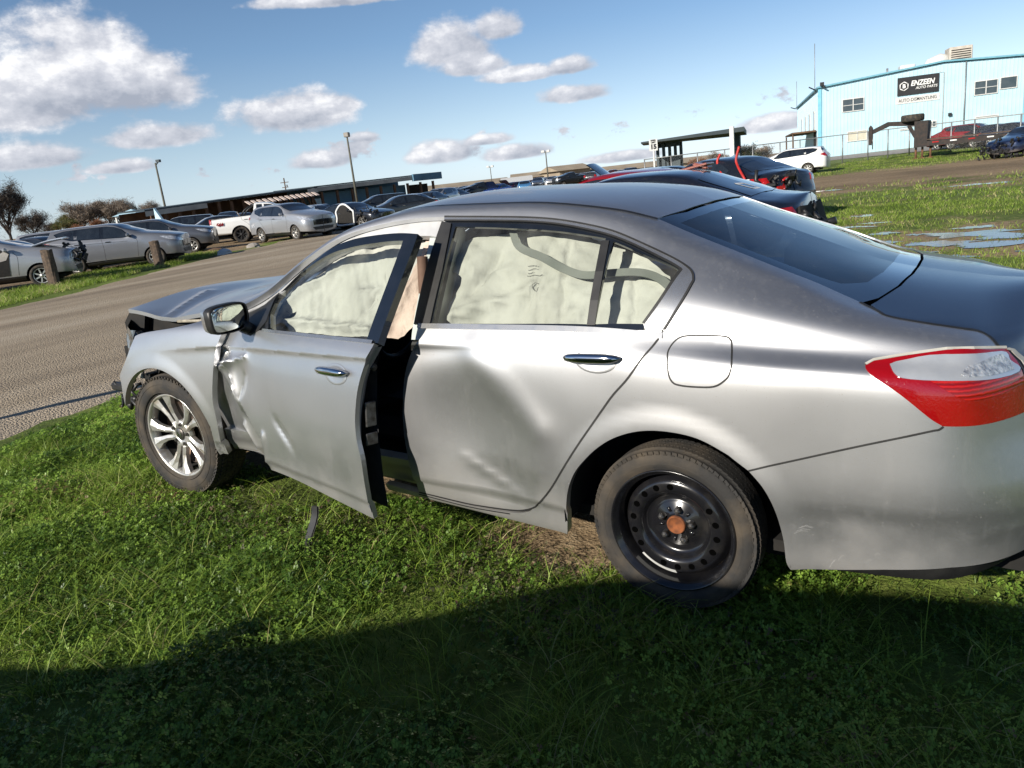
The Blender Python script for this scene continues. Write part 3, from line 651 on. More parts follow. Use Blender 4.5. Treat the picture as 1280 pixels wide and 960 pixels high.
def fdoor_disp(P, s, u):
    x, z = P[..., 0], P[..., 2]; d = common_disp(P, s, u)
    bx = np.interp(z, [.26, .42, .56, .70, .80], [-1.93, -1.90, -2.05, -2.20, -2.30])     # lower front corner pushed in
    k = ss(.0, .07, bx-x); d = d-k*(.008+.15*np.clip(.74-z, 0, .45)+.03*np.clip(bx-x, 0, .4))*ss(.86, .72, z)
    for a, b, w, h in (((-2.33, .74), (-2.16, .80), .020, .030), ((-2.16, .80), (-2.13, .56), .018, .028), ((-2.33, .90), (-2.22, .83), .02, -.026), ((-2.16, .80), (-2.02, .84), .022, .018),
                       ((-2.13, .34), (-2.17, .48), .018, .024), ((-2.05, .74), (-2.12, .62), .03, -.016), ((-2.32, .82), (-2.26, .86), .015, .03)):
        e, t = seg(x, z, a, b); d = d+h*np.exp(-e/w)
    d = d+.006*ss(-1.95, -2.2, x)*wave(x, z, 17, 1.1)*ss(.95, .85, z)
    e, t = seg(x, z, (-1.80, .60), (-1.62, .45)); d = d-.010*np.exp(-(e/.022)**2)*np.sin(math.pi*np.clip(t, .02, .98))
    e, t = seg(x, z, (-1.90, .48), (-1.92, .34)); d = d+.012*np.exp(-(e/.02)**2)
    return d+.0020*wave(x, z, 7, 2.)
HS = hero_surf(); HS.disp = common_disp
def u_at(s, z, S=HS):
    lo, hi = np.full(np.shape(s), .2), np.full(np.shape(s), 8.5); s = np.asarray(s, float)
    for _ in range(30):
        mid = (lo+hi)/2; zz = S.base(s, mid)[..., 2]; up = zz < z; lo = np.where(up, mid, lo); hi = np.where(up, hi, mid)
    return (lo+hi)/2
def zline(x0, x1, zf, n=40):
    x = np.linspace(x0, x1, n); return list(zip(x, u_at(x, zf(x))))
ZC = lambda x: np.interp(x, [-2.8, -2.2, -1.1, -.3], [.80, .865, .93, .955])
FEAT = [zline(-2.75, -.5, ZC), zline(-2.75, -.5, lambda x: ZC(x)-.016), zline(-2.75, -.5, lambda x: ZC(x)-.04)]
FLOW = [zline(-2.4, -.36, lambda x: x*0+.352), zline(-2.4, -.36, lambda x: x*0+.343)]
BC = lambda x: np.interp(x, [.35, .9], [.505, .545])
FB = [zline(.40, 1.05, BC), zline(.40, 1.05, lambda x: BC(x)-.014), zline(.40, 1.05, lambda x: BC(x)-.04)]
def hero():
    root = empty('crashed_sedan', (0, 0, 0), 0, 'silver sedan with crushed front door ajar, white curtain airbags and black steel rear wheel', 'car')
    root.rotation_euler = (0, .032, 0)
    S = HS; R = 'r'
    # --- side frame: quarter panel, sill, roof rail and pillars in one pressing
    rail = [(-2.27, 9.85), (-2.0, 9.93), (-1.7, 10.0), (-1.35, 10.0), (-1.1, 9.95), (-.8, 9.88), (-.58, 9.86), (-.4, 9.9), (-.23, 9.99), (-.16, 10.08)]
    side = chain(rail, TR['blight'], TR['lid'], (TR['tail_t'], R), (TR['tail_l'], R), (TR['bump_cut'], R), (TR['arch_r'], R),
                 ([(-.41, 1.28), (-.72, 1.15), (-1.12, 1.1), (-1.3, 1.1), (-1.3, 1.5), (-1.125, 1.42)], 'l'), TR['sill_top'], (TR['door_rear'], R), (TR['chrome_down'], R), (TR['chrome_out'], R),
                 [(-1.03, 9.12), (-1.25, 9.16), (-1.5, 9.25), (-1.75, 9.3), (-2.0, 9.2), (-2.2, 8.9), (-2.33, 8.8)])
    qp = panel('side_panel', S, side, SILVER, root, step=.017, flange=.03)
    dr = chain(TR['door_top'], TR['door_rear'], TR['door_corner'], TR['door_front'])
    rd = panel('rear_door', S, dr, SILVER, root, step=.018, disp=rdoor_disp, flange=.075, lines=FEAT+FLOW)
    rd['label'] = 'dented rear door'
    # --- front door, hung open
    fd_front = [(-2.05, 1.48), (-2.24, 1.45), (-2.42, 1.5), (-2.50, 2.33), (-2.52, 3.22), (-2.50, 3.99), (-2.46, 4.66), (-2.38, 5.4), (-2.34, 6.05)]
    fdp = chain([(-2.34, 6.05), (-2.2, 6.5), (-2.07, 6.82), (-1.84, 6.93), (-1.48, 6.9), (-1.04, 6.9)], [(-1.04, 6.9), *TR['fd_rear'][1:]], TR['fd_bot'], fd_front)
    h = Vector((-2.18, -.86, .6)); Mr = Matrix.Rotation(-.21498, 4, 'Z') @ RY(-.00612) @ RX(-.09579)
    DM = T(*(h+Vector((0, 0, -.0142)))) @ Mr @ T(*(-h))
    fd = panel('front_door', S, fdp, SILVER, root, step=.014, disp=fdoor_disp, flange=.02, lines=FEAT+FLOW); fd.matrix_local = DM
    fd['label'] = 'crushed front door hanging ajar'
    def sub(name, poly, mat, par=fd, **k): return panel(name, S, poly, mat, par, **k)
    gl = chain(TR['fg_top'], TR['fg_rear'], TR['fg_bot'], TR['fg_front'])
    sub('window_glass', chain([(-2.04, 9.2), (-1.8, 9.3), (-1.5, 9.0), (-1.3, 8.9), (-1.13, 8.85)], TR['fg_rear'], TR['fg_bot'], [(-1.84, 7.08), (-1.95, 7.8), (-2.04, 9.2)]), WGLASS, off=-.012, flange=0, step=.05)
    frame_out = [(-2.24, 8.6), (-2.08, 9.25), (-1.9, 9.42), (-1.7, 9.5), (-1.5, 9.36), (-1.3, 9.15), (-1.065, 9.0)]
    sub('window_frame', chain(frame_out, [(-1.065, 9.0), (-1.035, 7.94), (-1.02, 6.92)], ([(-1.02, 6.92), (-1.10, 6.94)], 'l'), (TR['fg_rear'], R), ([(-1.14, 8.83), (-1.3, 8.88), (-1.5, 8.98), (-1.8, 9.26), (-1.99, 9.2), (-1.92, 7.8), (-1.84, 7.1)], 'l'),
                              ([(-1.92, 6.98), (-2.10, 6.9), (-2.2, 7.4)], 'l')), GLOSSBLACK, off=-.003, flange=.03, step=.03)
    strip(S, [(x, 6.93) for x in np.linspace(-1.9, -1.05, 24)], .014, .004).build('belt_moulding', DULLCHROME, fd)
    strip(S, [(-1.86, 7.0), (-1.93, 7.7), (-1.97, 8.4), (-2.0, 9.15)], .022, .002).build('sail_divider', BLACK, fd)
    # inner side of the open door: edge, trim and latch
    m = MB(); P = S.pt(np.array([p[0] for p in TR['fd_rear']]), np.array([p[1] for p in TR['fd_rear']]), 0, fdoor_disp)
    g = []
    Pq = catmull(P, 4)
    for p in Pq:
        w_ = .06+.94*float(ss(.30, .80, p[2])); g.append([p+np.array(o)*np.array((1, w_, 1)) for o in ((-.004, .004, 0), (-.006, .018, 0), (0, .026, 0), (-.010, .040, 0), (-.03, .060, 0))])
    m.sheet(g, flip=False); m.build('door_edge', mat_noise('edge_paint', (.26, .28, .31), (.20, .21, .24), 9, rough=.4, metal=.5), fd)
    lt = MB().box((-1.124, -.850, .70), (.01, .05, .10), bev=.004).box((-1.126, -.850, .60), (.012, .055, .05), bev=.004)
    lt.build('door_latch', NUT, fd)
    MB().lathe([(.0, -.0), (.016, .0), (.014, .006)], 16, M=T(-1.085, -.85, .89) @ RZ(math.pi/2)).build('door_bumper', BLACK, fd)
    trim = MB(); g = []
    for x in np.linspace(-2.25, -1.12, 14):
        g.append([(x, S.base(np.array([x]), np.array([uu]))[0, 1]+.10, S.base(np.array([x]), np.array([uu]))[0, 2]) for uu in (1.6, 2.5, 3.5, 4.5, 5.5, 6.8)])
    trim.sheet(g, flip=True).build('door_trim', SEAT, fd)
    # handles: bar, grip recess
    def handle(px, pz, par, disp, L=.215, yy=None):
        s0 = px; u0 = float(u_at(s0, pz)); p = S.pt(np.array([s0]), np.array([u0]), 0, disp)[0]
        hb = MB(); g = []
        for i in range(17):
            t = i/16*2-1; w = .017*(1-abs(t)**3.2)**.5+.001; xx = px+t*L/2; zz = pz+.004*t
            uq = float(u_at(xx, zz)); b0 = S.pt(np.array([xx]), np.array([uq]), 0, disp)[0]; y = b0[1]-.012-.024*(1-t**4)**.5
            g.append([(xx, y+.010, zz-w), (xx, y-.001, zz-w*.75), (xx, y-.006, zz), (xx, y-.002, zz+w*.75), (xx, y+.010, zz+w), (xx, y+.016, zz)])
            g[-1].append(g[-1][0])
        hb.sheet(g); o = hb.build('door_handle', CHROME, par)
        k = MB(); c = []
        for r_, dd in ((.062, .0015), (.056, .003), (.045, .001), (.02, .0005), (.001, .0005)):
            row = []
            for j in range(25):
                a = 2*math.pi*j/24; xx = px+.012+r_*1.25*math.cos(a); zz = pz-.012+r_*.68*math.sin(a); b0 = S.pt(np.array([xx]), np.array([float(u_at(xx, zz))]), 0, disp)[0]
                row.append((xx, b0[1]-dd, zz))
            c.append(row)
        k.sheet(c).build('grip_recess', SILVER, o)
        return o
    handle(-1.275, .862, fd, fdoor_disp); handle(-.25, .938, rd, rdoor_disp)
    # mirror
    mh = empty('door_mirror', (0, 0, 0), 0, parent=fd); IM = DM.inverted()
    MM = IM @ T(-2.02, -.985, 1.018) @ RZ(-.05)
    def shell(k, x, sc_):
        pts = [(-.095, .045), (-.07, .062), (0, .068), (.07, .064), (.092, .045), (.095, -.01), (.075, -.045), (.03, -.058), (-.06, -.056), (-.09, -.03)]
        q = catmull(pts+[pts[0]], 3)[:-1]; return [(x, p[0]*sc_, p[1]*sc_) for p in q]
    def shell_mesh(rows, cap=None, m=None):
        m = m or MB(); n = len(rows[0]); vs = [p for r_ in rows for p in r_]; fs = [(i*n+k, i*n+(k+1) % n, i*n+n+(k+1) % n, i*n+n+k) for i in range(len(rows)-1) for k in range(n)]
        if cap is not None: fs.append(tuple(range((len(rows)-1)*n, len(rows)*n)))
        return m.add(vs, fs, True, MM)
    shell_mesh([shell(0, .018, .93), shell(0, .022, 1.0), shell(0, 0, 1.04), shell(0, -.03, 1.03)]).build('bezel', BLACK, mh)
    shell_mesh([shell(0, -.028, 1.035), shell(0, -.06, .98), shell(0, -.09, .78), shell(0, -.105, .45), shell(0, -.108, .1)], 1).build('mirror_cap', SILVER, mh)
    shell_mesh([shell(0, .010, .94), shell(0, .012, .90)], 1).build('mirror_glass', mat_noise('mirror', (.80, .84, .80), (.76, .80, .76), 3, rough=.03, metal=1.), mh)
    MB().tube([(0, .07, -.04), (-.01, .12, -.075), (-.02, .165, -.085)], [.03, .028, .035], 10, M=MM).build('mirror_arm', BLACK, mh)
    panel('sail_panel', S, np.array([(-2.24, 8.55), (-2.06, 9.15), (-2.0, 9.1), (-1.9, 7.4), (-1.93, 6.9), (-2.0, 6.45), (-2.1, 6.6), (-2.2, 7.4)]), BLACK, fd, off=.003, flange=.01, step=.04)
    # --- rear door window set
    fr = chain([TR['chrome_in'][0], *TR['chrome_in'][1:]], (TR['tri_in']), ([(-.08, 7.10), (-.96, 7.0), (-1.06, 7.0)], 'l'))
    h1 = chain(TR['glass_top'], ([(-.29, 7.12)], 'l'), (TR['glass_bot'], R)); h2 = chain(TR['qglass_top'], TR['tri_glass'], (TR['qglass_bot'], R))
    panel('window_frame', S, chain(TR['chrome_in'], TR['tri_in'], ([(-.085, 7.03), (-.5, 6.99), (-.975, 6.97), (-1.03, 6.97)], 'l'), ([(-1.045, 8.0)], 'l')), GLOSSBLACK, rd, off=-.004, flange=.012, step=.025, holes=(h1, h2))
    panel('window_glass', S, h1, WGLASS, rd, off=-.012, flange=0, step=.05)
    panel('quarter_glass', S, h2, WGLASS, rd, off=-.010, flange=0, step=.05)
    sd = strip(S, [(-.295, 8.72), (-.285, 8.1), (-.28, 7.6), (-.275, 7.12)], .030, .001); sd.build('division_bar', BLACK, rd)
    panel('window_chrome', S, chain(TR['chrome_out'], TR['chrome_down'], ([(-.08, 7.12)], 'l'), (TR['tri_in'], R), (TR['chrome_in'], R)), DULLCHROME, rd, off=.004, flange=.008, step=.02)
    strip(S, catmull(TR['chrome_out'], 6), .007, .0052, h=.003).build('outer_seal', SEAL, rd); strip(S, catmull(TR['chrome_down'], 6), .007, .0052, h=.003).build('outer_seal', SEAL, rd); strip(S, catmull(TR['tri_in'], 6), .010, .0050, h=.004).build('inner_seal', SEAL, rd); strip(S, catmull(TR['chrome_in'], 6), .006, .0050, h=.004).build('inner_seal', SEAL, rd)
    strip(S, [(x, 7.0) for x in np.linspace(-1.02, -.02, 30)], .020, .005).build('belt_moulding', DULLCHROME, rd)
    panel('pillar_applique', S, np.array([(-1.035, 8.97), (-.985, 8.9), (-.965, 8.0), (-.965, 7.08), (-1.045, 7.05), (-1.05, 8.0)]), BLACK, rd, off=.002, flange=.012, step=.04)
    # glass print
    # --- dark gaps between panels
    def gap(name, pts, par, w=.007, off=.0012, disp=None): return strip(S, catmull(pts, 6), w, off, h=0., disp=disp).build(name, SEAL, par)
    gap('door_gap', TR['door_rear']+TR['door_corner'][1:], qp); gap('bumper_gap', TR['bump_cut'], qp, .006)
    gap('lid_gap', TR['lid'], qp, .012); gap('door_gap', [(-1.12, 1.36), (-.89, 1.33), (-.66, 1.50)], qp, .006)
    # --- fuel door with its gap
    fp = chain(TR['fuel']+[TR['fuel'][0]]); c = fp.mean(0)
    q = strip(S, np.vstack([fp, fp[:2]]), .006, .0008, h=.0); gp = q.build('fuel_door_gap', SEAL, qp)
    panel('fuel_door', S, c+(fp-c)*.975, SILVER, qp, off=.0012, flange=.003, step=.03)
    gap('roof_seam', [(-1.3, 9.99), (-1.1, 9.94), (-.8, 9.87), (-.58, 9.85), (-.4, 9.89), (-.23, 9.98), (-.155, 10.07)], qp, .014, .003)
    # --- roof, glass, boot lid
    RF = chain([(-1.36, 10.0), (-1.1, 9.95), (-.8, 9.88), (-.58, 9.86), (-.4, 9.9), (-.23, 9.99), (-.16, 10.1)], ([(-.13, 10.8), (-.12, 11.6), (-.12, 12)], 'l'), ([(-1.40, 12), (-1.39, 11)], 'l'))
    panel('roof', S, RF, SILVER, root, step=.035, flange=.004, mirror=True)
    panel('windshield', S, np.array([(-1.375, 10.0), (-1.405, 11), (-1.415, 12), (-2.40, 12), (-2.37, 11), (-2.27, 10.0), (-1.8, 10.0)]), MGLASS, root, step=.06, flange=0, off=-.004, mirror=True)
    bl = chain(TR['blight'], ([(.565, 10.3), (.60, 10.8), (.618, 11.4), (.62, 12)], 'l'), ([(-.108, 12), (-.108, 11.6), (-.118, 10.8)], 'l'))
    inn = chain([(-.09, 10.32), (.15, 10.30), (.35, 10.32), (.45, 10.4)], ([(.515, 10.7), (.54, 11.2), (.545, 12.2)], 'l'), ([(-.06, 12.2), (-.07, 11)], 'l'))
    panel('glass_border', S, bl, GLOSSBLACK, root, step=.03, flange=0, off=-.003, mirror=True, holes=(np.array([p if p[1] < 12.01 else (p[0], 11.999) for p in inn]),))
    panel('rear_windshield', S, np.array([(p[0], min(p[1], 12)) for p in inn]), BGLASS, root, step=.05, flange=0, off=-.003, mirror=True)
    lid = chain(([(.555, 9.95)], 'l'), ([(a+.006, b+.05) for a, b in TR['lid'][1:]]), ([(1.062, 7.35), (1.11, 6.6), (1.13, 6.0), (1.14, 4.85)], 'l'), ([(1.775, 4.85), (1.775, 12), (.63, 12), (.628, 11.4), (.61, 10.8), (.575, 10.3)], 'l'))
    ld = panel('boot_lid', S, lid, LIDPAINT, root, step=.035, flange=.02, mirror=True); ld['label'] = 'dark navy boot lid'
    # --- lamps
    tl = chain(TR['tail_t'], TR['tail_r'], TR['tail_b'], TR['tail_l'])
    clr = chain(TR['clear']+[TR['clear'][0]]); FCT = np.array([(.82, 6.25), (.84, 6.85), (.95, 7.30), (1.01, 7.38), (1.045, 6.95), (1.07, 6.25), (.95, 6.22)])
    for sgn in (1, -1):
        lamp = panel('tail_lamp', S, tl, RED, root, step=.025, flange=.02, off=.002)
        panel('reversing_lens', S, clr, CLEAR, lamp, step=.02, flange=.004, off=.006); panel('reflector_facets', S, FCT, FACET, lamp, step=.02, flange=.002, off=.0075)
        panel('lamp_reflector', S, chain([(.735, 6.05), (.80, 6.12), (.95, 6.08), (1.09, 6.0)], ([(1.118, 5.55)], 'l'), [(1.05, 5.50), (.95, 5.42), (.86, 5.40), (.80, 5.6), (.735, 6.05)]), DARKRED, lamp, step=.02, flange=.0, off=.0035)
        panel('lamp_rim', S, np.array([(1.045, 7.52), (1.068, 7.4), (1.115, 6.65), (1.135, 6.1), (1.145, 5.6), (1.16, 5.6), (1.15, 6.2), (1.13, 6.8), (1.085, 7.45), (1.055, 7.6)]), mat_noise('lamp_seal', (.42, .41, .38), (.3, .3, .28), 20, rough=.5), lamp, step=.02, flange=.003, off=.006)
        lp = panel('lid_lamp', S, np.array([(1.165, 7.25), (1.168, 6.6), (1.175, 5.3), (1.45, 5.5), (1.46, 7.2)]), RED, ld if sgn > 0 else ld, step=.03, flange=.003, off=.005)
        panel('reversing_lens', S, np.array([(1.165, 7.25), (1.172, 6.35), (1.40, 6.35), (1.44, 7.2)]), CLEAR, lp, step=.03, flange=.003, off=.008)
        if sgn < 0: lamp.scale = (1, -1, 1); lp.scale = (1, -1, 1)
    strip(S, [(a, b+.05) for a, b in TR['tail_t']], .008, .004).build('lamp_seam', mat_noise('pale_seal', (.45, .44, .40), (.35, .34, .3), 20, rough=.5), qp)
    # --- bumper
    bp = chain(TR['bump_cut'], (TR['tail_b'], R), ([(1.775, 4.79), (1.775, 1.9), (1.3, 1.9), (1.05, 1.88)], 'l'), ([(.83, 1.83), (.66, 1.68), (.40, 1.36)], 'l'), (TR['arch_r2'], R))
    bo = panel('rear_bumper', S, bp, SILVER, root, step=.022, flange=.03, mirror=True, lines=FB)
    panel('bumper_valance', S, np.array([(.42, 1.45), (.66, 1.75), (.9, 1.9), (1.2, 1.95), (1.2, 1.35), (.9, 1.2), (.45, 1.0)]), BLACK, root, step=.06, flange=.0, off=-.03, mirror=True)
    sc1 = MB()    # scratches on the bumper corner
    rs = random.Random(3)
    for (a, b, n_) in (((.42, 2.45), (.46, 2.48), 4), ((.53, 1.75), (.545, 1.92), 3), ((.62, 1.9), (.635, 1.96), 2)):
        for k in range(n_):
            j = rs.uniform(-.02, .02); x = strip(S, [(a[0]+j, a[1]+j*9), ((a[0]+b[0])/2+j, (a[1]+b[1])/2+j*8+.04), (b[0]+j, b[1]+j*6)], .0006, .0006, h=0); sc1.add(x.v, x.f)
    sc1.build('scratches', mat_noise('scuffed_paint', (.42, .42, .41), (.34, .34, .34), 30, rough=.6), bo)['kind'] = 'stuff'
    # --- fender
    ang = np.radians(np.linspace(16, 158, 22)); cxs = -2.776+.385*np.cos(ang); czs = .334+.385*np.sin(ang)
    arch = [(a, float(u_at(a, b))) for a, b in zip(cxs, czs)]
    fn = chain([(-2.25, 8.1), (-2.20, 7.2), (-2.215, 6.3), *TR['fend_rear'][1:-1], (-2.36, 2.0), (-2.36, 1.4)], ([(-2.41, 1.4), (-2.42, 1.7)], 'l'), arch, ([(-3.125, 3.5)], 'l'), (TR['fend_front'], R), (TR['fend_top'], R), [(-2.39, 7.76), (-2.31, 8.0), (-2.25, 8.1)])
    panel('front_fender', S, fn, SILVER, root, step=.014, flange=.03, lines=FEAT)
    # far side of the body, closed
    for nm, me in (('side_panel', qp.data), ('rear_door', rd.data)): link(nm, me, root).scale = (1, -1, 1)
    o = panel('front_door', S, chain([(-2.2, 6.3), (-1.84, 6.93), (-1.04, 6.9)], [(-1.05, 6.5), (-1.11, 4.5), (-1.13, 3), (-1.125, 1.45)], ([(-2.3, 1.45)], 'l')), SILVER, root, step=.06); o.scale = (1, -1, 1)
    o = panel('front_fender', S, fn, SILVER, root, step=.06, flange=.03); o.scale = (1, -1, 1)
    for ch_n, hh in (('window_glass', h1), ('quarter_glass', h2), ('window_glass', gl)):
        o = panel(ch_n, S, hh, WGLASS, root, off=-.012, flange=0, step=.08); o.scale = (1, -1, 1)
    # --- door opening: sill, pillar, header, seals
    panel('sill', S, np.array([(-2.38, .9), (-1.29, .9), (-1.10, 1.1), (-1.10, 2.3), (-2.38, 2.3)]), SILVER, root, off=-.055, flange=.05, step=.05)
    panel('door_aperture', S, np.array([(-2.30, 8.8), (-2.1, 9.25), (-1.75, 9.4), (-1.45, 9.32), (-1.2, 9.22), (-.98, 9.16), (-.98, 8.6), (-1.10, 8.72), (-1.3, 8.8), (-1.5, 8.86), (-1.8, 8.9), (-2.05, 8.7)]), mat_noise('aperture_paint', (.62, .63, .63), (.5, .5, .5), 12, rough=.4, metal=.35), root, off=-.035, flange=.035, step=.03)
    panel('centre_pillar', S, np.array([(-1.125, 9.0), (-.98, 9.0), (-.97, 6.6), (-1.09, 6.6), (-1.11, 8.0)]), mat_noise('pillar_paint', (.62, .66, .64), (.5, .54, .52), 12, rough=.4, metal=.2), root, off=-.055, flange=.05, step=.04)
    cp = panel('pillar_trim', S, np.array([(-1.14, 6.7), (-.97, 6.7), (-.98, 1.2), (-1.18, 1.2)]), BLACK, root, off=-.12, flange=.02, step=.05)
    e = MB(); q0 = S.base(np.array([-1.115]), np.array([4.05]))[0]
    M_ = T(q0[0]-.01, q0[1]+.06, q0[2]) @ RY(.3)
    for a, b in (((-.016, -.012), (.0, .016)), ((.0, .016), (.016, .012)), ((.016, .012), (0, -.016)), ((0, -.016), (-.016, -.012))): e.tube([(a[0], 0, a[1]), (b[0], 0, b[1])], .003, 6, M=M_)
    e.build('pillar_mark', WHITEP, cp)
    # --- interior
    it = MB(); it.box((-.9, 0, .30), (3.1, 1.56, .04)).box((-2.45, 0, .62), (.06, 1.5, .62)).box((.62, 0, .62), (.05, 1.5, .68)).box((.2, 0, .99), (.75, 1.24, .03))
    it.build('cabin_floor', DARKCAV, root)
    db = MB(); g = []
    for y in np.linspace(-.72, .72, 9): g.append([(-2.42, y, .98), (-2.2, y, 1.03), (-1.95, y, 1.01), (-1.82, y, .93), (-1.86, y, .78), (-1.95, y, .55)])
    db.sheet(g).build('dashboard', BLACK, root)
    sw = MB(); a_ = [(-1.55+.05*math.cos(t), -.37+.185*math.sin(t), .90+.18*math.cos(t)) for t in np.linspace(0, 2*math.pi, 25)]
    sw.tube(a_, .016, 8, cap=False); sw.tube([(-1.53, -.53, .92), (-1.56, -.37, .90), (-1.53, -.21, .92)], .022, 6); sw.tube([(-1.56, -.37, .9), (-1.85, -.37, .84)], .04, 8); sw.build('steering_wheel', BLACK, root)
    def seat(px, py, parent=root):
        st = MB()
        g = [[(px-.26+.52*i/6, py+(-.25+.5*j/8), .50+.05*math.sin(math.pi*i/6)+.05*abs(-1+2*j/8)**3) for j in range(9)] for i in range(7)]
        st.sheet(g, flip=True); st.box((px, py, .42), (.5, .48, .12), bev=.04)
        g = [[(px+.20+.20*i/8+(-.06)*math.sin(math.pi*j/8), py+(-.24+.03*(i/8)**2*5+(.48-.3*(i/8)**2*1)*j/8), .46+.60*i/8) for j in range(9)] for i in range(9)]
        st.sheet(g); st.box((0, 0, 0), (.14, .46, .56), M=T(px+.33, py, .74) @ RY(.30), bev=.05)
        s_ = st.build('seat', SEAT, parent)
        MB().box((0, 0, 0), (.11, .26, .19), M=T(px+.475, py, 1.15) @ RY(.2), bev=.045).tube([(px+.44, py-.06, 1.0), (px+.46, py-.06, 1.1)], .007, 6).tube([(px+.44, py+.06, 1.0), (px+.46, py+.06, 1.1)], .007, 6).build('headrest', SEAT, s_)
    seat(-1.45, -.37); seat(-1.45, .37)
    MB().box((-.35, 0, .47), (.5, 1.3, .16), bev=.05).box((0, 0, 0), (.14, 1.3, .6), M=T(.0, 0, .78) @ RY(.35), bev=.05).box((.14, -.38, 1.10), (.1, .28, .16), bev=.04).box((.14, .38, 1.10), (.1, .28, .16), bev=.04).build('rear_bench', SEAT, root)
    panel('roof_lining', S, np.array([(-1.3, 9.6), (-.16, 9.7), (-.16, 12), (-1.38, 12)]), LINER, root, off=-.035, flange=0, step=.08, mirror=True)
    MB().tube([(-1.10, -.70, 1.25), (-1.08, -.76, .9), (-1.06, -.80, .5)], .022, 6).build('seat_belt', BROWN, root)
    MB().box((-1.12, -.60, .93), (.14, .12, .42), bev=.03).build('pillar_cover', BROWN, root)
    # --- airbags
    def bag(name, poly, mat, off, fn, step=.016):
        return panel(name, S, poly, mat, root, off=off, disp=fn, flange=0, step=step)
    HXY = (np.array([-.575]), np.array([7.86])); hx, hz = S.base(*HXY)[0][[0, 2]]
    def rb(P, s, u):
        x, z = P[..., 0], P[..., 2]
        r = np.hypot(x-hx, z-hz); th = np.arctan2(z-hz, x-hx)
        d = .006*np.sin(7*th+8*r)*np.exp(-((r-.14)/.12)**2)+.014*np.sin((x+z*.5)*13)+.005*np.sin((x*.8-z)*31+1.)+.0022*np.sin((x-z*.8)*70+3*np.sin(z*18))+.002*np.sin((x*.4+z)*110+4*np.sin(x*12))
        for a, b, w, h in (((-.92, 1.06), (-.60, hz), .022, .030), ((-.90, 1.05), (-.74, 1.0), .015, -.02), ((-.80, 1.30), (-.88, 1.16), .02, -.02), ((-.48, 1.33), (-.44, 1.05), .012, -.010), ((-.20, 1.25), (-.17, 1.05), .012, -.010), ((-.88, 1.22), (-.72, 1.24), .01, .016), ((hx, hz), (-.36, 1.08), .008, .008)):
            e, t = seg(x, z, a, b); d = d+h*np.exp(-(e/w)**2)
        d = d-.02*np.exp(-(r/.012)**2)
        return d
    bag('curtain_airbag', chain([(-.97, 8.72), (-.92, 8.86), (-.7, 9.05), (-.4, 9.1), (-.2, 9.05), (-.06, 8.75)], [(-.06, 8.75), (-.03, 8.0), (-.08, 7.0), (-.12, 6.7)], ([(-.74, 6.7)], 'l'), [(-.74, 6.7), (-.86, 7.0), (-.975, 7.38), (-.98, 7.5), (-.945, 7.75), (-.93, 8.0), (-.985, 8.12), (-1.0, 8.3), (-.99, 8.6), (-.97, 8.72)]), BAG, -.10, lambda P, s, u: rb(P, s, u)*1.25-.0)
    ink = MB(); rr = random.Random(5)
    for k in range(4):
        for j in range(rr.randint(5, 8) if k < 3 else 12):
            s0 = -.635+.007*j; u0 = 8.22-.05*k; p = S.pt(np.array([s0]), np.array([u0]), -.0965, lambda P, s, u: rb(P, s, u)*1.25)[0]
            ink.box((p[0], p[1]-.006, p[2]), (.0042, .001, .0022))
    for k in range(20):
        for r_ in (.011,):
            a, b = 2*math.pi*k/20, 2*math.pi*(k+1)/20
            ink.tube([S.pt(np.array([-.575+r_*math.cos(t)]), np.array([7.86+r_*math.sin(t)/.17]), -.097, lambda P, s, u: rb(P, s, u)*1.25)[0] for t in (a, b)], .0009, 4)
    ink.build('printed_marks', INK, root)['kind'] = 'stuff'
    band_mat = mat_noise('dark_band_grey', (.22, .23, .21), (.17, .18, .165), 8, rough=.9)  # dark grey-green strip laid across the rear curtain airbag
    strip(S, catmull([(-.74, 8.95), (-.68, 8.5), (-.568, 8.33), (-.46, 8.17), (-.365, 8.12), (-.26, 8.27), (-.15, 8.46), (-.085, 8.46), (-.03, 8.3)], 6), .030, -.060, h=.004).build('airbag_dark_band', band_mat, root); 0 and strip(S, catmull([(-2.0, 7.7), (-1.9, 7.95), (-1.78, 8.1), (-1.65, 8.2), (-1.575, 8.22), (-1.41, 8.25), (-1.26, 8.3), (-1.08, 8.5)], 6), .036, -.066, h=.004).build('airbag_dark_band', band_mat, root)
    def fb(P, s, u):
        x, z = P[..., 0], P[..., 2]
        d = .008*np.sin((x*1.2+z)*16)+.003*np.sin((x-z)*60+2*np.sin(x*15))+.002*np.sin(x*120+z*70)
        for a, b, w, h in (((-2.0, 1.08), (-1.5, 1.31), .02, .03), ((-1.45, 1.0), (-1.35, 1.22), .012, -.014), ((-1.9, 1.02), (-1.35, 1.0), .016, .03), ((-1.25, 1.0), (-1.12, 1.30), .02, .02), ((-1.5, 1.17), (-1.2, 1.2), .012, -.02)):
            e, t = seg(x, z, a, b); d = d+h*np.exp(-(e/w)**2)
        return d*1.2
    bag('curtain_airbag', chain([(-2.06, 8.2), (-1.92, 8.85), (-1.68, 9.2), (-1.35, 9.25), (-1.06, 9.2)], [(-1.06, 9.2), (-1.07, 8.5), (-1.10, 8.0), (-1.16, 7.3), (-1.22, 6.9)], [(-1.22, 6.9), (-1.4, 6.8), (-1.78, 6.95), (-1.92, 7.2), (-1.92, 7.45), (-1.86, 7.7), (-1.88, 8.0), (-1.96, 8.05), (-2.06, 8.2)]), BAG, -.10, fb)
    bag('airbag_fold', chain([(-1.16, 8.95), (-1.0, 8.95)], [(-1.0, 8.95), (-1.01, 8.3), (-1.03, 7.6), (-1.2, 6.75)], ([(-1.28, 6.8), (-1.22, 7.8)], 'l')), BAGPINK, -.085, lambda P, s, u: fb(P, s, u)*1.3, step=.02)
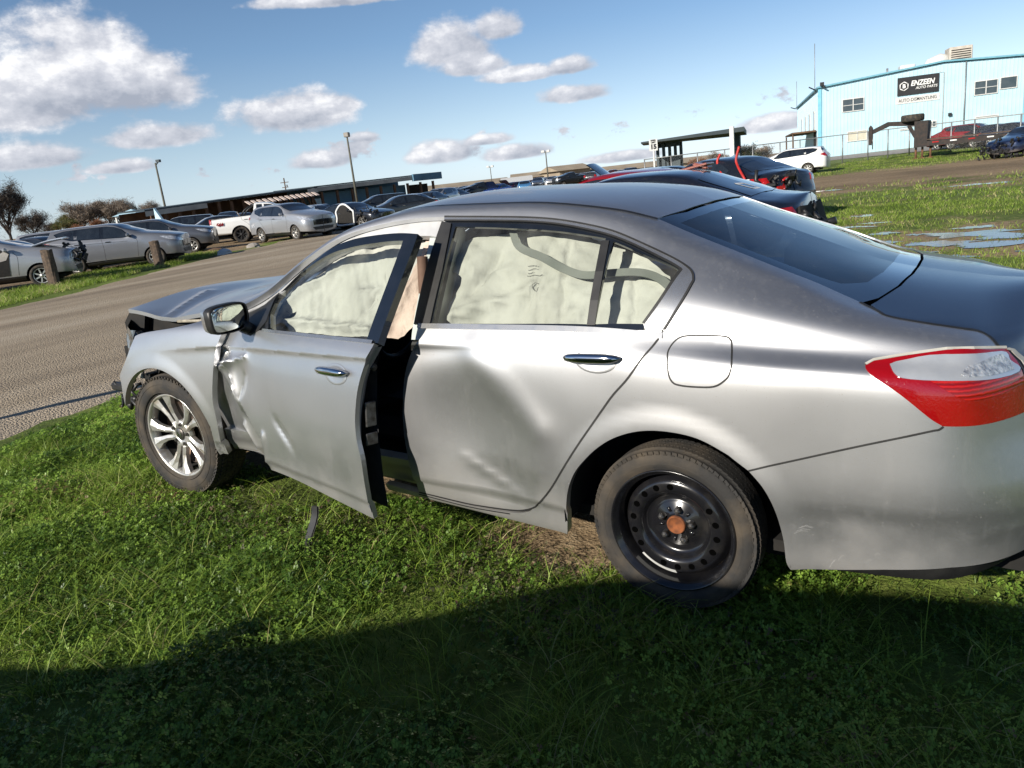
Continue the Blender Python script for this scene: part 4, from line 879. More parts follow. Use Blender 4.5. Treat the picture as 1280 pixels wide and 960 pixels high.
    # --- front end damage: hood, lamp, engine bay
    g = []; ys = np.linspace(-.70, .70, 41); ts = np.linspace(0, 1, 36)
    for t in ts:
        row = []
        for y in ys:
            yy = abs(y)/.70; fx = -3.46+.14*yy**2-.0*y; x = -2.36+(fx+2.36)*t
            if t < .05: x += .03*(1-yy)
            z = 1.035-.045*yy**2-.066*ss(0, .75, t)+.022*(1-yy**2)*t
            z += .045*ss(.45, 1, t)*yy**3  - .012*np.exp(-((t-.62)/.15)**2)*yy**2
            z += .004*math.sin(9*t+5*y)*t
            e, _ = seg(np.array(y), np.array(t), (-.66, .62), (-.2, .80)); z += .016*float(np.exp(-(e/.03)))
            row.append((x, y*(1-.03*t), z))
        g.append(row)
    G = np.array(g); hd = MB().sheet(G, flip=True)
    H2 = G.copy(); H2[..., 2] -= .022; hd.sheet(H2)
    for e in (G[-1], G[:, 0], G[:, -1]): f = e.copy(); f[..., 2] -= .022; hd.sheet(np.stack([e, f]), smooth=False)
    o = hd.build('hood', SILVER, root); o['label'] = 'buckled hood'
    bay = MB().box((-3.0, 0, .70), (.9, 1.36, .08)).box((-2.95, .45, .80), (.5, .35, .12), bev=.03).box((-3.0, -.45, .80), (.4, .25, .13), bev=.03).box((-3.1, 0, .45), (.5, 1.2, .4), bev=.05)
    bay.box((-3.33, 0, .52), (.06, 1.3, .10)).box((-2.9, -.60, .77), (1.0, .03, .30)).box((-2.9, .60, .77), (1.0, .03, .30)).box((-3.36, 0, .76), (.05, 1.2, .30)).box((-3.34, 0, .88), (.12, 1.1, .05), bev=.02)
    bay.build('engine_bay', DARKCAV, root)['kind'] = 'stuff'
    MB().prism([(-3.40, .66), (-3.32, .66), (-3.20, .93), (-3.34, .95), (-3.42, .88)], -.66, -.63).build('inner_wing', DARKCAV, root)
    MB().tube([(-2.85, -.69, .915), (-2.6, -.70, .93)], .009, 6).tube([(-2.62, -.70, .93), (-2.60, -.69, .955)], .012, 6).build('hood_seal_strip', mat_noise('bare_bracket', (.4, .36, .28), (.2, .18, .14), 30, rough=.7), root)
    lm = MB(); rs = random.Random(9)
    g = [[(-3.10-.30*i/7-.03*math.sin(math.pi*j/6)+.03*j/6+rs.uniform(-.007, .007), -.815+.17*(i/7)**1.6+rs.uniform(-.006, .006), .67+.015*i/7+.21*j/6+rs.uniform(-.007, .007)) for j in range(7)] for i in range(8)]
    lm.sheet(g, smooth=False); lm.box((-3.22, -.72, .77), (.12, .10, .16), bev=.03); lm.build('smashed_headlamp', LAMPGREY, root)
    db = MB()
    for k in range(16):
        a = Vector((-3.28+rs.uniform(-.14, .1), -.76+rs.uniform(-.08, .08), .50+rs.uniform(-.06, .10))); b = a+Vector((rs.uniform(-.08, .1), rs.uniform(-.08, .08), rs.uniform(-.08, .05))); db.tube([a, (a+b)/2+Vector((0, 0, rs.uniform(-.03, .03))), b], rs.uniform(.006, .02), 6)
    db.box((-3.36, -.79, .53), (.17, .05, .045), M=None, bev=.01); db.build('bumper_remains', BLACK, root)
    fl = MB()
    for k in range(7):
        a = Vector((-3.0+rs.uniform(-.15, .12), -.80+rs.uniform(-.02, .05), .56+rs.uniform(-.06, .09))); fl.box(a, (rs.uniform(.02, .05), .01, rs.uniform(.01, .04)), bev=.0)
    fl.build('liner_fragments', mat_noise('pale_plastic', (.5, .48, .42), (.2, .18, .15), 30, rough=.7), root)['kind'] = 'stuff'
    # wheel housings
    for cx in (0., -2.776):
        g = []
        for a in np.radians(np.linspace(-5, 185, 24) if cx == 0 else np.linspace(-5, 150, 24)): g.append([(cx+.40*math.cos(a), y, .334+.40*math.sin(a)) for y in (-.905 if cx == 0 else -.74, -.6, -.5)])
        wl = MB().sheet(g, flip=True)
        wl.prism([(cx-.45, .12), (cx+.45, .12), (cx+.45, .76), (cx-.45, .76)], -.52, -.50)
        o = wl.build('wheel_housing', DARKCAV, root)
        g2 = link('wheel_housing', o.data, root); g2.scale = (1, -1, 1)
    MB().tube([(.19, -.80, .66), (.19, -.80, .725)], .024, 10).build('spring_bracket', mat_noise('muddy_metal', (.32, .27, .19), (.14, .12, .09), 30, rough=.9), root)
    MB().box((.265, -.86, .665), (.05, .03, .012), M=None).box((.235, -.85, .69), (.03, .03, .02)).build('liner_clip', mat_noise('muddy_clip', (.32, .30, .22), (.14, .12, .09), 30, rough=.9), root)
    hero_wheel(root, (0, -.793, .332), 'steel'); hero_wheel(root, (-2.776, -.800, .334), 'alloy', .033)
    for x in (0, -2.776):
        w = empty('wheel', (x, .793, .334), math.pi, parent=root); tyre_mb(n=32).build('tyre', RUBBER, w); MB().lathe([(.23, -.08), (.2, -.05), (.0, -.05)], 24).build('rim', ALLOY, w)
    MB().box((-1.4, 0, .22), (3.6, 1.1, .05)).box((.7, 0, .32), (.9, 1.2, .1)).build('underbody', DARKCAV, root)
    # strap of torn trim hanging under the door
    return root
HERO = hero()
st = MB(); g = [[(-1.54-.02*t-.012+.035*w, -1.08-.10*t+.01*math.sin(9*t), 0.26*(1-t)+.02) for w in (0, 1)] for t in np.linspace(0, 1, 8)]
st.sheet(g); g2 = [[(p[0]+.004, p[1]+.006, p[2]) for p in r_] for r_ in g]; st.sheet(g2)
tag(st.build('torn_strap', BLACK), 'strip of torn black trim hanging into the grass under the open front door', 'trim strip')
# ------------------------------------------------------------------ ground, road, puddles, grass
def vnoise(x, y, f, seed=0):
    """smooth value noise, about 0..1"""
    r = np.random.default_rng(seed).random((64, 64)); x = np.asarray(x)*f; y = np.asarray(y)*f
    i = np.floor(x).astype(int); j = np.floor(y).astype(int); a = x-i; b = y-j; a = a*a*(3-2*a); b = b*b*(3-2*b)
    g = lambda p, q: r[p % 64, q % 64]
    return g(i, j)*(1-a)*(1-b)+g(i+1, j)*a*(1-b)+g(i, j+1)*(1-a)*b+g(i+1, j+1)*a*b
def gz(x, y):
    x = np.asarray(x, float); y = np.asarray(y, float)
    h = .032*np.clip(-x, 0, 3.2)*ss(-7, -3.6, x)*ss(5, 1.5, np.abs(y))
    h = h+.55*ss(44, 76, y)*ss(-42, -24, x)
    h = h+.020*(vnoise(x, y, .8, 1)-.5)*ss(0, 2, np.hypot(x+1.2, y)-2.2)+.05*(vnoise(x, y, .12, 2)-.5)*ss(8, 20, np.hypot(x, y))
    return h
NEAR_EDGE = np.array([(-3.2, -9), (-4.4, -3.5), (-5.2, -.8), (-5.6, .5), (-8, 7), (-14, 18), (-26, 36), (-40, 54)])
FAR_EDGE = np.array([(-11, -9), (-15, -2), (-18.4, 5.0), (-20.6, 8.8), (-23.9, 14.2), (-26.3, 19), (-32.5, 29), (-50, 54)])
def edge_x(E, y): return np.interp(y, E[:, 1], E[:, 0])
def build_ground():
    a = np.linspace(-1, 1, 321); X = np.sinh(a*6.3)/math.sinh(6.3)*900-1.5; Y = np.sinh(a*6.3)/math.sinh(6.3)*900+2
    GX, GY = np.meshgrid(X, Y, indexing='ij'); Zg = gz(GX, GY)
    rim = ss(.4, -.6, GX-edge_x(FAR_EDGE, GY)) * 0
    n = len(a); V = np.stack([GX, GY, Zg], -1).reshape(-1, 3)
    I = np.arange(n*n).reshape(n, n); F = np.stack([I[:-1, :-1], I[1:, :-1], I[1:, 1:], I[:-1, 1:]], -1).reshape(-1, 4)
    # how muddy each place is
    mud = np.zeros_like(GX)
    beyond = ss(.5, -1.5, GX-edge_x(FAR_EDGE, GY))*ss(-12, -8, GY)
    verge = beyond*ss(-4.2, -2.2, GX-edge_x(FAR_EDGE, GY))*ss(19, 15, GY)
    mud = np.maximum(mud, beyond*(1-verge)*.95)
    md = np.exp(-((GY-36-.35*(GX))/13.)**2)*ss(-14, -7, GX)*.98
    md = np.maximum(md, .66*np.exp(-(((GX-.4)/2.6)**2+((GY-11.)/3.2)**2)))
    md = np.maximum(md, 1.0*np.exp(-(((GX-1.0)/3.)**2+((GY-23.7)/2.2)**2)))
    md = np.maximum(md, .80*np.exp(-(((GX+4.5)/3.)**2+((GY-26.)/2.6)**2)))
    md = np.maximum(md, 1.0*np.exp(-(((GX+.62)/.55)**2+((GY+.55)/.35)**2)))
    md = np.maximum(md, .9*ss(.4, .0, np.abs(GY)-.30)*ss(.4, 0, np.abs(GX+1.5)-1.5))
    for p in PUDDLES: md = np.maximum(md, .95*np.exp(-(((GX-p[0])/(p[2]*1.3+.15))**2+((GY-p[1])/(p[3]*1.3+.15))**2)))
    md = np.maximum(md, .34*ss(-8, -3, GX)*ss(6, 14, GY))
    mud = np.maximum(mud, md); mud = np.maximum(mud, .42*ss(-3, -20, GX)*ss(12, 30, GY))
    lot = ss(48, 60, GY)*ss(-20, -26, GX); mud = np.maximum(mud, lot*.95)
    me = np_mesh('ground', V, F, None, True, {'mud': mud.ravel()})
    m, nt, b, o = newmat('meadow_and_mud'); N = nt.nodes; L = nt.links
    tc = N.new('ShaderNodeTexCoord'); at = N.new('ShaderNodeAttribute'); at.attribute_name = 'mud'
    def noise(s, d=8, r=.6):
        n_ = N.new('ShaderNodeTexNoise'); n_.inputs['Scale'].default_value = s; n_.inputs['Detail'].default_value = d; n_.inputs['Roughness'].default_value = r; L.new(tc.outputs['Object'], n_.inputs['Vector']); return n_.outputs['Fac']
    def mm(op, a_, b_):
        n_ = N.new('ShaderNodeMath'); n_.operation = op
        for i, v in enumerate((a_, b_)):
            if isinstance(v, (int, float)): n_.inputs[i].default_value = v
            else: L.new(v, n_.inputs[i])
        return n_.outputs[0]
    def ramp(f, cols):
        r_ = N.new('ShaderNodeValToRGB'); L.new(f, r_.inputs[0]); e = r_.color_ramp.elements
        e[0].position, e[0].color = cols[0][0], (*cols[0][1], 1); e[1].position, e[1].color = cols[-1][0], (*cols[-1][1], 1)
        for p, c in cols[1:-1]: x = e.new(p); x.color = (*c, 1)
        return r_.outputs[0]
    na = noise(.7); nb = noise(9.); nc = noise(60., 4)
    mk = mm('ADD', at.outputs['Fac'], mm('ADD', mm('MULTIPLY', mm('SUBTRACT', na, .5), 1.3), mm('MULTIPLY', mm('SUBTRACT', nb, .5), .8)))
    r = N.new('ShaderNodeMapRange'); r.interpolation_type = 'SMOOTHSTEP'; r.inputs[1].default_value = .38; r.inputs[2].default_value = .72; L.new(mk, r.inputs[0])
    g = ramp(mm('ADD', mm('MULTIPLY', nb, .6), mm('MULTIPLY', na, .4)), [(.32, (.05, .07, .016)), (.5, (.12, .165, .03)), (.68, (.20, .24, .055))])
    d = ramp(mm('ADD', mm('MULTIPLY', nc, .5), mm('MULTIPLY', nb, .5)), [(.3, (.10, .066, .038)), (.52, (.27, .195, .115)), (.72, (.42, .34, .23))])
    mx = N.new('ShaderNodeMix'); mx.data_type = 'RGBA'; L.new(r.outputs[0], mx.inputs[0]); L.new(g, mx.inputs[6]); L.new(d, mx.inputs[7]); lv = N.new('ShaderNodeMapRange'); L.new(noise(.16, 5), lv.inputs[0]); lv.inputs[1].default_value = .35; lv.inputs[2].default_value = .65; lv.inputs[3].default_value = .68; lv.inputs[4].default_value = 1.3
    vm = N.new('ShaderNodeVectorMath'); vm.operation = 'SCALE'; L.new(mx.outputs[2], vm.inputs[0]); L.new(lv.outputs[0], vm.inputs['Scale']); L.new(vm.outputs[0], b.inputs['Base Color']); setp(b, rough=.9, spec=.2)
    bp = N.new('ShaderNodeBump'); bp.inputs['Distance'].default_value = .06; bp.inputs['Strength'].default_value = .8; L.new(mm('ADD', nb, mm('MULTIPLY', nc, .4)), bp.inputs['Height']); L.new(bp.outputs[0], b.inputs['Normal'])
    me.materials.append(m); o_ = bpy.data.objects.new('ground', me); COL.objects.link(o_); tag(o_, kind='structure')
    # road
    m, nt, b, o = newmat('gravel_road'); N = nt.nodes; L = nt.links; tc = N.new('ShaderNodeTexCoord')
    mp = N.new('ShaderNodeMapping'); mp.inputs['Rotation'].default_value = (0, 0, math.radians(-18)); mp.inputs['Scale'].default_value = (1, .14, 1); L.new(tc.outputs['Object'], mp.inputs[0])
    n1 = N.new('ShaderNodeTexNoise'); n1.inputs['Scale'].default_value = .9; n1.inputs['Detail'].default_value = 7; L.new(mp.outputs[0], n1.inputs['Vector'])
    n2 = N.new('ShaderNodeTexNoise'); n2.inputs['Scale'].default_value = 42; n2.inputs['Detail'].default_value = 6; L.new(tc.outputs['Object'], n2.inputs['Vector'])
    vo = N.new('ShaderNodeTexVoronoi'); vo.inputs['Scale'].default_value = 55; L.new(tc.outputs['Object'], vo.inputs['Vector'])
    c1 = ramp(n1.outputs['Fac'], [(.25, (.22, .175, .125)), (.5, (.345, .28, .20)), (.75, (.45, .38, .29))])
    c2 = ramp(n2.outputs['Fac'], [(.3, (.74, .74, .74)), (.5, (.98, .98, .98)), (.75, (1.18, 1.18, 1.18))])
    mu = N.new('ShaderNodeMix'); mu.data_type = 'RGBA'; mu.blend_type = 'MULTIPLY'; mu.inputs[0].default_value = 1; L.new(c1, mu.inputs[6]); L.new(c2, mu.inputs[7]); L.new(mu.outputs[2], b.inputs['Base Color']); setp(b, rough=.92, spec=.25)
    bp = N.new('ShaderNodeBump'); bp.inputs['Distance'].default_value = .02; bp.inputs['Strength'].default_value = .7
    ad = N.new('ShaderNodeMath'); ad.operation = 'SUBTRACT'; L.new(n2.outputs['Fac'], ad.inputs[0]); L.new(vo.outputs['Distance'], ad.inputs[1]); L.new(ad.outputs[0], bp.inputs['Height']); L.new(bp.outputs[0], b.inputs['Normal'])
    ys = np.r_[np.linspace(-9, 12, 106), np.linspace(12.5, 54, 60)]; G = []
    for y in ys:
        a_, c_ = edge_x(NEAR_EDGE, y), edge_x(FAR_EDGE, y)
        a_ += .35*(vnoise(y, 3., 1.1, 5)-.5)+.2*(vnoise(y, 9., 4., 6)-.5); c_ += .5*(vnoise(y, 5., .9, 7)-.5)+.25*(vnoise(y, 2., 3., 8)-.5)
        xs = np.linspace(c_, a_, 16); G.append(np.stack([xs, np.full(16, y), gz(xs, np.full(16, y))+.035+.03*np.sin(np.linspace(0, math.pi, 16))], -1))
        G[-1][0, 2] -= .06; G[-1][-1, 2] -= .06
    tag(MB().sheet(np.array(G)).build('road', m), kind='structure')
    # puddles
    wm, nt, b, o = newmat('puddle_water'); setp(b, base=(.11, .095, .07), rough=.06, spec=.6, ior=1.33); N = nt.nodes; L = nt.links
    tc = N.new('ShaderNodeTexCoord'); n1 = N.new('ShaderNodeTexNoise'); n1.inputs['Scale'].default_value = 5; L.new(tc.outputs['Object'], n1.inputs['Vector']); bp = N.new('ShaderNodeBump'); bp.inputs['Strength'].default_value = .08; bp.inputs['Distance'].default_value = .01; L.new(n1.outputs['Fac'], bp.inputs['Height']); L.new(bp.outputs[0], b.inputs['Normal'])
    rs = random.Random(4)
    for (x, y, a_, b_, sd) in PUDDLES:
        vs = [(0, 0, 0)]; n = 60
        for k in range(n):
            t = 2*math.pi*k/n; r_ = .70+1.05*(vnoise(2+1.6*math.cos(t)+sd, 2+1.6*math.sin(t), 1., 11)-.5)+.5*(vnoise(4+4*math.cos(t)+sd, 4+4*math.sin(t), 1., 12)-.5)
            vs.append((a_*r_*math.cos(t), b_*r_*math.sin(t), 0))
        p = MB().add(vs, [(0, 1+k, 1+(k+1) % n) for k in range(n)]).build('puddle', wm); p.location = (x, y, float(np.max(gz(np.array([x, x+a_*.5, x-a_*.5, x, x]), np.array([y, y, y, y+b_*.5, y-b_*.5]))))+.008); tag(p, kind='structure')
PUDDLES = [(.35, 10.55, .95, .62, 0), (1.15, 9.15, .95, .50, 3), (-.65, 9.1, .45, .42, 5), (.15, 9.55, .55, .38, 7), (2.0, 10.9, .6, .4, 9), (1.5, 8.3, .5, .22, 11), (.9, 10.0, .32, .3, 41), (-.1, 8.6, .28, .2, 42), (1.9, 9.6, .3, .35, 43), (.5, 11.5, .4, .3, 44), (1.6, 11.8, .3, .4, 45), (-.6, 10.0, .2, .2, 46), (2.3, 12.3, .5, .4, 47), (.4, 8.1, .3, .15, 48), (-.35, 10.9, .2, .25, 12), (-1.3, 13.3, .40, .25, 13), (-1.7, 14.9, .28, .35, 15), (-1.5, 12.7, .42, .18, 17), (-.8, 11.3, .3, .25, 19),
           (.15, 23.6, 1.1, .45, 21), (1.6, 25.2, .5, .3, 23), (-4.6, 26.5, .9, .35, 25), (-25.2, 15.2, 1.3, 1.1, 27), (-26.5, 17.0, .7, 1.2, 29)]
build_ground()
def in_view(x, y, marg=.12):
    dx, dy = x-CAM.x, y-CAM.y; a = np.arctan2(dx, dy)+.592; return np.abs(a) < .62+marg
def blades(name, x, y, h, w, lean, mat, tint, seg=3, dz=0., split=None):
    n = len(x); z = gz(x, y)+dz; a = RNG.random(n)*2*math.pi; la = RNG.random(n)*2*math.pi
    dx, dy = np.cos(a)*w/2, np.sin(a)*w/2; V = np.zeros((n, (seg+1)*2, 3)); 
    for k in range(seg+1):
        t = k/seg; bend = lean*h*t*t; px = x+np.cos(la)*bend; py = y+np.sin(la)*bend; pz = z-.01+h*t*(1-.25*lean*t); ww = (1-t)**.7 if k else .9
        for j, sg in enumerate((-1, 1)): V[:, k*2+j] = np.stack([px+sg*dx*ww, py+sg*dy*ww, pz], -1)
    b = np.arange(n)[:, None]*(seg+1)*2; F = np.concatenate([b+np.array([[2*k, 2*k+1, 2*k+3, 2*k+2]]) for k in range(seg)], 0)
    me = np_mesh(name, V.reshape(-1, 3), F, mat, True, {'tint': np.repeat(tint, (seg+1)*2)})
    o = bpy.data.objects.new(name, me); COL.objects.link(o); return tag(o, kind='stuff')
def leaves(name, x, y, h, r, mat, tint):
    """three leaflets on a short stalk"""
    n = len(x); z = gz(x, y)+h; a = RNG.random(n)*2*math.pi; tl = RNG.normal(0, .55, (n, 2)); V = []
    for k in range(3):
        b = a+k*2.094; c, s = np.cos(b), np.sin(b)
        for (u, v, w_) in ((.05, 0, 0), (.6, -.48, .12), (1.05, 0, .0), (.6, .48, .12)):
            px = (c*u-s*v)*r; py = (s*u+c*v)*r; V.append(np.stack([x+px, y+py, z+w_*r+px*tl[:, 0]+py*tl[:, 1]], -1))
    V = np.stack(V, 1); b = np.arange(n)[:, None]*12; F = np.concatenate([b+np.array([[4*k, 4*k+1, 4*k+2, 4*k+3]]) for k in range(3)], 0)
    me = np_mesh(name, V.reshape(-1, 3), F, mat, False, {'tint': np.repeat(tint, 12)})
    o = bpy.data.objects.new(name, me); COL.objects.link(o); return tag(o, kind='stuff')
GRASS = leaf_mat('grass_blades', (.055, .105, .012), (.30, .42, .06), dry=(.48, .42, .20))
CLOVER = leaf_mat('clover_leaves', (.06, .125, .018), (.33, .50, .08), dry=(.26, .17, .09), rough=.4)
WEED = leaf_mat('dull_weeds', (.05, .055, .03), (.13, .12, .06), dry=(.16, .09, .07), trans=.25)
def scatter(x0, x1, y0, y1, dens, keep):
    n = int((x1-x0)*(y1-y0)*dens); x = RNG.uniform(x0, x1, n); y = RNG.uniform(y0, y1, n); k = keep(x, y); return x[k], y[k]
def build_grass():
    road = lambda x, y, m=0.: x > edge_x(NEAR_EDGE, y)+.10+m+.35*(vnoise(y, 3., 1.1, 5)-.5)
    under = lambda x, y: (np.abs(y) < .50) & (x > -3.1) & (x < .1)
    bare = lambda x, y: np.exp(-(((x+.58)/.38)**2+((y+.60)/.25)**2))*1.2+.6*np.exp(-(((x+2.0)/.5)**2+((y+.85)/.18)**2))
    def tintf(x, y, b=.0): return np.clip(.05+.75*vnoise(x, y, 1.7, 21)+.35*(vnoise(x, y, 6., 22)-.5)+RNG.normal(0, .20, len(x))+b, 0, 1)
    # foreground sward
    k = lambda x, y: road(x, y) & in_view(x, y, .2) & (~under(x, y)) & (RNG.random(len(x)) > bare(x, y)*1.1) & (vnoise(x, y, 2.2, 31)+.5*vnoise(x, y, 7, 32) > .34+.4*RNG.random(len(x)))
    x, y = scatter(-5.6, 3.2, -3.2, 1.3, 6000, k); h = (.020+.060*RNG.random(len(x))**2)*(.35+1.25*vnoise(x, y, 1.3, 33)**1.5)
    blades('grass', x, y, h, .0035+.002*RNG.random(len(x)), .2+.9*RNG.random(len(x)), GRASS, tintf(x, y))
    # long loose tufts
    cx, cy = scatter(-5.3, 2.6, -2.6, -.7, 26, lambda x, y: road(x, y, .2)); cx = np.r_[cx, -1.9, -2.1, -1.75, -1.6, -2.4, .0, .3]; cy = np.r_[cy, -1.75, -1.9, -1.6, -1.85, -1.6, -1.5, -1.7]
    n = 46; x = np.repeat(cx, n)+RNG.normal(0, .05, len(cx)*n); y = np.repeat(cy, n)+RNG.normal(0, .05, len(cx)*n)
    blades('grass', x, y, .07+.13*RNG.random(len(x)), .0035+.0025*RNG.random(len(x)), .5+1.1*RNG.random(len(x)), GRASS, np.clip(.55+RNG.normal(0, .22, len(x)), 0, 1), seg=4)
    # clover mats
    k = lambda x, y: road(x, y) & in_view(x, y, .2) & (~under(x, y)) & (RNG.random(len(x)) > bare(x, y)*1.2) & (vnoise(x, y, 1.3, 41)+.5*(vnoise(x, y, 5, 42)-.5) > .12+.40*RNG.random(len(x)))
    x, y = scatter(-5.5, 3.2, -3.2, 1.3, 10500, k)
    leaves('clover', x, y, .008+.105*RNG.random(len(x))**.8*(.12+1.1*vnoise(x, y, 3.1, 43)**1.6), .0055+.0075*RNG.random(len(x)), CLOVER, tintf(x, y, -.02))
    k = lambda x, y: (~under(x, y)) & (RNG.random(len(x)) < np.exp(-(((x+.9)/1.0)**2+((y+.95)/.22)**2))+.6*np.exp(-(((x+2.1)/.7)**2+((y+1.0)/.2)**2)))
    x, y = scatter(-3.2, .5, -1.6, -.6, 3500, k); leaves('weeds', x, y, .01+.05*RNG.random(len(x)), .006+.006*RNG.random(len(x)), WEED, RNG.random(len(x)))
    # between the cars and the meadow to the right
    mudk = lambda x, y: np.maximum(np.maximum(np.exp(-((y-36-.35*x)/13.)**2)*1.12, .75*np.exp(-(((x-.4)/2.6)**2+((y-11.)/2.6)**2))), .9*np.exp(-(((x+4.5)/3.)**2+((y-26.)/2.6)**2)))
    pud = lambda x, y: np.any([((x-p[0])/(p[2]*.8))**2+((y-p[1])/(p[3]*.8))**2 < 1 for p in PUDDLES], 0)
    k = lambda x, y: road(x, y, .1) & in_view(x, y, .1) & (RNG.random(len(x)) > mudk(x, y)) & ~pud(x, y) & (vnoise(x, y, .9, 51) > .2+.4*RNG.random(len(x)))
    x, y = scatter(-8, 4.5, 1.3, 6.5, 1100, k); blades('grass', x, y, .05+.06*RNG.random(len(x)), .006+.003*RNG.random(len(x)), .3+.8*RNG.random(len(x)), GRASS, tintf(x, y, .08), seg=2)
    x, y = scatter(-4, 5.5, 6.5, 18, 520, k); blades('grass', x, y, .045+.06*RNG.random(len(x)), .008+.005*RNG.random(len(x)), .3+.8*RNG.random(len(x)), GRASS, tintf(x, y, .12), seg=2)
    x, y = scatter(-9, 10, 18, 62, 100, k); blades('grass', x, y, .06+.09*RNG.random(len(x)), .016+.01*RNG.random(len(x)), .3+.8*RNG.random(len(x)), GRASS, tintf(x, y, .15), seg=2)
    # green verge beyond the road
    k = lambda x, y: (x < edge_x(FAR_EDGE, y)-.1-.5*vnoise(y, x*.2, 1., 61)) & (x > edge_x(FAR_EDGE, y)-3.6-1.*vnoise(y, 2., .6, 62)) & in_view(x, y, .08)
    x, y = scatter(-32, -14, -2, 17, 420, k); blades('grass', x, y, .08+.13*RNG.random(len(x)), .012+.008*RNG.random(len(x)), .3+.8*RNG.random(len(x)), GRASS, tintf(x, y, .2), seg=2)
build_grass()
# ------------------------------------------------------------------ other cars
PAINTS = {}
def paint(col, metal=.5):
    k = (col, metal)
    if k not in PAINTS: PAINTS[k] = car_paint('body_paint', col, metal=metal, rough=.28, dirt=.6, coat=.9, coatr=.08)
    return PAINTS[k]
def mod(f):
    Z = [list(map(float, a)) for a, b in HZ]; H = [list(map(float, b)) for a, b in HZ]
    for i, x in enumerate(XS):
        for j in range(13): Z[j][i], H[j][i] = f(j, x, Z[j][i], H[j][i])
    return H, Z
def make_surf(kind):
    if kind == 'sedan':
        H, Z = mod(lambda j, x, z, h: (z, h)); n, tl = 3.2, HS_T
    elif kind == 'coupe':
        H, Z = mod(lambda j, x, z, h: (z*(.95 if j > 7 else .98), h)); n, tl = 3.2, HS_T
    elif kind == 'suv':
        iref = XS.index(-.7); zr = [a[iref] for a, b in HZ]; hr = [b[iref] for a, b in HZ]
        def f(j, x, z, h):
            if j >= 8 and x > -.7:
                drop = {8: .0, 9: .03, 10: .05, 11: .05, 12: .05}[j]*max(0, (x+.3)/1.4)**2*1.6; z, h = zr[j]-drop, hr[j]-.05*max(0, x)
            if j == 7 and x > 0: z, h = 1.04, .86
            if j == 6 and x > 0: z = .95
            if j >= 1: z = z*1.06+.07
            if j >= 7 and x < -2.: z += .05
            if j >= 8: z += .035
            return z, h
        H, Z = mod(f); n = 4.
        tl = lambda x, z: -np.clip((x-.55)/.5, 0, 1)**2*np.clip(z-1.05, 0, 1)*.75
    elif kind == 'pickup':
        def f(j, x, z, h):
            cab = x < -.35
            if j == 0: return .42, h
            if j <= 7:
                z = .48+(z-.24)*1.02 if not cab else .48+(z-.24)*1.02
                if j == 7: z = 1.30 if x > -2.2 else 1.22
                if j == 6: z = 1.18 if x > -2.2 else 1.12
            else:
                if cab:
                    z = z+.45+(.12 if x < -2 else 0)
                else: z = 1.325+.0*j; h = {8: .86, 9: .84, 10: .6, 11: .3, 12: 0}[j]
                if cab and x > -.9 and j >= 9: z += .02
            return z, h*1.06
        H, Z = mod(f); n = 5.; tl = None
    S = Surf(XS if kind != 'pickup' else [x if x < -.3 else {-.3: -.62, 0: -.5}.get(x, x*1.45-.1) for x in XS], H, Z, -3.1, .62 if kind != 'pickup' else 1.45, -3.72, 1.12 if kind != 'pickup' else 1.65, n=n, tilt=tl, ds=.03, nu=6, sm=.03 if kind != 'pickup' else .02)
    return S
HS_T = lambda x, z: (lambda g: g*g*(3-2*g)*np.interp(z, [.2, .35, .5, .62, .75, .95, 1.1], [-.10, -.03, .01, .0, -.05, -.10, -.13]))(np.clip((x-.75)/.3, 0, 1))
KIND = {}
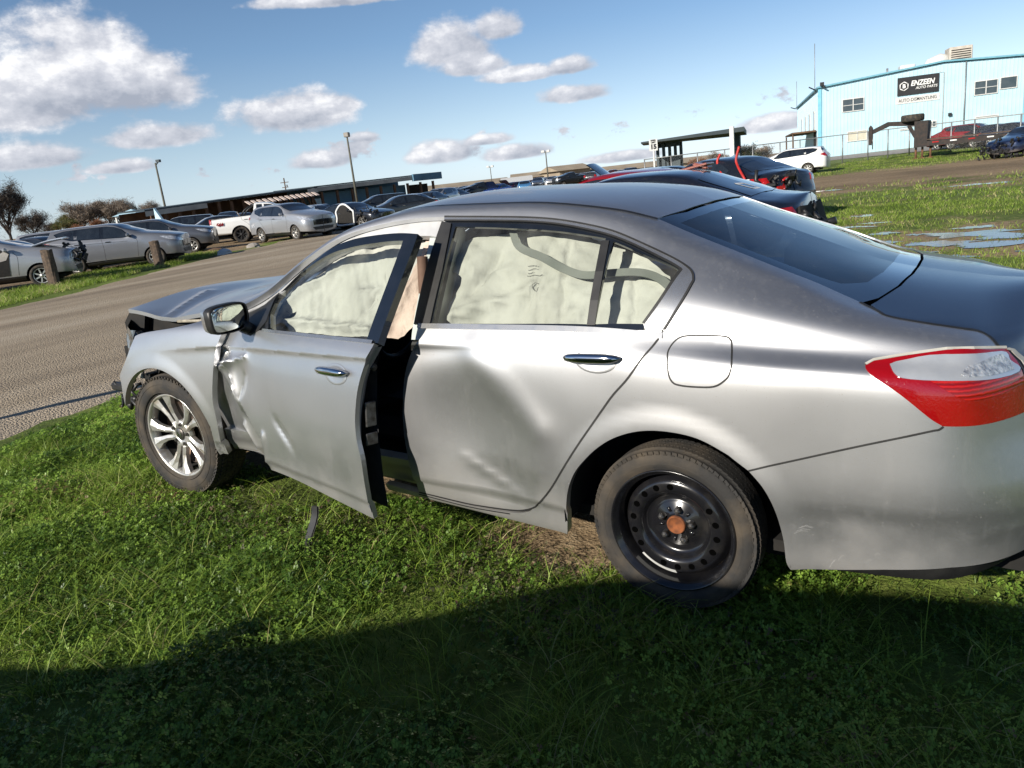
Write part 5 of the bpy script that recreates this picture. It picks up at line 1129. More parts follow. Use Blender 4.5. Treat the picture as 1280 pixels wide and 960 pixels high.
def kind_meshes(kind, lod):
    if (kind, lod) in KIND: return KIND[(kind, lod)]
    S = KIND.get(('S', kind)) or make_surf(kind); KIND[('S', kind)] = S
    D = {}; st = {0: .07, 1: .16}[lod]
    sx1 = S.s1-.012; sx0 = S.s0+.012; zc = .334 if kind != 'pickup' else .42; R = .39 if kind != 'pickup' else .47
    cx1 = 0. if kind != 'pickup' else .15
    def arc(cx, R_=None):
        R_ = R_ or R; a = np.radians(np.linspace(172, 8, 14)); return [(cx+R_*math.cos(t), float(u_at(cx+R_*math.cos(t), zc+R_*math.sin(t), S))) for t in a]
    body = [(sx0, .2)]+arc(-2.776)+arc(cx1)+[(sx1, .2), (sx1, 11.99), (sx0, 11.99)]
    body = np.array(body); P = lambda *a, **k: panel_mesh(*a, mirror=True, **k)
    D['body'] = P('body', S, body, SILVER, step=st, flange=.0 if lod else .02)
    W = []
    if kind in ('sedan', 'coupe'):
        W = [('front_side_window', [(-2.0, 7.2), (-1.12, 7.1), (-1.14, 8.85), (-1.5, 9.0), (-1.75, 9.1)]), ('rear_side_window', [(-1.02, 7.1), (-.1, 7.2), (-.02, 8.3), (-.3, 8.75), (-.7, 8.85), (-1.0, 8.85)])]
        ws, rw = [(-1.42, 10.1), (-1.45, 12), (-2.36, 12), (-2.22, 10.1)], [(-.12, 10.1), (.50, 10.1), (.58, 12), (-.10, 12)]
    elif kind == 'suv':
        W = [('front_side_window', [(-2.0, 7.25), (-1.14, 7.2), (-1.14, 8.85), (-1.5, 9.0), (-1.75, 9.1)]), ('rear_side_window', [(-1.02, 7.2), (-.22, 7.3), (-.24, 8.8), (-.7, 8.85), (-1.0, 8.85)]), ('quarter_window', [(-.12, 7.35), (.42, 7.9), (.5, 8.4), (.2, 8.75), (-.14, 8.8)])]
        ws, rw = [(-1.42, 10.1), (-1.45, 12), (-2.36, 12), (-2.22, 10.1)], [(.95, 7.9), (1.7, 7.9), (1.7, 8.9), (1.0, 8.9)]
    else:
        W = [('front_side_window', [(-2.0, 7.3), (-1.2, 7.25), (-1.2, 8.85), (-1.5, 9.0), (-1.75, 9.1)]), ('rear_side_window', [(-1.1, 7.25), (-.80, 7.25), (-.82, 8.8), (-1.1, 8.85)])]
        ws, rw = [(-1.42, 10.1), (-1.45, 12), (-2.36, 12), (-2.22, 10.1)], [(-.66, 8.4), (-.60, 8.4), (-.6, 11.95), (-.66, 11.95)]
        D['bed_cover'] = P('bed_opening', S, np.array([(-.35, 9.2), (1.9, 9.2), (1.9, 11.99), (-.35, 11.99)]), DARKCAV, step=.25, flange=0, off=.006)
    if kind in ('sedan', 'suv', 'coupe'):
        b_ = [(-2.10, 7.02), (-1.08, 6.98), (.0, 7.1), (.06, 7.6), (.0, 8.5), (-.3, 8.86), (-.7, 8.96), (-1.1, 8.96), (-1.5, 9.1), (-1.78, 9.2)] if kind != 'suv' else [(-2.10, 7.1), (-1.08, 7.08), (-.1, 7.2), (.44, 7.7), (.58, 8.4), (.25, 8.87), (-.3, 8.92), (-.7, 8.96), (-1.1, 8.96), (-1.5, 9.1), (-1.78, 9.2)]
        D['window_surround'] = panel_mesh('window_surround', S, np.array(b_), GLOSSBLACK, step=st*1.2, flange=0, off=.003)
    D['lower_grille'] = P('lower_grille', S, np.array([(S.s0+.02, 1.3), (-3.95, 1.3), (-3.86, 2.4), (S.s0+.02, 2.5)]), BLACK, step=st*1.2, flange=.02, off=.012+.02*lod)
    for n_, w in W: D[n_] = panel_mesh(n_, S, catmullc(w), BGPANE, step=st*1.3, flange=0, off=.009, mirror=False)
    D['windshield'] = P('windshield', S, np.array(ws), BGPANE, step=st*1.5, flange=0, off=.005); D['rear_window'] = P('rear_window', S, np.array([(a, min(b, 12)) for a, b in rw]), BGPANE, step=st*1.5, flange=0, off=.006)
    D['headlight'] = panel_mesh('headlight', S, np.array([(-3.05, 6.7), (-3.35, 5.6), (-3.80, 4.9), (-3.95, 5.2), (-3.9, 6.2), (-3.45, 7.0)]), BGCLR, step=st, flange=.02, off=.014+.02*lod)
    tlz = {'sedan': [(.60, 6.6), (1.1, 7.2), (1.2, 4.9), (.8, 4.8)], 'coupe': [(.60, 6.6), (1.1, 7.2), (1.2, 4.9), (.8, 4.8)], 'suv': [(.70, 6.9), (1.2, 7.3), (1.22, 5.2), (.95, 5.6)], 'pickup': [(1.50, 7.2), (1.75, 7.2), (1.75, 4.9), (1.52, 4.9)]}[kind]
    D['taillight'] = panel_mesh('taillight', S, np.array(tlz), BGRED, step=st, flange=.02, off=.012+.02*lod)
    D['grille'] = P('grille', S, np.array([(S.s0+.02, 2.9), (-3.92, 3.0), (-3.88, 5.6), (S.s0+.02, 5.8)]), GLOSSBLACK, step=st*1.2, flange=.02, off=.014+.02*lod)
    D['lower_trim'] = P('lower_trim', S, np.array([(-2.36, .4), (-.41, .4), (-.41, 1.5), (-2.36, 1.5)]), BLACK, step=st*1.5, flange=0, off=.006)
    lines = MB()
    for run in (([(-2.2, 1.8), (-2.28, 5), (-2.18, 6.9)],), ([(-1.07, 1.7), (-1.10, 4), (-1.06, 7.0)],), ([(-.52, 1.9), (-.33, 3.6), (-.05, 5.4), (.02, 7.0)],), ([(-1.95, 5.3), (-1.3, 5.35), (-.6, 5.4), (-.1, 5.45)],)):
        q = strip(S, catmull(run[0], 5), .010, .0025, h=0.); lines.add(q.v, q.f)
    D['door_gaps'] = lines.mesh('door_gap', SEAL)
    hm = []
    for x in (-1.28, -.22):
        p = S.base(np.array([x]), np.array([5.6]))[0]; hm.append(MB().box((p[0], p[1]-.02, p[2]), (.18, .03, .03), bev=.01).mesh('door_handle', CHROME))
    D['handle'] = hm
    q = S.base(np.array([-2.02]), np.array([7.1]))[0]
    D['mirror'] = MB().box((q[0], q[1]-.12, q[2]+.05), (.10, .18, .12), bev=.035).box((q[0], q[1]-.03, q[2]+.0), (.05, .08, .04)).mesh('door_mirror', BLACK)
    g = []
    for cx in (-2.776, cx1):
        hs = MB(); gg = []
        for a in np.radians(np.linspace(-12, 192, 12)): gg.append([(cx+R*1.01*math.cos(a), yy, zc+R*1.01*math.sin(a)) for yy in (-.84, -.5)])
        hs.sheet(gg, flip=True); hs.prism([(cx-.5, .2), (cx+.5, .2), (cx+.5, .8), (cx-.5, .8)], -.50, -.48); g.append(hs)
    D['housing'] = [q_.mesh('wheel_housing', DARKCAV) for q_ in g]
    D['under'] = MB().box((-1.35, 0, zc-.08), (4.0, 1.3, .1)).mesh('underbody', DARKCAV)
    tr = zc; D['tyre'] = MB().lathe([(tr*.66, -.07), (tr*.78, -.105), (tr*.95, -.10), (tr, -.07), (tr, .07), (tr*.95, .1), (tr*.7, .1)], 22 if lod else 36).mesh('tyre', RUBBER)
    rm = MB().lathe([(tr*.68, -.085), (tr*.66, -.075), (tr*.60, -.02), (tr*.1, -.02)], 22 if lod else 36); me = rm.mesh('rim_barrel', DARKCAV)
    sp = MB(); rr = tr*.67
    sp.lathe([(rr, -.085), (rr-.018, -.088), (rr-.02, -.06)], 22 if lod else 36)
    for k in range(5 if lod else 7):
        an = 2*math.pi*k/(5 if lod else 7); sp.box((rr*.5, -.062, 0), (rr, .02, .05 if lod else .04), RY(an))
    sp.lathe([(.06, -.05), (.055, -.078), (.0, -.08)], 12); D['rim'] = sp.mesh('rim', ALLOY); D['barrel'] = me
    KIND[(kind, lod)] = (D, S, zc, cx1); return KIND[(kind, lod)]
def catmullc(p):
    return np.array(p, float)
CARS = []
def car(kind, x, y, head, col, label, cat='car', group=None, metal=.5, lod=1, scale=1., skip=(), wheelmat=None, zoff=0., name='parked_car', tilt=0., pane=None):
    """head: world angle in degrees the nose points to; (x, y) is under the middle of the car"""
    D, S, zc, cx1 = kind_meshes(kind, lod); pm = paint(col, metal)
    a = math.radians(head-180); c = Vector((-1.3*scale, 0, 0)); c.rotate(Matrix.Rotation(a, 3, 'Z').to_euler())
    z = float(gz(x, y))+zoff
    r = empty(name, (x-c.x, y-c.y, z), a, label, cat, group); r.scale = (scale,)*3; r.rotation_euler[1] = tilt
    b = link('body', D['body'], r)
    if not b.data.materials: b.data.materials.append(SILVER)
    b.material_slots[0].link = 'OBJECT'; b.material_slots[0].material = pm
    for n_ in ('windshield', 'rear_window', 'grille', 'lower_grille', 'lower_trim'):
        if n_ not in skip: link(n_, D[n_], r, pane if pane and 'wi' in n_ else None)
    if 'bed_cover' in D: link('bed_opening', D['bed_cover'], r)
    for sgn in (1, -1):
        for n_ in ('front_side_window', 'rear_side_window', 'quarter_window', 'window_surround', 'headlight', 'taillight', 'mirror'):
            if n_ in D and n_ not in skip:
                o = link({'mirror': 'door_mirror'}.get(n_, n_), D[n_], r, pane if pane and 'window' in n_ else None)
                if sgn < 0: o.scale = (1, -1, 1)
                if n_ == 'mirror' and lod == 0: o.material_slots[0].link = 'OBJECT'; o.material_slots[0].material = pm
        if lod == 0:
            for n_, m_ in [('door_gap', D['door_gaps'])]+[('door_handle', q_) for q_ in D['handle']]:
                o = link(n_, m_, r); tag(o, kind='stuff' if n_ == 'door_gap' else None)
                if sgn < 0: o.scale = (1, -1, 1)
        for h_ in D['housing']:
            o = link('wheel_housing', h_, r)
            if sgn < 0: o.scale = (1, -1, 1)
    link('underbody', D['under'], r)
    for cx in (-2.776, cx1):
        for sgn in (1, -1):
            w = empty('wheel', (cx, -.80*sgn, zc), 0 if sgn > 0 else math.pi, parent=r)
            link('tyre', D['tyre'], w); link('rim', D['rim'], w, wheelmat); link('barrel', D['barrel'], w)
    CARS.append(r); return r
TXT = []
FARX = [-78.5, -71.8, -74.8, -70.8, -71.7, -67.6, -68.1, -70.6, -66.4, -63.9, -61.5, -61.8, -64.1, -60.8, -56.8, -56.2, -59.5, -53.8, -55.6, -55.1, -53.2, -53.1]
FARY = [104.0, 96.1, 103.6, 100.1, 103.8, 100.1, 103.2, 110.1, 106.4, 104.1, 102.1, 106.0, 112.6, 109.9, 104.7, 106.6, 116.5, 108.4, 115.7, 117.4, 116.7, 119.3]
# ------------------------------------------------------------------ where the other cars stand
def up_hood(r, col, metal=.4, ang=55, scale=1., label=None):
    """hood standing open, hinged at the cowl"""
    g = []; 
    for i in range(9):
        t = i/8; g.append([(-2.35-1.15*t, y, 1.03+.05*math.sin(math.pi*t)-.03*(abs(y)/.7)**2*1.5-.10*t) for y in np.linspace(-.72+.06*t, .72-.06*t, 9)])
    m = MB().sheet(g, flip=True); g2 = [[(p[0], p[1]*.97, p[2]-.03) for p in row] for row in g]; m.sheet(g2)
    for e1, e2 in ((g[-1], g2[-1]), (g[0], g2[0]), ([q[0] for q in g], [q[0] for q in g2]), ([q[-1] for q in g], [q[-1] for q in g2])): m.sheet([e1, e2])
    o = m.build('raised_hood', paint(col, metal), r); o.matrix_local = T(-2.35, 0, 1.03) @ RY(math.radians(ang)) @ T(2.35, 0, -1.03)
    if label: o['label'] = label
    return o
def debris(r, c, d, n, sd, name='wreckage', mat=None):
    rs = random.Random(sd); m = MB()
    for k in range(n):
        p = Vector([c[i]+rs.uniform(-.5, .5)*d[i] for i in range(3)]); M = T(*p) @ RZ(rs.uniform(0, 6)) @ RY(rs.uniform(0, 6))
        if k % 3: m.tube([(0, 0, 0), (rs.uniform(.05, .18), rs.uniform(-.08, .08), .04), (rs.uniform(.1, .3), rs.uniform(-.15, .15), 0)], rs.uniform(.01, .05), 6, M=M)
        else: m.box((0, 0, 0), (rs.uniform(.06, .3), rs.uniform(.04, .2), rs.uniform(.02, .12)), M, bev=.01)
    o = m.build(name, mat or BLACK, r); o['kind'] = 'stuff'; return o
SLV = (.36, .37, .39); GREY = (.10, .105, .115); DK = (.012, .015, .022); NAVY = (.010, .016, .04); WHT = (.72, .72, .70)
GL = 'wrecked cars standing across the road on the left'; GF = 'rows of stored cars far across the yard'; GR = 'cars parked beside the silver sedan'
# left, beyond the road
c = car('suv', -25.06, 7.87, 53, SLV, 'silver SUV with crumpled lifted hood and no front door, behind the first wooden post', 'SUV', GL, lod=0, skip=('headlight', 'front_side_window', 'window_surround'))
o = up_hood(c, SLV, ang=16, label='buckled hood'); o.location.z += .13
debris(c, (-3.62, -.1, .82), (.45, 1.5, .42), 46, 1)
pn = panel('open_doorway', KIND[('S', 'suv')], np.array([(-1.98, 1.9), (-1.15, 1.9), (-1.15, 8.6), (-1.5, 8.7), (-1.9, 7.6), (-2.1, 6.5)]), DARKCAV, c, off=.012, flange=0, step=.1); pn.scale = (1, -1, 1)
pn = panel('airbag', KIND[('S', 'suv')], np.array([(-1.98, 4.6), (-1.62, 4.2), (-1.75, 6.5), (-1.98, 7.3), (-2.08, 6.3)]), LINER, c, off=.018, flange=0, step=.1); pn.scale = (1, -1, 1)
car('suv', -26.04, 12.62, 40, (.19, .20, .22), 'silver grey crossover with red front marker lamp, behind the second wooden post', 'SUV', GL, lod=0, scale=.98)
car('suv', -31.43, 17.78, 43, (.10, .105, .12), 'dark grey crossover behind the silver grey one, nose towards the white pickup', 'SUV', GL, lod=0)
car('sedan', -31.94, 11.62, 36, SLV, 'silver car at the frame edge whose roof shows above the lifted hood', 'car', GL)
car('sedan', -35.92, 14.91, 24, (.07, .08, .1), 'dark hatch roof between the wrecked SUV and the grey crossover', 'car', GL)
car('suv', -40.88, 18.39, 43, SLV, 'pale car roof showing just above the back of the grey crossover', 'car', GL)
car('suv', -42.12, 26.09, -134, DK, 'black SUV under the end of the left shed', 'SUV', GL)
c = car('sedan', -36.20, 24.08, -116, (.03, .035, .045), 'dark car stripped of its front, left of the white pickup', 'car', GL, skip=('grille',)); debris(c, (-3.6, 0, .6), (1.2, 1.6, .7), 60, 3)
car('sedan', -48.00, 31.64, -25, (.25, .02, .02), 'dark red car seen above the stripped car', 'car', GL)
car('sedan', -49.92, 34.12, -46, WHT, 'white car above the red one under the left shed', 'car', GL)
car('suv', -48.36, 34.53, -42, (.12, .15, .17), 'teal grey car behind the pickup tailgate', 'car', GL)
car('sedan', -50.82, 37.88, -28, SLV, 'silver car seen over the pickup bed', 'car', GL)
pk = car('pickup', -31.97, 24.61, 44, WHT, 'white pickup truck with black cap rails and red tail lamp, nose behind the silver crossover', 'pickup', GL, lod=0, metal=.0, wheelmat=BLACK)
MB().tube([(-.60, -.62, 1.86), (-.2, -.64, 1.62), (.05, -.66, 1.36)], .035, 6).tube([(-.60, .62, 1.86), (-.2, .64, 1.62), (.05, .66, 1.36)], .035, 6).tube([(-.55, -.62, 1.84), (-.55, .62, 1.84)], .035, 6).build('roll_bar', BLACK, pk)
TXT.append(('4X4', 'bed_marking', .20, (1.10, .995, 1.02), math.pi, RED, pk))
car('suv', -27.52, 22.11, -8, SLV, 'silver luxury crossover with split grille, parked in front of the white pickup', 'SUV', GL, lod=0, scale=1.02)
car('sedan', -35.28, 31.39, -38, NAVY, 'dark blue car behind the luxury crossover', 'car', GL); 
c = car('sedan', -31.12, 27.07, -13, WHT, 'white car with a stripped nose beside the luxury crossover', 'car', GL, skip=('headlight',)); debris(c, (-3.7, 0, .6), (.5, 1.5, .6), 40, 6)
wc = car('coupe', -27.62, 26.34, -1, DK, 'black wrecked coupe with a bare white door ring', 'car', GL, lod=0, skip=('headlight', 'front_side_window', 'window_surround')); debris(wc, (-3.0, .7, .6), (1.3, .5, .8), 60, 8)
SC_ = KIND[('S', 'coupe')]; q = [SC_.pt(np.array([a]), np.array([b]), .03)[0] for a, b in catmull([(-2.25, 1.8), (-2.30, 4.5), (-2.25, 7.0), (-1.9, 9.0), (-1.5, 9.4), (-1.15, 8.6), (-1.05, 7), (-1.12, 4), (-1.1, 1.8), (-2.25, 1.8)], 4)]
MB().tube(q, .05, 6).build('door_ring', WHITEP, wc).scale = (1, -1, 1); panel('open_doorway', SC_, np.array([(-2.2, 2), (-1.15, 2), (-1.1, 7), (-1.2, 8.6), (-1.5, 9.1), (-1.9, 8.7), (-2.2, 7)]), DARKCAV, wc, off=.012, flange=0, step=.12).scale = (1, -1, 1)
car('suv', -36.75, 38.34, -123, (.02, .025, .03), 'black SUV in front of the blue shed', 'SUV', GL, lod=0)
car('sedan', -28.43, 31.02, -124, (.035, .04, .045), 'charcoal sedan just over the windshield pillar of the silver sedan', 'car', GL, lod=0)
car('sedan', -36.23, 41.45, -78, WHT, 'white sedan right of the black SUV by the blue shed', 'car', GL)
car('sedan', -37.76, 45.36, -79, (.03, .03, .035), 'black sedan between two pale ones near the shed end', 'car', GL)
car('suv', -39.46, 49.11, -80, SLV, 'silver car with tall roof past the shed end', 'car', GL)
car('sedan', -41.10, 52.89, -83, (.05, .03, .05), 'plum car last before the gap in the row', 'car', GL)
# middle distance
car('suv', -56.27, 76.12, -94, DK, 'black SUV with its side to us over the sedan roof', 'SUV', GF); car('pickup', -53.25, 74.95, -115, (.02, .024, .03), 'black pickup next to the blue wrapped car', 'pickup', GF)
c = car('sedan', -51.38, 76.21, -87, (.03, .10, .42), 'blue car with its dark hood up', 'car', GF); up_hood(c, DK, ang=50)
c = car('sedan', -54.09, 83.98, -98, (.10, .02, .05), 'maroon car with its dark hood up', 'car', GF); up_hood(c, DK, ang=50)
car('sedan', -51.33, 82.52, -61, (.12, .42, .75), 'light blue sedan facing us in the far row', 'car', GF)
car('suv', -55.19, 92.56, -65, GREY, 'grey car between the light blue and the silver ones', 'car', GF)
car('suv', -53.42, 93.58, -67, (.62, .60, .57), 'silver minivan facing us under the middle lamp post', 'car', GF)
car('pickup', -50.05, 92.35, -122, (.025, .028, .03), 'dark pickup right of the silver minivan', 'pickup', GF)
for i, (col, w) in enumerate((((.03, .035, .04), 'charcoal'), ((.06, .06, .065), 'smoky grey'), ((.015, .02, .03), 'blue black'), ((.10, .02, .02), 'dark red'))):
    p = (-49.42, 95.72, -45.87, 91.58, -45.94, 94.43, -46.99, 99.80)[i*2:i*2+2]; car('suv' if i % 2 else 'sedan', p[0], p[1], 95+i*8, col, w+' car in the row running up to the raised black hood', 'car', GF)
rs = random.Random(12); cols = [DK, SLV, WHT, GREY, (.02, .03, .06), (.3, .3, .31), (.12, .02, .02)]; cn = ['black', 'silver', 'white', 'grey', 'navy', 'pale grey', 'dark red']
for i, (x, y) in enumerate(zip(FARX, FARY)):
    k = rs.randrange(7); car(rs.choice(['sedan', 'suv', 'sedan']), x, y, rs.choice([60, 100, 140]), cols[k], 'small distant car in the last row below the tan barns', 'car', 'farthest row of stored cars')
# right, beside the hero
bs = car('sedan', -3.26, 6.15, 180, (.010, .013, .024), 'black sedan parked alongside, its boot lid kinked over a red tail lamp', 'car', GR, lod=0, metal=.3)
S_ = KIND[('S', 'sedan')]
f_ = MB()
def mark(pts, par, S_=S_, w=.02):
    q = strip(S_, pts, w, .008, h=0); f_.add(q.v, q.f)
for a, b in (((.22, 11.2), (.42, 11.35)), ((.42, 11.35), (.44, 11.95)), ((.44, 11.95), (.26, 11.85)), ((.26, 11.85), (.22, 11.2))): mark([a, b], bs, w=.035)
f_.build('paper_frame', WHITEP, bs)
f_ = MB()
for i, pts in enumerate([[(-.86, 8.0), (-.78, 8.05), (-.80, 7.7)], [(-.70, 7.7), (-.69, 8.0), (-.62, 8.02), (-.61, 7.7), (-.70, 7.7)], [(-.5, 7.7), (-.42, 7.72)], [(-.36, 7.7), (-.30, 7.72)]]): mark(pts, bs, w=.012)
m_ = f_.build('glass_scribble', WHITEP, bs); m_['kind'] = 'stuff'
debris(bs, (1.06, -.45, .66), (.10, .8, .30), 40, 15)
g = [[(.62+.42*t, y*(1-.06*t), 1.065+.055*t-.05*abs(y)**3) for y in np.linspace(-.74, .74, 13)] for t in np.linspace(0, 1, 7)]
g += [[(1.05, y*.94, 1.09-.05*abs(y)**3) for y in np.linspace(-.74, .74, 13)], [(1.03, y*.94, 1.0) for y in np.linspace(-.74, .74, 13)]]
panel('dark_tail_cover', S_ if 0 else KIND[('S', 'sedan')], np.array([(1.20, .6), (1.78, .6), (1.78, 6.9), (1.22, 6.9)]), DARKCAV, bs, off=.03, flange=.03, step=.08, mirror=True); MB().box((1.02, -.66, .40), (.22, .10, .26), RY(.3), bev=.02).build('torn_bumper', BLACK, bs)  # dark matte sheet added over the tail to hide its bright sky reflection
rc = car('sedan', -4.56, 8.58, 178, (.42, .012, .02), 'red sedan whose roof edge shows between the two black sedans', 'car', GR, zoff=.04)
fl_ = MB().box((0, 0, 0), (.42, .3, .03), RY(-.15), bev=.01).box((.1, 0, .04), (.2, .22, .05), RY(.3), bev=.02).build('red_panel_scrap', paint((.42, .012, .02), .3)); fl_.location = (-2.43, 6.54, 1.46); tag(fl_, 'torn red body panel scrap resting on the roof of the near black sedan', 'scrap panel')
b2 = car('sedan', -5.19, 15.95, 150, (.012, .015, .022), 'black sedan strapped with red hoses, its tail torn open', 'car', GR, lod=0, scale=1.04, metal=.3)
for i, (x0, y0) in enumerate(((-.42, -.62), (.25, -.70))):
    pts = catmull([(x0-.05, y0+.05, 1.55 if i == 0 else 1.66), (x0-.10, y0, 1.40), (x0+.0, y0-.05, 1.25), (x0+.22, y0-.18, 1.12), (x0+.36, y0-.22, .98), (x0+.42, y0-.2, .80)], 5); MB().tube(pts, .027, 8).build('red_hose', mat_noise('red_hose', (.5, .03, .02), (.35, .02, .015), 9, rough=.5), b2)
debris(b2, (1.0, -.3, .68), (.25, 1.1, .5), 60, 21); debris(b2, (1.0, -.45, .62), (.3, .8, .3), 16, 22, 'red_lamp_shards', BGRED)
MB().box((.66, -.93, .90), (.2, .02, .14), M=None).build('white_patch', WHITEP, b2)
wcar = car('sedan', -7.22, 17.34, 7, WHT, 'white car with its hood standing open behind the strapped black sedan', 'car', GR, metal=0.); up_hood(wcar, WHT, 0., 32)
hc = car('sedan', -8.94, 20.96, -168, DK, 'dark car with its big black hood raised, seen over the far sedan roofs', 'car', GR); up_hood(hc, (.004, .005, .008), 0., 48)
car('sedan', -12.66, 28.08, -76, (.03, .04, .05), 'dark car beside the raised black hood', 'car', GR)
car('suv', -10.63, 47.61, -179, WHT, 'white crossover parked on the grass before the blue building', 'SUV', None, lod=0, metal=0., scale=.97)
# right edge, by the trailer
cr = car('sedan', 1.72, 44.90, -121, (.01, .02, .06), 'crushed dark blue car at the tail of the trailer', 'car', None, skip=('grille', 'headlight')); debris(cr, (-3.4, 0, .5), (1.6, 1.9, .9), 110, 31)
car('suv', -1.20, 62.87, -28, (.30, .012, .015), 'red SUV behind the trailer deck', 'SUV', 'cars behind the trailer')
car('sedan', 0.26, 61.90, -23, (.02, .02, .025), 'black sedan right of the red SUV, behind the trailer', 'car', 'cars behind the trailer')
car('sedan', 1.27, 60.90, -20, (.02, .03, .06), 'navy sedan at the frame edge behind the trailer', 'car', 'cars behind the trailer')
car('sedan', -2.08, 63.84, -27, (.32, .03, .03), 'low red car at the nose of the red SUV', 'car', 'cars behind the trailer')
# unseen SUV behind the photographer, stretched in height to throw the foreground shadow
sv_ = car('suv', -1.0, -5.98, 193, (.02, .025, .03), 'unseen dark SUV behind the photographer, stretched tall to throw its shadow over the grass', 'SUV', None, lod=0, scale=1.14); sv_.scale = (1.14, 1.14, 1.37)
# ------------------------------------------------------------------ buildings and yard
def text_mesh(body, size, name, mat, parent=None, M=None, bold=.0, ext=.01, shear=0., align='CENTER', xs=1.):
    cu = bpy.data.curves.new(name, 'FONT'); cu.body = body; cu.size = size; cu.extrude = ext; cu.offset = bold; cu.align_x = align; cu.align_y = 'CENTER'; cu.shear = shear; cu.resolution_u = 3
    tmp = bpy.data.objects.new(name, cu); COL.objects.link(tmp); dg = bpy.context.evaluated_depsgraph_get(); me = bpy.data.meshes.new_from_object(tmp.evaluated_get(dg)); bpy.data.objects.remove(tmp)
    me.materials.clear(); me.materials.append(mat); me.transform(Matrix.Diagonal((xs, 1, 1, 1)))
    o = bpy.data.objects.new(name, me); COL.objects.link(o)
    if parent: o.parent = parent
    if M is not None: o.matrix_local = M
    return o
UPR = RX(math.pi/2)                                  # text standing up, facing -y
WALLB = mat_noise('pale_blue_metal', (.45, .635, .72), (.40, .58, .66), .9, rough=.45, metal=.0, coat=.2)
TRIMB = mat_noise('blue_trim', (.16, .38, .46), (.12, .30, .38), 3, rough=.5)
SIDEB = mat_noise('deep_blue_metal', (.20, .50, .62), (.16, .42, .54), 3, rough=.5)
CONC = mat_noise('weathered_concrete', (.33, .31, .28), (.22, .20, .18), 3, rough=.9, bump=.3)
GALV = mat_noise('galvanised', (.34, .35, .35), (.24, .24, .24), 12, rough=.5, metal=.6)
PANE = mat_noise('window_pane', (.03, .045, .055), (.05, .065, .075), 2, rough=.06, coat=.5)
BOARD = mat_noise('cream_blind', (.55, .52, .42), (.46, .43, .34), 3, rough=.8)
WFR = mat_noise('white_frame', (.62, .62, .60), (.5, .5, .48), 8, rough=.6)
WOOD = mat_noise('grey_timber', (.12, .085, .06), (.06, .045, .035), 14, rough=.95, bump=.5, bscale=60)
TAN = mat_noise('tan_sheeting', (.34, .28, .20), (.26, .21, .15), .3, rough=.9)
SHEDB = mat_noise('shed_blue', (.10, .22, .32), (.07, .15, .22), .6, rough=.8)
SHEDL = mat_noise('faded_fascia', (.42, .42, .38), (.28, .28, .26), .8, rough=.85)
BROWNW = mat_noise('brown_boards', (.14, .08, .045), (.07, .04, .025), 1.2, rough=.9)
ROOFD = mat_noise('dark_roofing', (.02, .035, .045), (.035, .05, .055), 1, rough=.6)
DARKW = mat_noise('black_sign_face', (.012, .012, .014), (.018, .018, .02), 3, rough=.5)
RSTY = mat_noise('rusty_black_steel', (.012, .011, .011), (.035, .022, .017), 6, rough=.75)
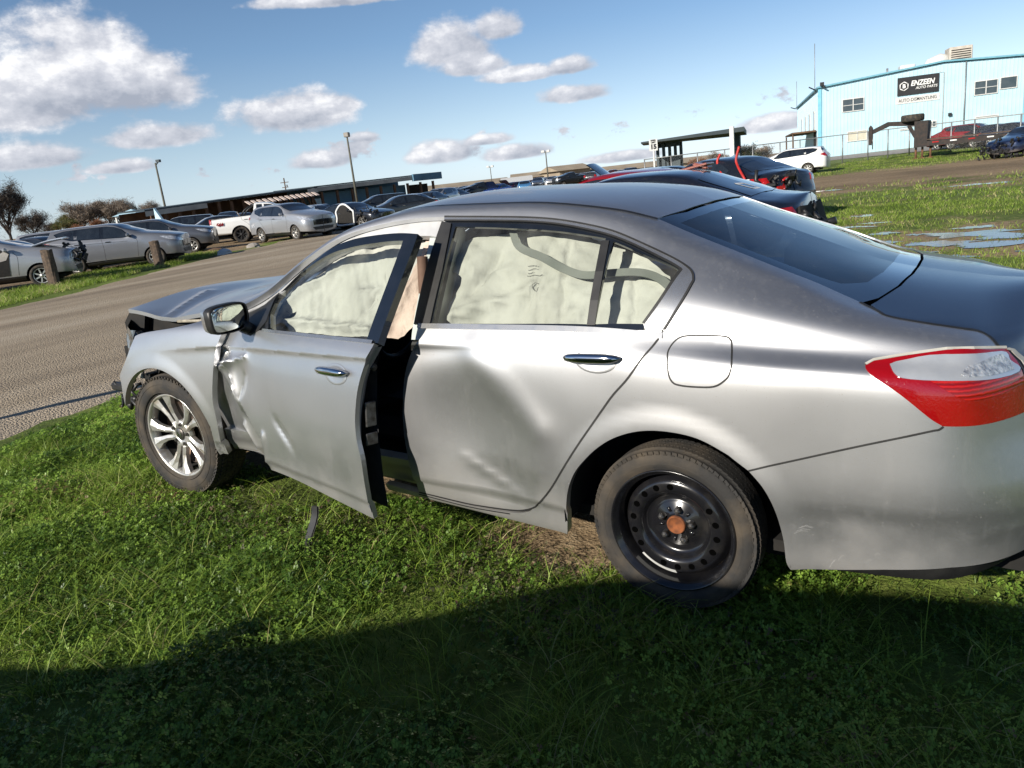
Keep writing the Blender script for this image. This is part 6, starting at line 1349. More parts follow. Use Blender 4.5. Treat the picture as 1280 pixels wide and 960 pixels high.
# --- the blue building; local x runs along the front, y back, origin at its left front corner
def building():
    x0, y0 = -14.15, 75.47; x1, y1 = 1.67, 79.90; az = math.atan2(y1-y0, x1-x0); L = math.hypot(x1-x0, y1-y0); zb = .45
    r = empty('blue_building', (x0, y0, 0), az, 'pale blue corrugated metal building with a low gable and a black auto parts sign', 'building')
    pk, zl, zp, zr, dp = 10.1, 6.78, 7.48, 7.12, 33.
    top = lambda t: zl+(zp-zl)*t/pk if t < pk else zp+(zr-zp)*(t-pk)/(L-pk)
    def ribs(T0, T1, f, topf, zb_):
        rows = []; t = T0; pts = []
        while t < T1-.001:
            for o_, d_ in ((0, 0), (.19, 0), (.21, -.028), (.26, -.028), (.28, 0)):
                if t+o_ <= T1: pts.append((t+o_, d_))
            t += .30
        pts.append((T1, 0))
        return [[f(a, d, zb_) for a, d in pts], [f(a, d, topf(a)) for a, d in pts]]
    f = MB().sheet(ribs(0, L, lambda a, d, z: (a, d, z), top, zb), smooth=False); f.build('front_wall', WALLB, r)
    m = MB().sheet(ribs(0, dp, lambda a, d, z: (d, a, z), lambda a: zl, zb), smooth=False, flip=True); m.build('side_wall', WALLB, r)
    MB().sheet([[(L, 0, zb), (L, dp, zb)], [(L, 0, zr), (L, dp, zr)]]).box((L+.22, -.05, (zb+zr)/2+.03), (.40, .1, zr-zb)).build('end_trim', SIDEB, r)
    rf = MB()
    for a, b in (((-.25, zl-.02), (pk, zp+.06)), ((pk, zp+.06), (L+.45, zr+.02))):
        rf.add([(a[0], -.3, a[1]), (b[0], -.3, b[1]), (b[0], dp, b[1]), (a[0], dp, a[1]), (a[0], -.3, a[1]+.14), (b[0], -.3, b[1]+.14), (b[0], dp, b[1]+.14), (a[0], dp, a[1]+.14)], [(0, 1, 2, 3), (7, 6, 5, 4), (0, 4, 5, 1), (1, 5, 6, 2), (2, 6, 7, 3), (3, 7, 4, 0)])
    rf.build('roof', TRIMB, r); MB().box((-.02, -.05, (zb+zl)/2), (.30, .10, zl-zb)).build('corner_trim', SIDEB, r)
    def window(q, n=2, pane=PANE, rows=2, bars=True):
        (a, b), (c, d) = q; w = MB(); fr = .07
        w.box(((a+c)/2, -.06, b), (c-a+fr, .1, fr)).box(((a+c)/2, -.06, d), (c-a+fr, .1, fr)).box((a, -.06, (b+d)/2), (fr, .1, d-b-fr)).box((c, -.06, (b+d)/2), (fr, .1, d-b-fr))
        if bars:
            w.box(((a+c)/2, -.07, (b+d)/2), (fr, .1, d-b-fr))
            if rows > 1: w.box(((a*3+c)/4, -.065, (b+d)/2), ((c-a)/2-fr*1.6, .08, .045)).box(((a+3*c)/4, -.065, (b+d)/2), ((c-a)/2-fr*1.6, .08, .045))
        o = w.build('window', WFR, r)
        for k in range(n):
            u0 = a+(c-a)*k/n+.03; u1 = a+(c-a)*(k+1)/n-.03; MB().box(((u0+u1)/2, -.03, (b+d)/2), (u1-u0, .04, d-b-.04)).build('pane', pane, o)
        return o
    for q, kw in ((((1.93, 4.39), (3.73, 5.48)), {}), (((2.39, 1.74), (4.00, 2.58)), dict(pane=BOARD, rows=1)), (((12.63, 4.43), (14.40, 5.57)), {}), (((14.60, 4.69), (15.86, 5.63)), dict(n=1, bars=False)), (((9.08, 2.20), (9.70, 2.68)), dict(rows=1)), (((12.80, 2.49), (14.57, 2.60)), dict(n=1, bars=False)), (((6.79, 2.20), (7.45, 2.30)), dict(n=1, bars=False))): window(q, **kw)
    # sign
    (sx0, sz0), (sx1, sz1) = (6.48, 5.10), (9.81, 6.73); sz0, sz1 = sz0+.08, sz1-.02; cx, cz = (sx0+sx1)/2, (sz0+sz1)/2; w, h = sx1-sx0, sz1-sz0
    sb = MB().box((cx, -.09, cz), (w, .08, h)).build('sign_board', DARKW, r); SW = WHITEP
    text_mesh('ENZEEN', h*.40, 'lettering', SW, sb, T(cx+w*.10, -.145, cz+h*.10) @ UPR, bold=.018, shear=.25, xs=w*.60/(h*.40*3.95))
    text_mesh('AUTO PARTS', h*.20, 'lettering', SW, sb, T(cx+w*.20, -.145, cz-h*.17) @ UPR, bold=.003, shear=.2, xs=.95)
    lg = MB(); R_ = h*.24; c0 = (cx-w*.34, cz)
    for a in range(6):
        p, q = (math.radians(90+60*a), math.radians(150+60*a)); lg.tube([(c0[0]+R_*math.cos(p), -.15, c0[1]+R_*math.sin(p)), (c0[0]+R_*math.cos(q), -.15, c0[1]+R_*math.sin(q))], .045, 6)
    lg.build('hexagon_logo', SW, sb); text_mesh('B', h*.30, 'lettering', SW, sb, T(c0[0], -.145, c0[1]) @ UPR, bold=.02)
    (a, b) = (8.15, 4.69); text_mesh('AUTO DISMANTLING', .40, 'lettering', DARKW, r, T(a, -.06, b+.05) @ UPR, bold=.002, xs=.80)
    MB().box((a, -.045, b+.05), (3.55, .02, .55)).build('lettering_board', WFR, r)
    # pipes, lights and rooftop plant
    (a, b), (c, d) = (11.88, 7.47), (11.72, 1.98); MB().tube([(a, -.12, top(a)), (a, -.12, .7)], .05, 6).build('downpipe', GALV, r)
    (a, b) = (10.20, 6.72); MB().tube([(a-.4, -.08, b+.1), (a, -.08, b), (a, -.08, 1.0)], .03, 5).build('conduit', WFR, r)
    (a, b) = (10.76, 3.09); MB().box((a, -.15, b), (.25, .25, .25)).build('wall_lamp', BLACK, r)
    (a, b) = (0.15, 6.97); MB().box((a, -.4, b+.1), (.34, .3, .3)).tube([(a, -.1, b-.1), (a+.1, -.5, b-.15), (a+.3, -.55, b-.25)], .07, 6).build('flood_lamp', BLACK, r)
    MB().tube([(-.3, 1.0, 6.7), (-.9, .5, 7.0)], .06, 5).build('flood_lamp', BLACK, r); MB().tube([(-.3, 32., 6.7), (-.9, 31.5, 6.9)], .06, 5).build('flood_lamp', BLACK, r)
    MB().tube([(-.2, 3, 6.5), (-.2, 3, 11.)], .03, 5).build('antenna', GALV, r); MB().tube([(-.2, 31, 6.5), (-.2, 31, 10.)], .03, 5).build('antenna', GALV, r)
    u = MB().box((13.0-.6, 5, 8.3), (1.9, 1.9, 1.5), bev=.05); o = u.build('roof_unit', mat_noise('beige_plant', (.55, .49, .42), (.4, .36, .3), 2, rough=.7), r)
    lv = MB()
    for k in range(6): lv.box((12.4, 4.03, 7.8+k*.19), (1.6, .05, .07))
    lv.build('louvre', RSTY, o)
    MB().tube([(11.6, 5, 8.0), (10.9, 5, 8.2), (10.1, 5, 7.9), (9.8, 5, 7.4)], [.5, .55, .55, .5], 12).build('duct', WFR, r)
    MB().box((7.9, 4, 7.75), (1.3, 1.2, .55), bev=.08).build('roof_unit', WFR, r); MB().box((.3+3.0, 5, 7.25), (1.1, .9, .35)).build('roof_unit', CONC, r); MB().tube([(6.1, 3, 7.0), (6.1, 3, 7.9)], .09, 8).build('vent_pipe', GALV, r)
    for k, yy in enumerate((6, 12, 18, 24)):
        wf = MB().box((-.05, yy, 4.1), (.08, 1.7, 1.9)).build('window', WFR, r); MB().box((-.10, yy, 4.1), (.04, 1.3, 1.55)).build('pane', PANE, wf)
    wd = MB().box((-.08, 4.5, 1.8), (.1, 2.2, 2.6)).build('side_door', DARKCAV, r)
    MB().box((-1.2, 10, 3.1), (2.2, 14, .15)).tube([(-2.2, 3.4, .5), (-2.2, 3.4, 3.0)], .08, 6).tube([(-2.2, 16.6, .5), (-2.2, 16.6, 3.0)], .08, 6).build('porch', BROWNW, r)
    MB().box((L/2, -.08, zb-.05), (L, .2, .3)).build('plinth', CONC, r)
building()
hu = MB().sheet([[(x, y, float(gz(x, y))+.03) for y in np.linspace(64, 74.5, 4)] for x in np.linspace(-17, 8, 12)], flip=True); tag(hu.build('yard_apron', CONC), kind='structure')
# --- chain link fence
def fence():
    px = [-22.16, 52.29, -20.34, 53.01, -18.54, 53.66, -16.83, 54.74, -15.06, 55.77, -13.22, 56.24, -11.99, 57.03, -10.97, 57.75, -9.28, 58.06, -7.63, 58.31, -6.36, 58.48, -5.02, 58.62, -3.75, 58.73, -2.51, 58.81, -1.16, 58.87, 0.15, 58.90, 1.43, 58.90, 2.89, 58.87, 4.13, 58.82]
    P = [(px[i], px[i+1]) for i in range(0, len(px), 2)]
    r = empty('chain_link_fence', (P[9][0], P[9][1], 0), 0, 'chain link fence with galvanised posts and top rail before the blue building', 'fence'); o0 = Vector((P[9][0], P[9][1], 0))
    pts = [Vector((x, y, float(gz(x, y))))-o0 for x, y in P]; pm = MB().tube([(0, 0, 0), (0, 0, 2.0)], .045, 6).mesh('post', GALV)
    for p in pts: o = link('post', pm, r); o.location = p
    MB().tube([p+Vector((0, 0, 1.97)) for p in pts], .035, 6).build('top_rail', GALV, r)
    m, nt, b, o = newmat('chain_link'); N = nt.nodes; L = nt.links
    tr = N.new('ShaderNodeBsdfTransparent'); mx = N.new('ShaderNodeMixShader'); tc = N.new('ShaderNodeTexCoord'); sp = N.new('ShaderNodeSeparateXYZ'); L.new(tc.outputs['Object'], sp.inputs[0])
    def mm(op, a_, b_):
        n_ = N.new('ShaderNodeMath'); n_.operation = op
        for i, v in enumerate((a_, b_)):
            if isinstance(v, (int, float)): n_.inputs[i].default_value = v
            else: L.new(v, n_.inputs[i])
        return n_.outputs[0]
    w = [mm('LESS_THAN', mm('FRACT', mm('MULTIPLY', mm(op, sp.outputs[0], sp.outputs[2]), 14.), 0), .035) for op in ('ADD', 'SUBTRACT')]
    L.new(mm('MAXIMUM', w[0], w[1]), mx.inputs[0]); L.new(tr.outputs[0], mx.inputs[1]); L.new(b.outputs[0], mx.inputs[2]); L.new(mx.outputs[0], o.inputs[0]); setp(b, base=(.3, .3, .3), rough=.5, metal=.5)
    MB().sheet([[p+Vector((0, .01, .03)) for p in pts], [p+Vector((0, .01, 1.95)) for p in pts]], smooth=False).build('wire_mesh', m, r)
fence()
# --- gooseneck trailer
def trailer():
    a = Vector((-4.18, 53.68, 0.76)); r = empty('gooseneck_trailer', (a.x, a.y, float(gz(a.x, a.y))), 0, 'black gooseneck flatbed trailer with a spare tyre on its neck, parked on the grass', 'trailer')
    I = r.matrix_basis.inverted() if False else T(-a.x, -a.y, -float(gz(a.x, a.y)))
    V3 = lambda *p: I @ Vector(p)
    d = Vector((0, 1, 0))
    def slab(name, pts, depth, y0=0., mat=RSTY):
        n = len(pts); q = [p+d*y0 for p in pts]; vs = q+[p+d*depth for p in q]
        fs = [tuple(range(n)), tuple(range(2*n-1, n-1, -1))]+[(i, n+i, n+(i+1) % n, (i+1) % n) for i in range(n)]
        fs = [f[::-1] for f in fs]; return MB().add(vs, fs).build(name, mat, r)
    slab('neck_beam', [V3(-6.80, 53.38, 1.97), V3(-6.85, 53.37, 2.23), V3(-5.91, 53.49, 2.63), V3(-4.22, 53.67, 2.49), V3(-4.22, 53.67, 2.17), V3(-5.82, 53.51, 2.35)], .25, .9)
    slab('coupler', [V3(-7.01, 53.35, 1.29), V3(-7.03, 53.35, 2.40), V3(-6.92, 53.36, 2.54), V3(-6.80, 53.38, 2.37), V3(-6.80, 53.38, 1.82), V3(-6.87, 53.37, 1.28)], .3, .85)
    slab('neck_brace', [V3(-4.81, 53.62, 2.22), V3(-4.58, 53.64, 2.24), V3(-4.09, 53.68, 1.34), V3(-4.27, 53.67, 1.22)], .2, .95)
    slab('riser', [V3(-4.29, 53.67, 0.82), V3(-4.29, 53.67, 2.45), V3(-3.51, 53.73, 2.44), V3(-3.57, 53.73, 0.84)], 2.1)
    dk = slab('deck_frame', [V3(-3.57, 53.73, 0.86), V3(-3.57, 53.73, 1.18), V3(1.35, 53.90, 1.10), V3(1.35, 53.90, 0.80)], 2.4)
    a0, a1 = V3(-3.57, 53.73, 1.23), V3(1.35, 53.90, 1.17)
    pl = MB().box((0, 0, 0), (1, .19, .05)).mesh('plank', WOOD)
    for k in range(12):
        o = link('plank', pl, r); mid = (a0+a1)/2+d*(.1+k*.2); v = a1-a0; o.location = mid+Vector((0, 0, .03+.006*(k % 3))); o.scale = (v.length, 1, 1); o.rotation_euler = (0, -math.atan2(v.z, v.x), math.atan2(v.y, v.x))
    for k in range(5):
        t = .1+.2*k; p = a0+(a1-a0)*t-Vector((0, .012, .16)); MB().box(p, (.36, .02, .07)).build('reflector', WHITEP if k % 2 else BGRED, r)
    for nm, q in (('jack_leg', V3(-4.20, 53.67, 0.56)), ('jack_leg', V3(-3.83, 53.71, 0.52)), ('jack_leg', V3(-3.37, 53.74, 0.57))):
        MB().tube([(q.x, q.y+.4, .0), (q.x, q.y+.4, .75)], .07, 6).box((q.x, q.y+.4, .04), (.3, .3, .05)).build(nm, mat_noise('rusty_jack', (.2, .09, .04), (.10, .05, .03), 6, rough=.9), r)
    q = V3(-4.49, 53.65, 2.59); MB().lathe([(.26, -.17), (.30, -.22), (.62, -.22), (.68, -.14), (.68, .14), (.62, .22), (.30, .22), (.26, .17)], 28, M=T(q.x, q.y+1.0, q.z+.10) @ RX(math.pi/2)).build('spare_tyre', RUBBER, r)
    q = V3(-6.75, 53.39, 1.31); MB().tube([(q.x, q.y+.6, q.z+.6), (q.x, q.y+.6, q.z-.3)], .03, 5).build('safety_chain', NUT, r)
trailer()
# --- open canopy with the speed sign in front
def canopy():
    a = Vector((-19.86, 55.32, 1.67)); r = empty('open_canopy', (a.x, a.y, 0), 0, 'open steel canopy with slanted dark roof behind the speed sign', 'canopy'); I = T(-a.x, -a.y, 0); V3 = lambda *p: I @ Vector(p)
    t = [V3(-23.10, 54.06, 3.39), V3(-15.88, 56.59, 3.62), V3(-16.79, 60.49, 3.43), V3(-24.46, 57.83, 3.33)]
    b = [p-Vector((0, 0, .12)) for p in t]; b[1] -= Vector((0, 0, .22)); b[2] -= Vector((0, 0, .22))
    MB().add(t+b, [(0, 1, 2, 3), (7, 6, 5, 4), (0, 4, 5, 1), (1, 5, 6, 2), (2, 6, 7, 3), (3, 7, 4, 0)]).build('roof', ROOFD, r)
    p = V3(-16.16, 54.42, 1.71); MB().box((p.x, p.y, 1.9), (.30, .2, 3.5)).build('post', WFR, r)
    for x in (0, 1, 2, 3, 4):
        q = [V3(-23.07, 57.32, 2.56), V3(-22.62, 57.49, 2.50), V3(-22.18, 57.66, 2.45), V3(-21.76, 57.82, 2.40), V3(-21.34, 57.97, 2.35)][x]; MB().box((q.x, q.y, 1.6), (.22, .15, 3.1)).build('post', ROOFD, r)
    q, s = V3(-23.13, 57.29, 2.56), V3(-21.31, 57.98, 2.47); MB().box(((q.x+s.x)/2, (q.y+s.y)/2, 1.3), (abs(s.x-q.x), .1, 1.6), RZ(0)).box(((q.x+s.x)/2, (q.y+s.y)/2, 3.05), (abs(s.x-q.x), .12, .4)).build('slatted_wall', ROOFD, r)
    q = V3(-17.22, 59.32, 2.59); MB().box((q.x, q.y, 1.9), (.5, .3, 3.2)).build('steel_column', ROOFD, r)
canopy()
p = (-15.89, 38.65, 2.65); sg = empty('speed_sign', (p[0], p[1], 0), math.radians(-28+45), 'white speed limit sign reading 15 on a pale post before the canopy', 'road sign')
MB().tube([(0, .03, 0), (0, .03, 2.65)], .06, 6).build('post', WFR, sg); MB().box((0, 0, p[2]), (.46, .02, .62)).build('sign_plate', WFR, sg)
text_mesh('15', .34, 'lettering', DARKW, sg, T(0, -.02, p[2]-.10) @ UPR, bold=.02); text_mesh('SPEED\nLIMIT', .11, 'lettering', DARKW, sg, T(0, -.02, p[2]+.19) @ UPR, bold=.003)
# --- sheds on the left
def shed(name, label, L0, R0, zL, zR, dep, wall, posts, extra=None, fas=SHEDL):
    a = Vector((L0[0], L0[1], 0)); b = Vector((R0[0], R0[1], 0)); v = b-a; r = empty(name, a, math.atan2(v.y, v.x), label, 'shed'); n = v.length
    MB().add([(0, 0, zL), (n, 0, zR), (n, dep, zR+.1), (0, dep, zL+.1), (0, 0, zL+.12), (n, 0, zR+.12), (n, dep, zR+.22), (0, dep, zL+.22)], [(3, 2, 1, 0), (4, 5, 6, 7), (0, 1, 5, 4), (1, 2, 6, 5), (2, 3, 7, 6), (3, 0, 4, 7)]).build('roof', ROOFD, r)
    for (t0, t1) in fas_ranges.get(name, ((0, 1),)):
        x0, x1 = t0*n, t1*n; z0, z1 = zL+(zR-zL)*t0, zL+(zR-zL)*t1
        MB().add([(x0, -.06, z0-.42), (x1, -.06, z1-.42), (x1, -.06, z1-.01), (x0, -.06, z0-.01), (x0, -.01, z0-.42), (x1, -.01, z1-.42), (x1, -.01, z1-.01), (x0, -.01, z0-.01)], [(0, 1, 2, 3), (7, 6, 5, 4), (0, 4, 5, 1), (3, 2, 6, 7)]).build('fascia', fas, r)
    MB().sheet([[(0, dep-.2, 0), (n, dep-.2, 0)], [(0, dep-.2, zL), (n, dep-.2, zR)]]).build('back_wall', wall, r)
    pm = MB().box((0, 0, 1.3), (.22, .22, 2.6)).mesh('post', BROWNW)
    for k in range(posts): link('post', pm, r, loc=(n*(k+.5)/posts, .3, 0))
    if extra: extra(r, n, zL, zR)
    return r
fas_ranges = {'timber_shed': ((0, .32), (.93, 1)), 'blue_shed': ((0, .78),)}
def awn(r, n, zL, zR):
    am = MB().add([(0, -.9, -.35), (.34, -.9, -.35), (.34, 0, .0), (0, 0, .0), (0, -.9, -.42), (.34, -.9, -.42), (.34, 0, -.07), (0, 0, -.07)], [(0, 1, 2, 3), (7, 6, 5, 4), (0, 4, 5, 1), (1, 5, 6, 2), (3, 7, 4, 0)]).mesh('sunlit_rafter', mat_noise('pinkish_white', (.62, .52, .46), (.5, .4, .35), 3, rough=.8))
    bm = MB().tube([(.17, .2, -.1), (.9, .4, -1.9)], .10, 5).mesh('brace', BROWNW)
    for k in range(13):
        t = .53+.42*k/12; link('sunlit_rafter', am, r, loc=(n*t, -.05, zL+(zR-zL)*t-.30)); link('brace', bm, r, loc=(n*t, 0, zL+(zR-zL)*t-.3))
shed('timber_shed', 'long low timber shed with a row of sunlit rafter ends, behind the white pickup', (-59.98, 35.31), (-56.90, 52.20), 2.45, 3.02, 6, BROWNW, 14, awn)
def bl(r, n, zL, zR):
    MB().box((n*.88, -.1, zR-.25), (n*.25, .3, .75)).build('end_fascia', SHEDB, r)
    MB().box((n*.45, 2.0, 1.35), (n*.66, .1, 2.3)).build('blue_wall', SHEDB, r)
    MB().box((n*.5, 1.0, .75), (n*.62, .1, .55)).build('pale_blue_panel', WALLB, r); MB().box((n*.05, .8, 1.0), (1.1, .1, 2.0)).build('pale_blue_panel', WALLB, r)
    MB().box((n*.87, 1.5, 1.2), (n*.16, .2, 2.4)).build('dark_opening', DARKCAV, r)
shed('blue_shed', 'long blue shed with pale fascia and dark end bay by the tall lamp pole', (-57.11, 51.97), (-53.85, 68.33), 3.09, 3.37, 8, SHEDB, 9, bl)
# gazebo, wedge wall, far barns
p = (-80.13, 46.47); g_ = empty('gazebo', (p[0], p[1], 0), .4, 'small gazebo with a pale blue pointed roof below the brown trees', 'gazebo'); za = 3.15; zb_ = 2.53
MB().add([(-1.6, -1.3, zb_), (1.6, -1.3, zb_), (1.6, 1.3, zb_), (-1.6, 1.3, zb_), (0, 0, za)], [(0, 1, 4), (1, 2, 4), (2, 3, 4), (3, 0, 4), (3, 2, 1, 0)]).build('roof', WALLB, g_)
for sx, sy in ((-1.3, -1), (1.3, -1), (1.3, 1), (-1.3, 1)): MB().box((sx, sy, zb_/2), (.16, .16, zb_)).build('post', WFR, g_)
p = (-58.67, 35.50); w_ = MB().add([(0, 0, .6), (1.6, .1, .6), (.1, 0, 2.63), (0, .2, .6), (1.6, .3, .6), (.1, .2, 2.63)], [(0, 1, 2), (5, 4, 3), (0, 3, 4, 1), (1, 4, 5, 2), (2, 5, 3, 0)]).build('wedge_panel', WALLB); w_.location = (p[0]-.4, p[1], 0); tag(w_, 'pale blue triangular panel leaning at the left end of the timber shed', 'panel')
for (nm, lab, A_, B_, z_, hh, mt) in (('barn', 'long tan barn on the horizon right of the blue shed', (-147.45, 185.55), (-132.61, 208.26), 3.1, 3, TAN), ('barn', 'tan barn roof behind the middle lamp post', (-126.85, 200.07), (-114.09, 207.56), 3.7, 3, TAN), ('barn', 'taller tan barn roof between the middle lamp post and the raised black hood', (-109.71, 198.55), (-104.05, 207.16), 4.6, 3, TAN), ('barn', 'low tan barn running behind the speed sign', (-106.28, 211.63), (-73.79, 235.48), 2.9, 3, TAN), ('barn', 'white roofed barn between the two far lamp posts', (-118.49, 181.68), (-112.34, 185.51), 2.7, 3, WFR)):
    a = Vector((*A_, 0)); b = Vector((*B_, 0)); v = b-a; r = empty(nm, a, math.atan2(v.y, v.x), lab, 'barn'); n = v.length
    MB().box((n/2, 6, z_/2-.8), (n, 12, z_-1.6)).build('wall', mt, r); MB().add([(-1, -1, z_-1.6), (n+1, -1, z_-1.6), (n+1, 13, z_-1.6), (-1, 13, z_-1.6), (-1, 6, z_), (n+1, 6, z_)], [(0, 1, 5, 4), (2, 3, 4, 5), (1, 2, 5), (3, 0, 4), (3, 2, 1, 0)]).build('roof', mt, r)
# --- poles
def lamp_pole(x, y, z, label, head='single', r_=.13, name='lamp_pole'):
    r = empty(name, (x, y, 0), .3, label, 'lamp pole'); MB().tube([(0, 0, 0), (0, 0, z)], [r_, r_*.6], 8).build('pole', mat_noise('weathered_pole', (.12, .12, .09), (.08, .075, .06), 2, rough=.8), r)
    if head == 'single': MB().box((0, 0, z), (.5, .45, .42), bev=.05).build('lamp_head', CONC, r)
    elif head == 'double':
        for s_ in (-1, 1): MB().box((.42*s_, 0, z), (.5, .4, .35), bev=.05).tube([(0, 0, z-.2), (.4*s_, 0, z)], .04, 5).build('lamp_head', WFR, r)
    else:
        MB().tube([(0, 0, z-.2), (.3, .1, z+.1)], .06, 5).box((.3, .1, z+.15), (.4, .3, .25)).build('lamp_head', ROOFD, r)
lamp_pole(-51.55, 51.89, 7.43, 'tall lamp pole with a square head rising behind the blue shed')
lamp_pole(-69.10, 43.31, 7.03, 'leaning dark lamp pole behind the left end of the timber shed', 'arm')
lamp_pole(-58.41, 101.21, 5.40, 'lamp post with twin heads above the far car rows', 'double')
lamp_pole(-82.44, 121.61, 4.74, 'thin distant lamp post above the blue car', 'double', .1)
up = empty('utility_pole', (-126.32, 109.65, 0), .2, 'distant utility pole with a crossarm above the timber shed', 'utility pole'); zz = 7.38
MB().tube([(0, 0, 0), (0, 0, zz)], .13, 6).build('pole', WOOD, up); MB().box((0, 0, zz-.9), (2.0, .14, .14)).build('crossarm', WOOD, up); MB().box((0, 0, zz-1.9), (1.5, .14, .14)).tube([(.5, 0, zz-1.8), (.5, 0, zz-1.4)], .12, 6).build('crossarm', WOOD, up)
# --- wooden posts by the road, rubble
def wpost(x, y, h, w, label, tilt=0.):
    r = MB(); n = 12; rs = random.Random(int(abs(x)*10)); rows = []
    for k, zf in enumerate((-.1, .2, .5, .8, 1.0)):
        rows.append([(w*.5*(1+.06*rs.uniform(-1, 1))*math.copysign(abs(math.cos(2*math.pi*i/n))**.6, math.cos(2*math.pi*i/n)), w*.42*(1+.06*rs.uniform(-1, 1))*math.copysign(abs(math.sin(2*math.pi*i/n))**.6, math.sin(2*math.pi*i/n)), h*zf+(rs.uniform(-.02, .02) if k == 4 else 0)) for i in range(n)])
    vs = [p for q in rows for p in q]; fs = [(i*n+k, i*n+(k+1) % n, i*n+n+(k+1) % n, i*n+n+k) for i in range(4) for k in range(n)]+[tuple(range(4*n, 5*n))]
    o = r.add(vs, fs).build('wooden_post', WOOD); o.location = (x, y, float(gz(x, y))); o.rotation_euler = (tilt, 0, .5); return tag(o, label, 'post', 'wooden posts along the road')
wpost(-22.71, 8.45, 1.08, .30, 'thick square wooden post in front of the wrecked silver SUV wheel'); wpost(-23.82, 12.60, .88, .30, 'wooden post in front of the silver grey crossover wheel', .04)
wpost(-6.95, -3.3, 2.0, .11, 'thin post out of frame beside the road, casting the stripe of shadow', 0)
def lump(x, y, sx, sy, sz, mat, label, cat, sd, name):
    rs = random.Random(sd); m = MB(); rows = []
    for i in range(6):
        ph = math.pi/2*i/5; rows.append([(sx*math.cos(ph)*math.cos(t)*rs.uniform(.8, 1.1), sy*math.cos(ph)*math.sin(t)*rs.uniform(.8, 1.1), sz*math.sin(ph)-.02) for t in np.linspace(0, 2*math.pi, 11)[:-1]])
        rows[-1].append(rows[-1][0])
    o = m.sheet(rows, smooth=False).build(name, mat); o.location = (x, y, float(gz(x, y))+.02); tag(o, label, cat)
lump(-24.6, 15.9, .32, .3, .22, WFR, 'white crumpled rag lying by the puddle at the road edge', 'rag', 1, 'crumpled_rag'); lump(-26.2, 18.6, .36, .28, .2, CONC, 'pale concrete chunk on the far road edge', 'rubble', 2, 'concrete_chunk')
lump(-27.4, 17.6, .5, .3, .16, BROWNW, 'brown lump of mud between the rag and the concrete chunk', 'mud', 3, 'mud_lump')
# --- trees and brush
def tree(x, y, h, sd, label, bark, twig, cw=.5, dens=900, name='bare_tree', n=6, tw=.05, crown0=.25, group=None):
    rs = random.Random(sd); r = empty(name, (x, y, float(gz(x, y))), 0, label, 'tree', group); tr = MB(); tips = []
    def br(p, d, l, rad, lev):
        q = p+d*l*.5+Vector((rs.uniform(-.06, .06), rs.uniform(-.06, .06), .03))*l; e = p+d*l+Vector((rs.uniform(-.1, .1), rs.uniform(-.1, .1), rs.uniform(0, .08)))*l
        tr.tube([p, q, e], [rad, rad*.8, rad*.6], 5 if lev else 7, cap=False); tips.append((e, l)); tips.append((q, l))
        if lev < 4:
            for k in range(3 if lev else n):
                a = rs.uniform(0, 6.28); s_ = rs.uniform(.45, .95)*cw*1.4; dd = (d+Vector((math.cos(a)*s_, math.sin(a)*s_, rs.uniform(-.05, .35)))).normalized(); st = p+(e-p)*rs.uniform(.45, 1.)
                br(st, dd, l*rs.uniform(.55, .75), rad*.5, lev+1)
    br(Vector((0, 0, -.2)), Vector((0, 0, 1)), h*.36, h*.022, 0)
    tr.build('trunk', bark, r)
    T_ = np.array([tuple(t[0]) for t in tips]); Lt = np.array([t[1] for t in tips]); R = np.random.default_rng(sd); m = dens; i = R.integers(0, len(T_), m); P = T_[i]+R.normal(0, 1, (m, 3))*Lt[i][:, None]*.42
    P = P[P[:, 2] > h*crown0*.6]; m = len(P); d = R.normal(0, 1, (m, 3)); d[:, 2] = np.abs(d[:, 2]); d /= np.linalg.norm(d, axis=1, keepdims=True); s_ = np.cross(d, R.normal(0, 1, (m, 3))); s_ /= np.linalg.norm(s_, axis=1, keepdims=True)
    ln = h*.06*(.5+R.random((m, 1))); V = np.stack([P-s_*tw*h*.1, P+s_*tw*h*.1, P+d*ln+s_*tw*h*.04, P+d*ln-s_*tw*h*.04], 1).reshape(-1, 3); F = np.arange(m*4).reshape(-1, 4)
    me = np_mesh('crown', V, F, twig, False, {'tint': np.repeat(R.random(m), 4)}); link('crown', me, r); return r
BARK = mat_noise('bark', (.07, .055, .045), (.04, .032, .028), 3, rough=.95)
TWD = leaf_mat('dark_twigs', (.03, .025, .02), (.10, .082, .066), dry=(.16, .11, .08), trans=.15); TWB = leaf_mat('brown_twigs', (.12, .10, .08), (.27, .22, .175), dry=(.30, .22, .15), trans=.2)
TWG = leaf_mat('olive_leaves', (.05, .06, .02), (.15, .16, .05), dry=(.26, .14, .05), trans=.2); TWO = leaf_mat('rusty_leaves', (.15, .06, .03), (.30, .14, .07), dry=(.32, .2, .1), trans=.2); TWS = leaf_mat('dark_green_leaves', (.012, .018, .012), (.035, .05, .03), trans=.15)
tree(-112.93, 48.52, 10.2, 3, 'big dark bare tree at the far left with leafless upper branches', BARK, TWD, .62, 9000, n=9, tw=.02, group='trees on the horizon left')
tree(-101.96, 41.18, 9.0, 4, 'second dark thicket tree, cut by the frame', BARK, TWD, .8, 7000, n=9, tw=.025, group='trees on the horizon left')
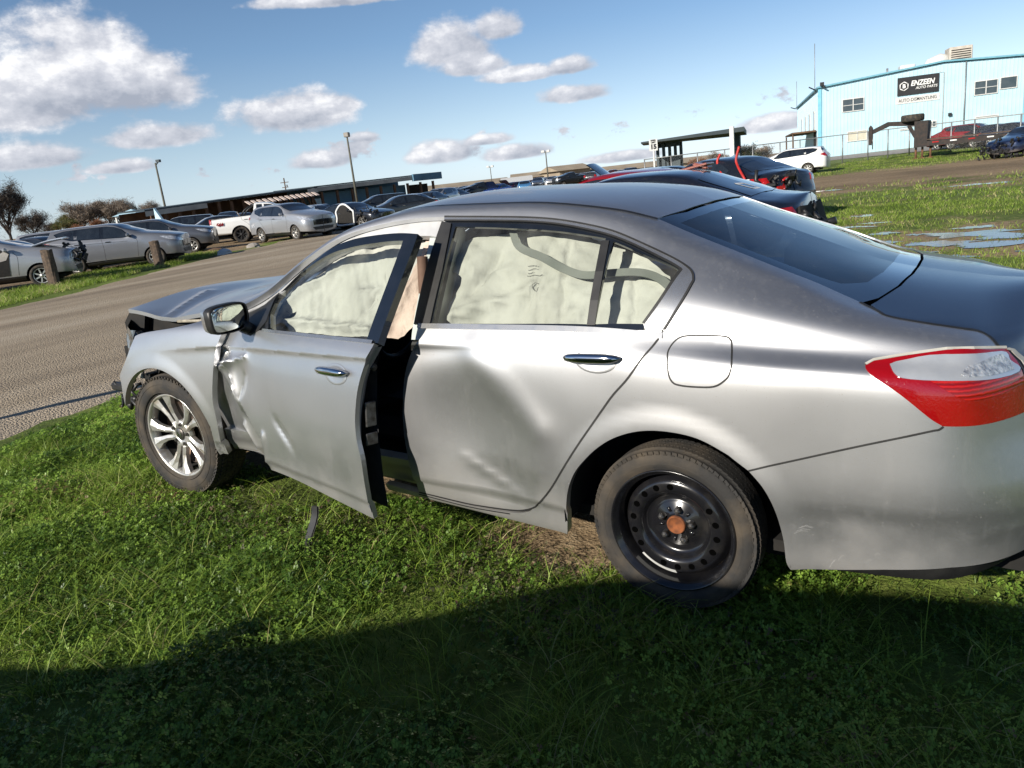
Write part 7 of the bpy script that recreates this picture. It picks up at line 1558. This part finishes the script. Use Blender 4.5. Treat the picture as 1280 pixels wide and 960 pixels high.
tree(-105.42, 48.06, 6.2, 6, 'low reddish bare tree right of the big dark one', BARK, TWD, .9, 5000, n=9, tw=.03, crown0=.1, group='trees on the horizon left')
for i, (px_, py_, h_, c_, l_) in enumerate(((-132.37, 65.70, 5.2, TWG, 'small olive green tree at the left of the brown grove'), (-140.55, 71.64, 6.4, TWG, 'olive tree with yellowing side'), (-138.06, 72.06, 8.2, TWB, 'tall pale brown bare tree in the grove'), (-126.96, 65.25, 3.6, TWO, 'low rusty bush tree before the grove'), (-138.82, 74.84, 8.6, TWB, 'broad grey brown tree in the middle of the grove'), (-137.64, 76.91, 8.8, TWB, 'rounded grey brown tree of the grove'), (-134.98, 77.51, 8.4, TWB, 'rounded brown tree at the right of the grove'), (-126.36, 68.44, 4.2, TWO, 'rusty bush under the grey brown trees'), (-139.99, 82.75, 6.6, TWS, 'dark green conifer at the right end of the grove'), (-137.92, 65.82, 4.6, TWD, 'low dark scrub between the big tree and the grove'), (-159.27, 99.09, 7.6, TWB, 'distant bare tree left of the leaning lamp pole'))):
    tree(px_, py_, h_, 20+i, l_, BARK, c_, .95, 5200, n=9, tw=.03, crown0=.05, group='trees on the horizon left')
for i, (px_, py_, h_, c_, l_) in enumerate(((-23.40, 67.85, 2.3, TWO, 'rusty brush heap behind the fence left of the canopy post'), (-20.47, 65.66, 2.6, TWB, 'dry brush behind the fence near the canopy column'), (-16.73, 60.50, 3.0, TWG, 'yellow green bush left of the white crossover'), (-16.55, 64.69, 2.6, TWB, 'grey brush behind the white crossover'))):
    tree(px_, py_, h_, 50+i, l_, BARK, c_, 1.2, 1800, n=9, tw=.07, crown0=.0, name='brush')
ln_ = MB(); tl_ = []
a = Vector((-93.13, 43.59, 0)); b = Vector((-78.73, 48.69, 0)); r = empty('picket_posts', a, 0, 'row of thin wooden pickets below the grove', 'fence')
pm = MB().box((0, 0, .95), (.14, .14, 1.9)).mesh('picket', WOOD)
for k in range(26): link('picket', pm, r, loc=tuple((b-a)*(k/25)))
for body, name, size, loc, rz, mat, par in TXT: text_mesh(body, size, name, mat, par, T(*loc) @ RZ(rz) @ UPR, bold=.01)
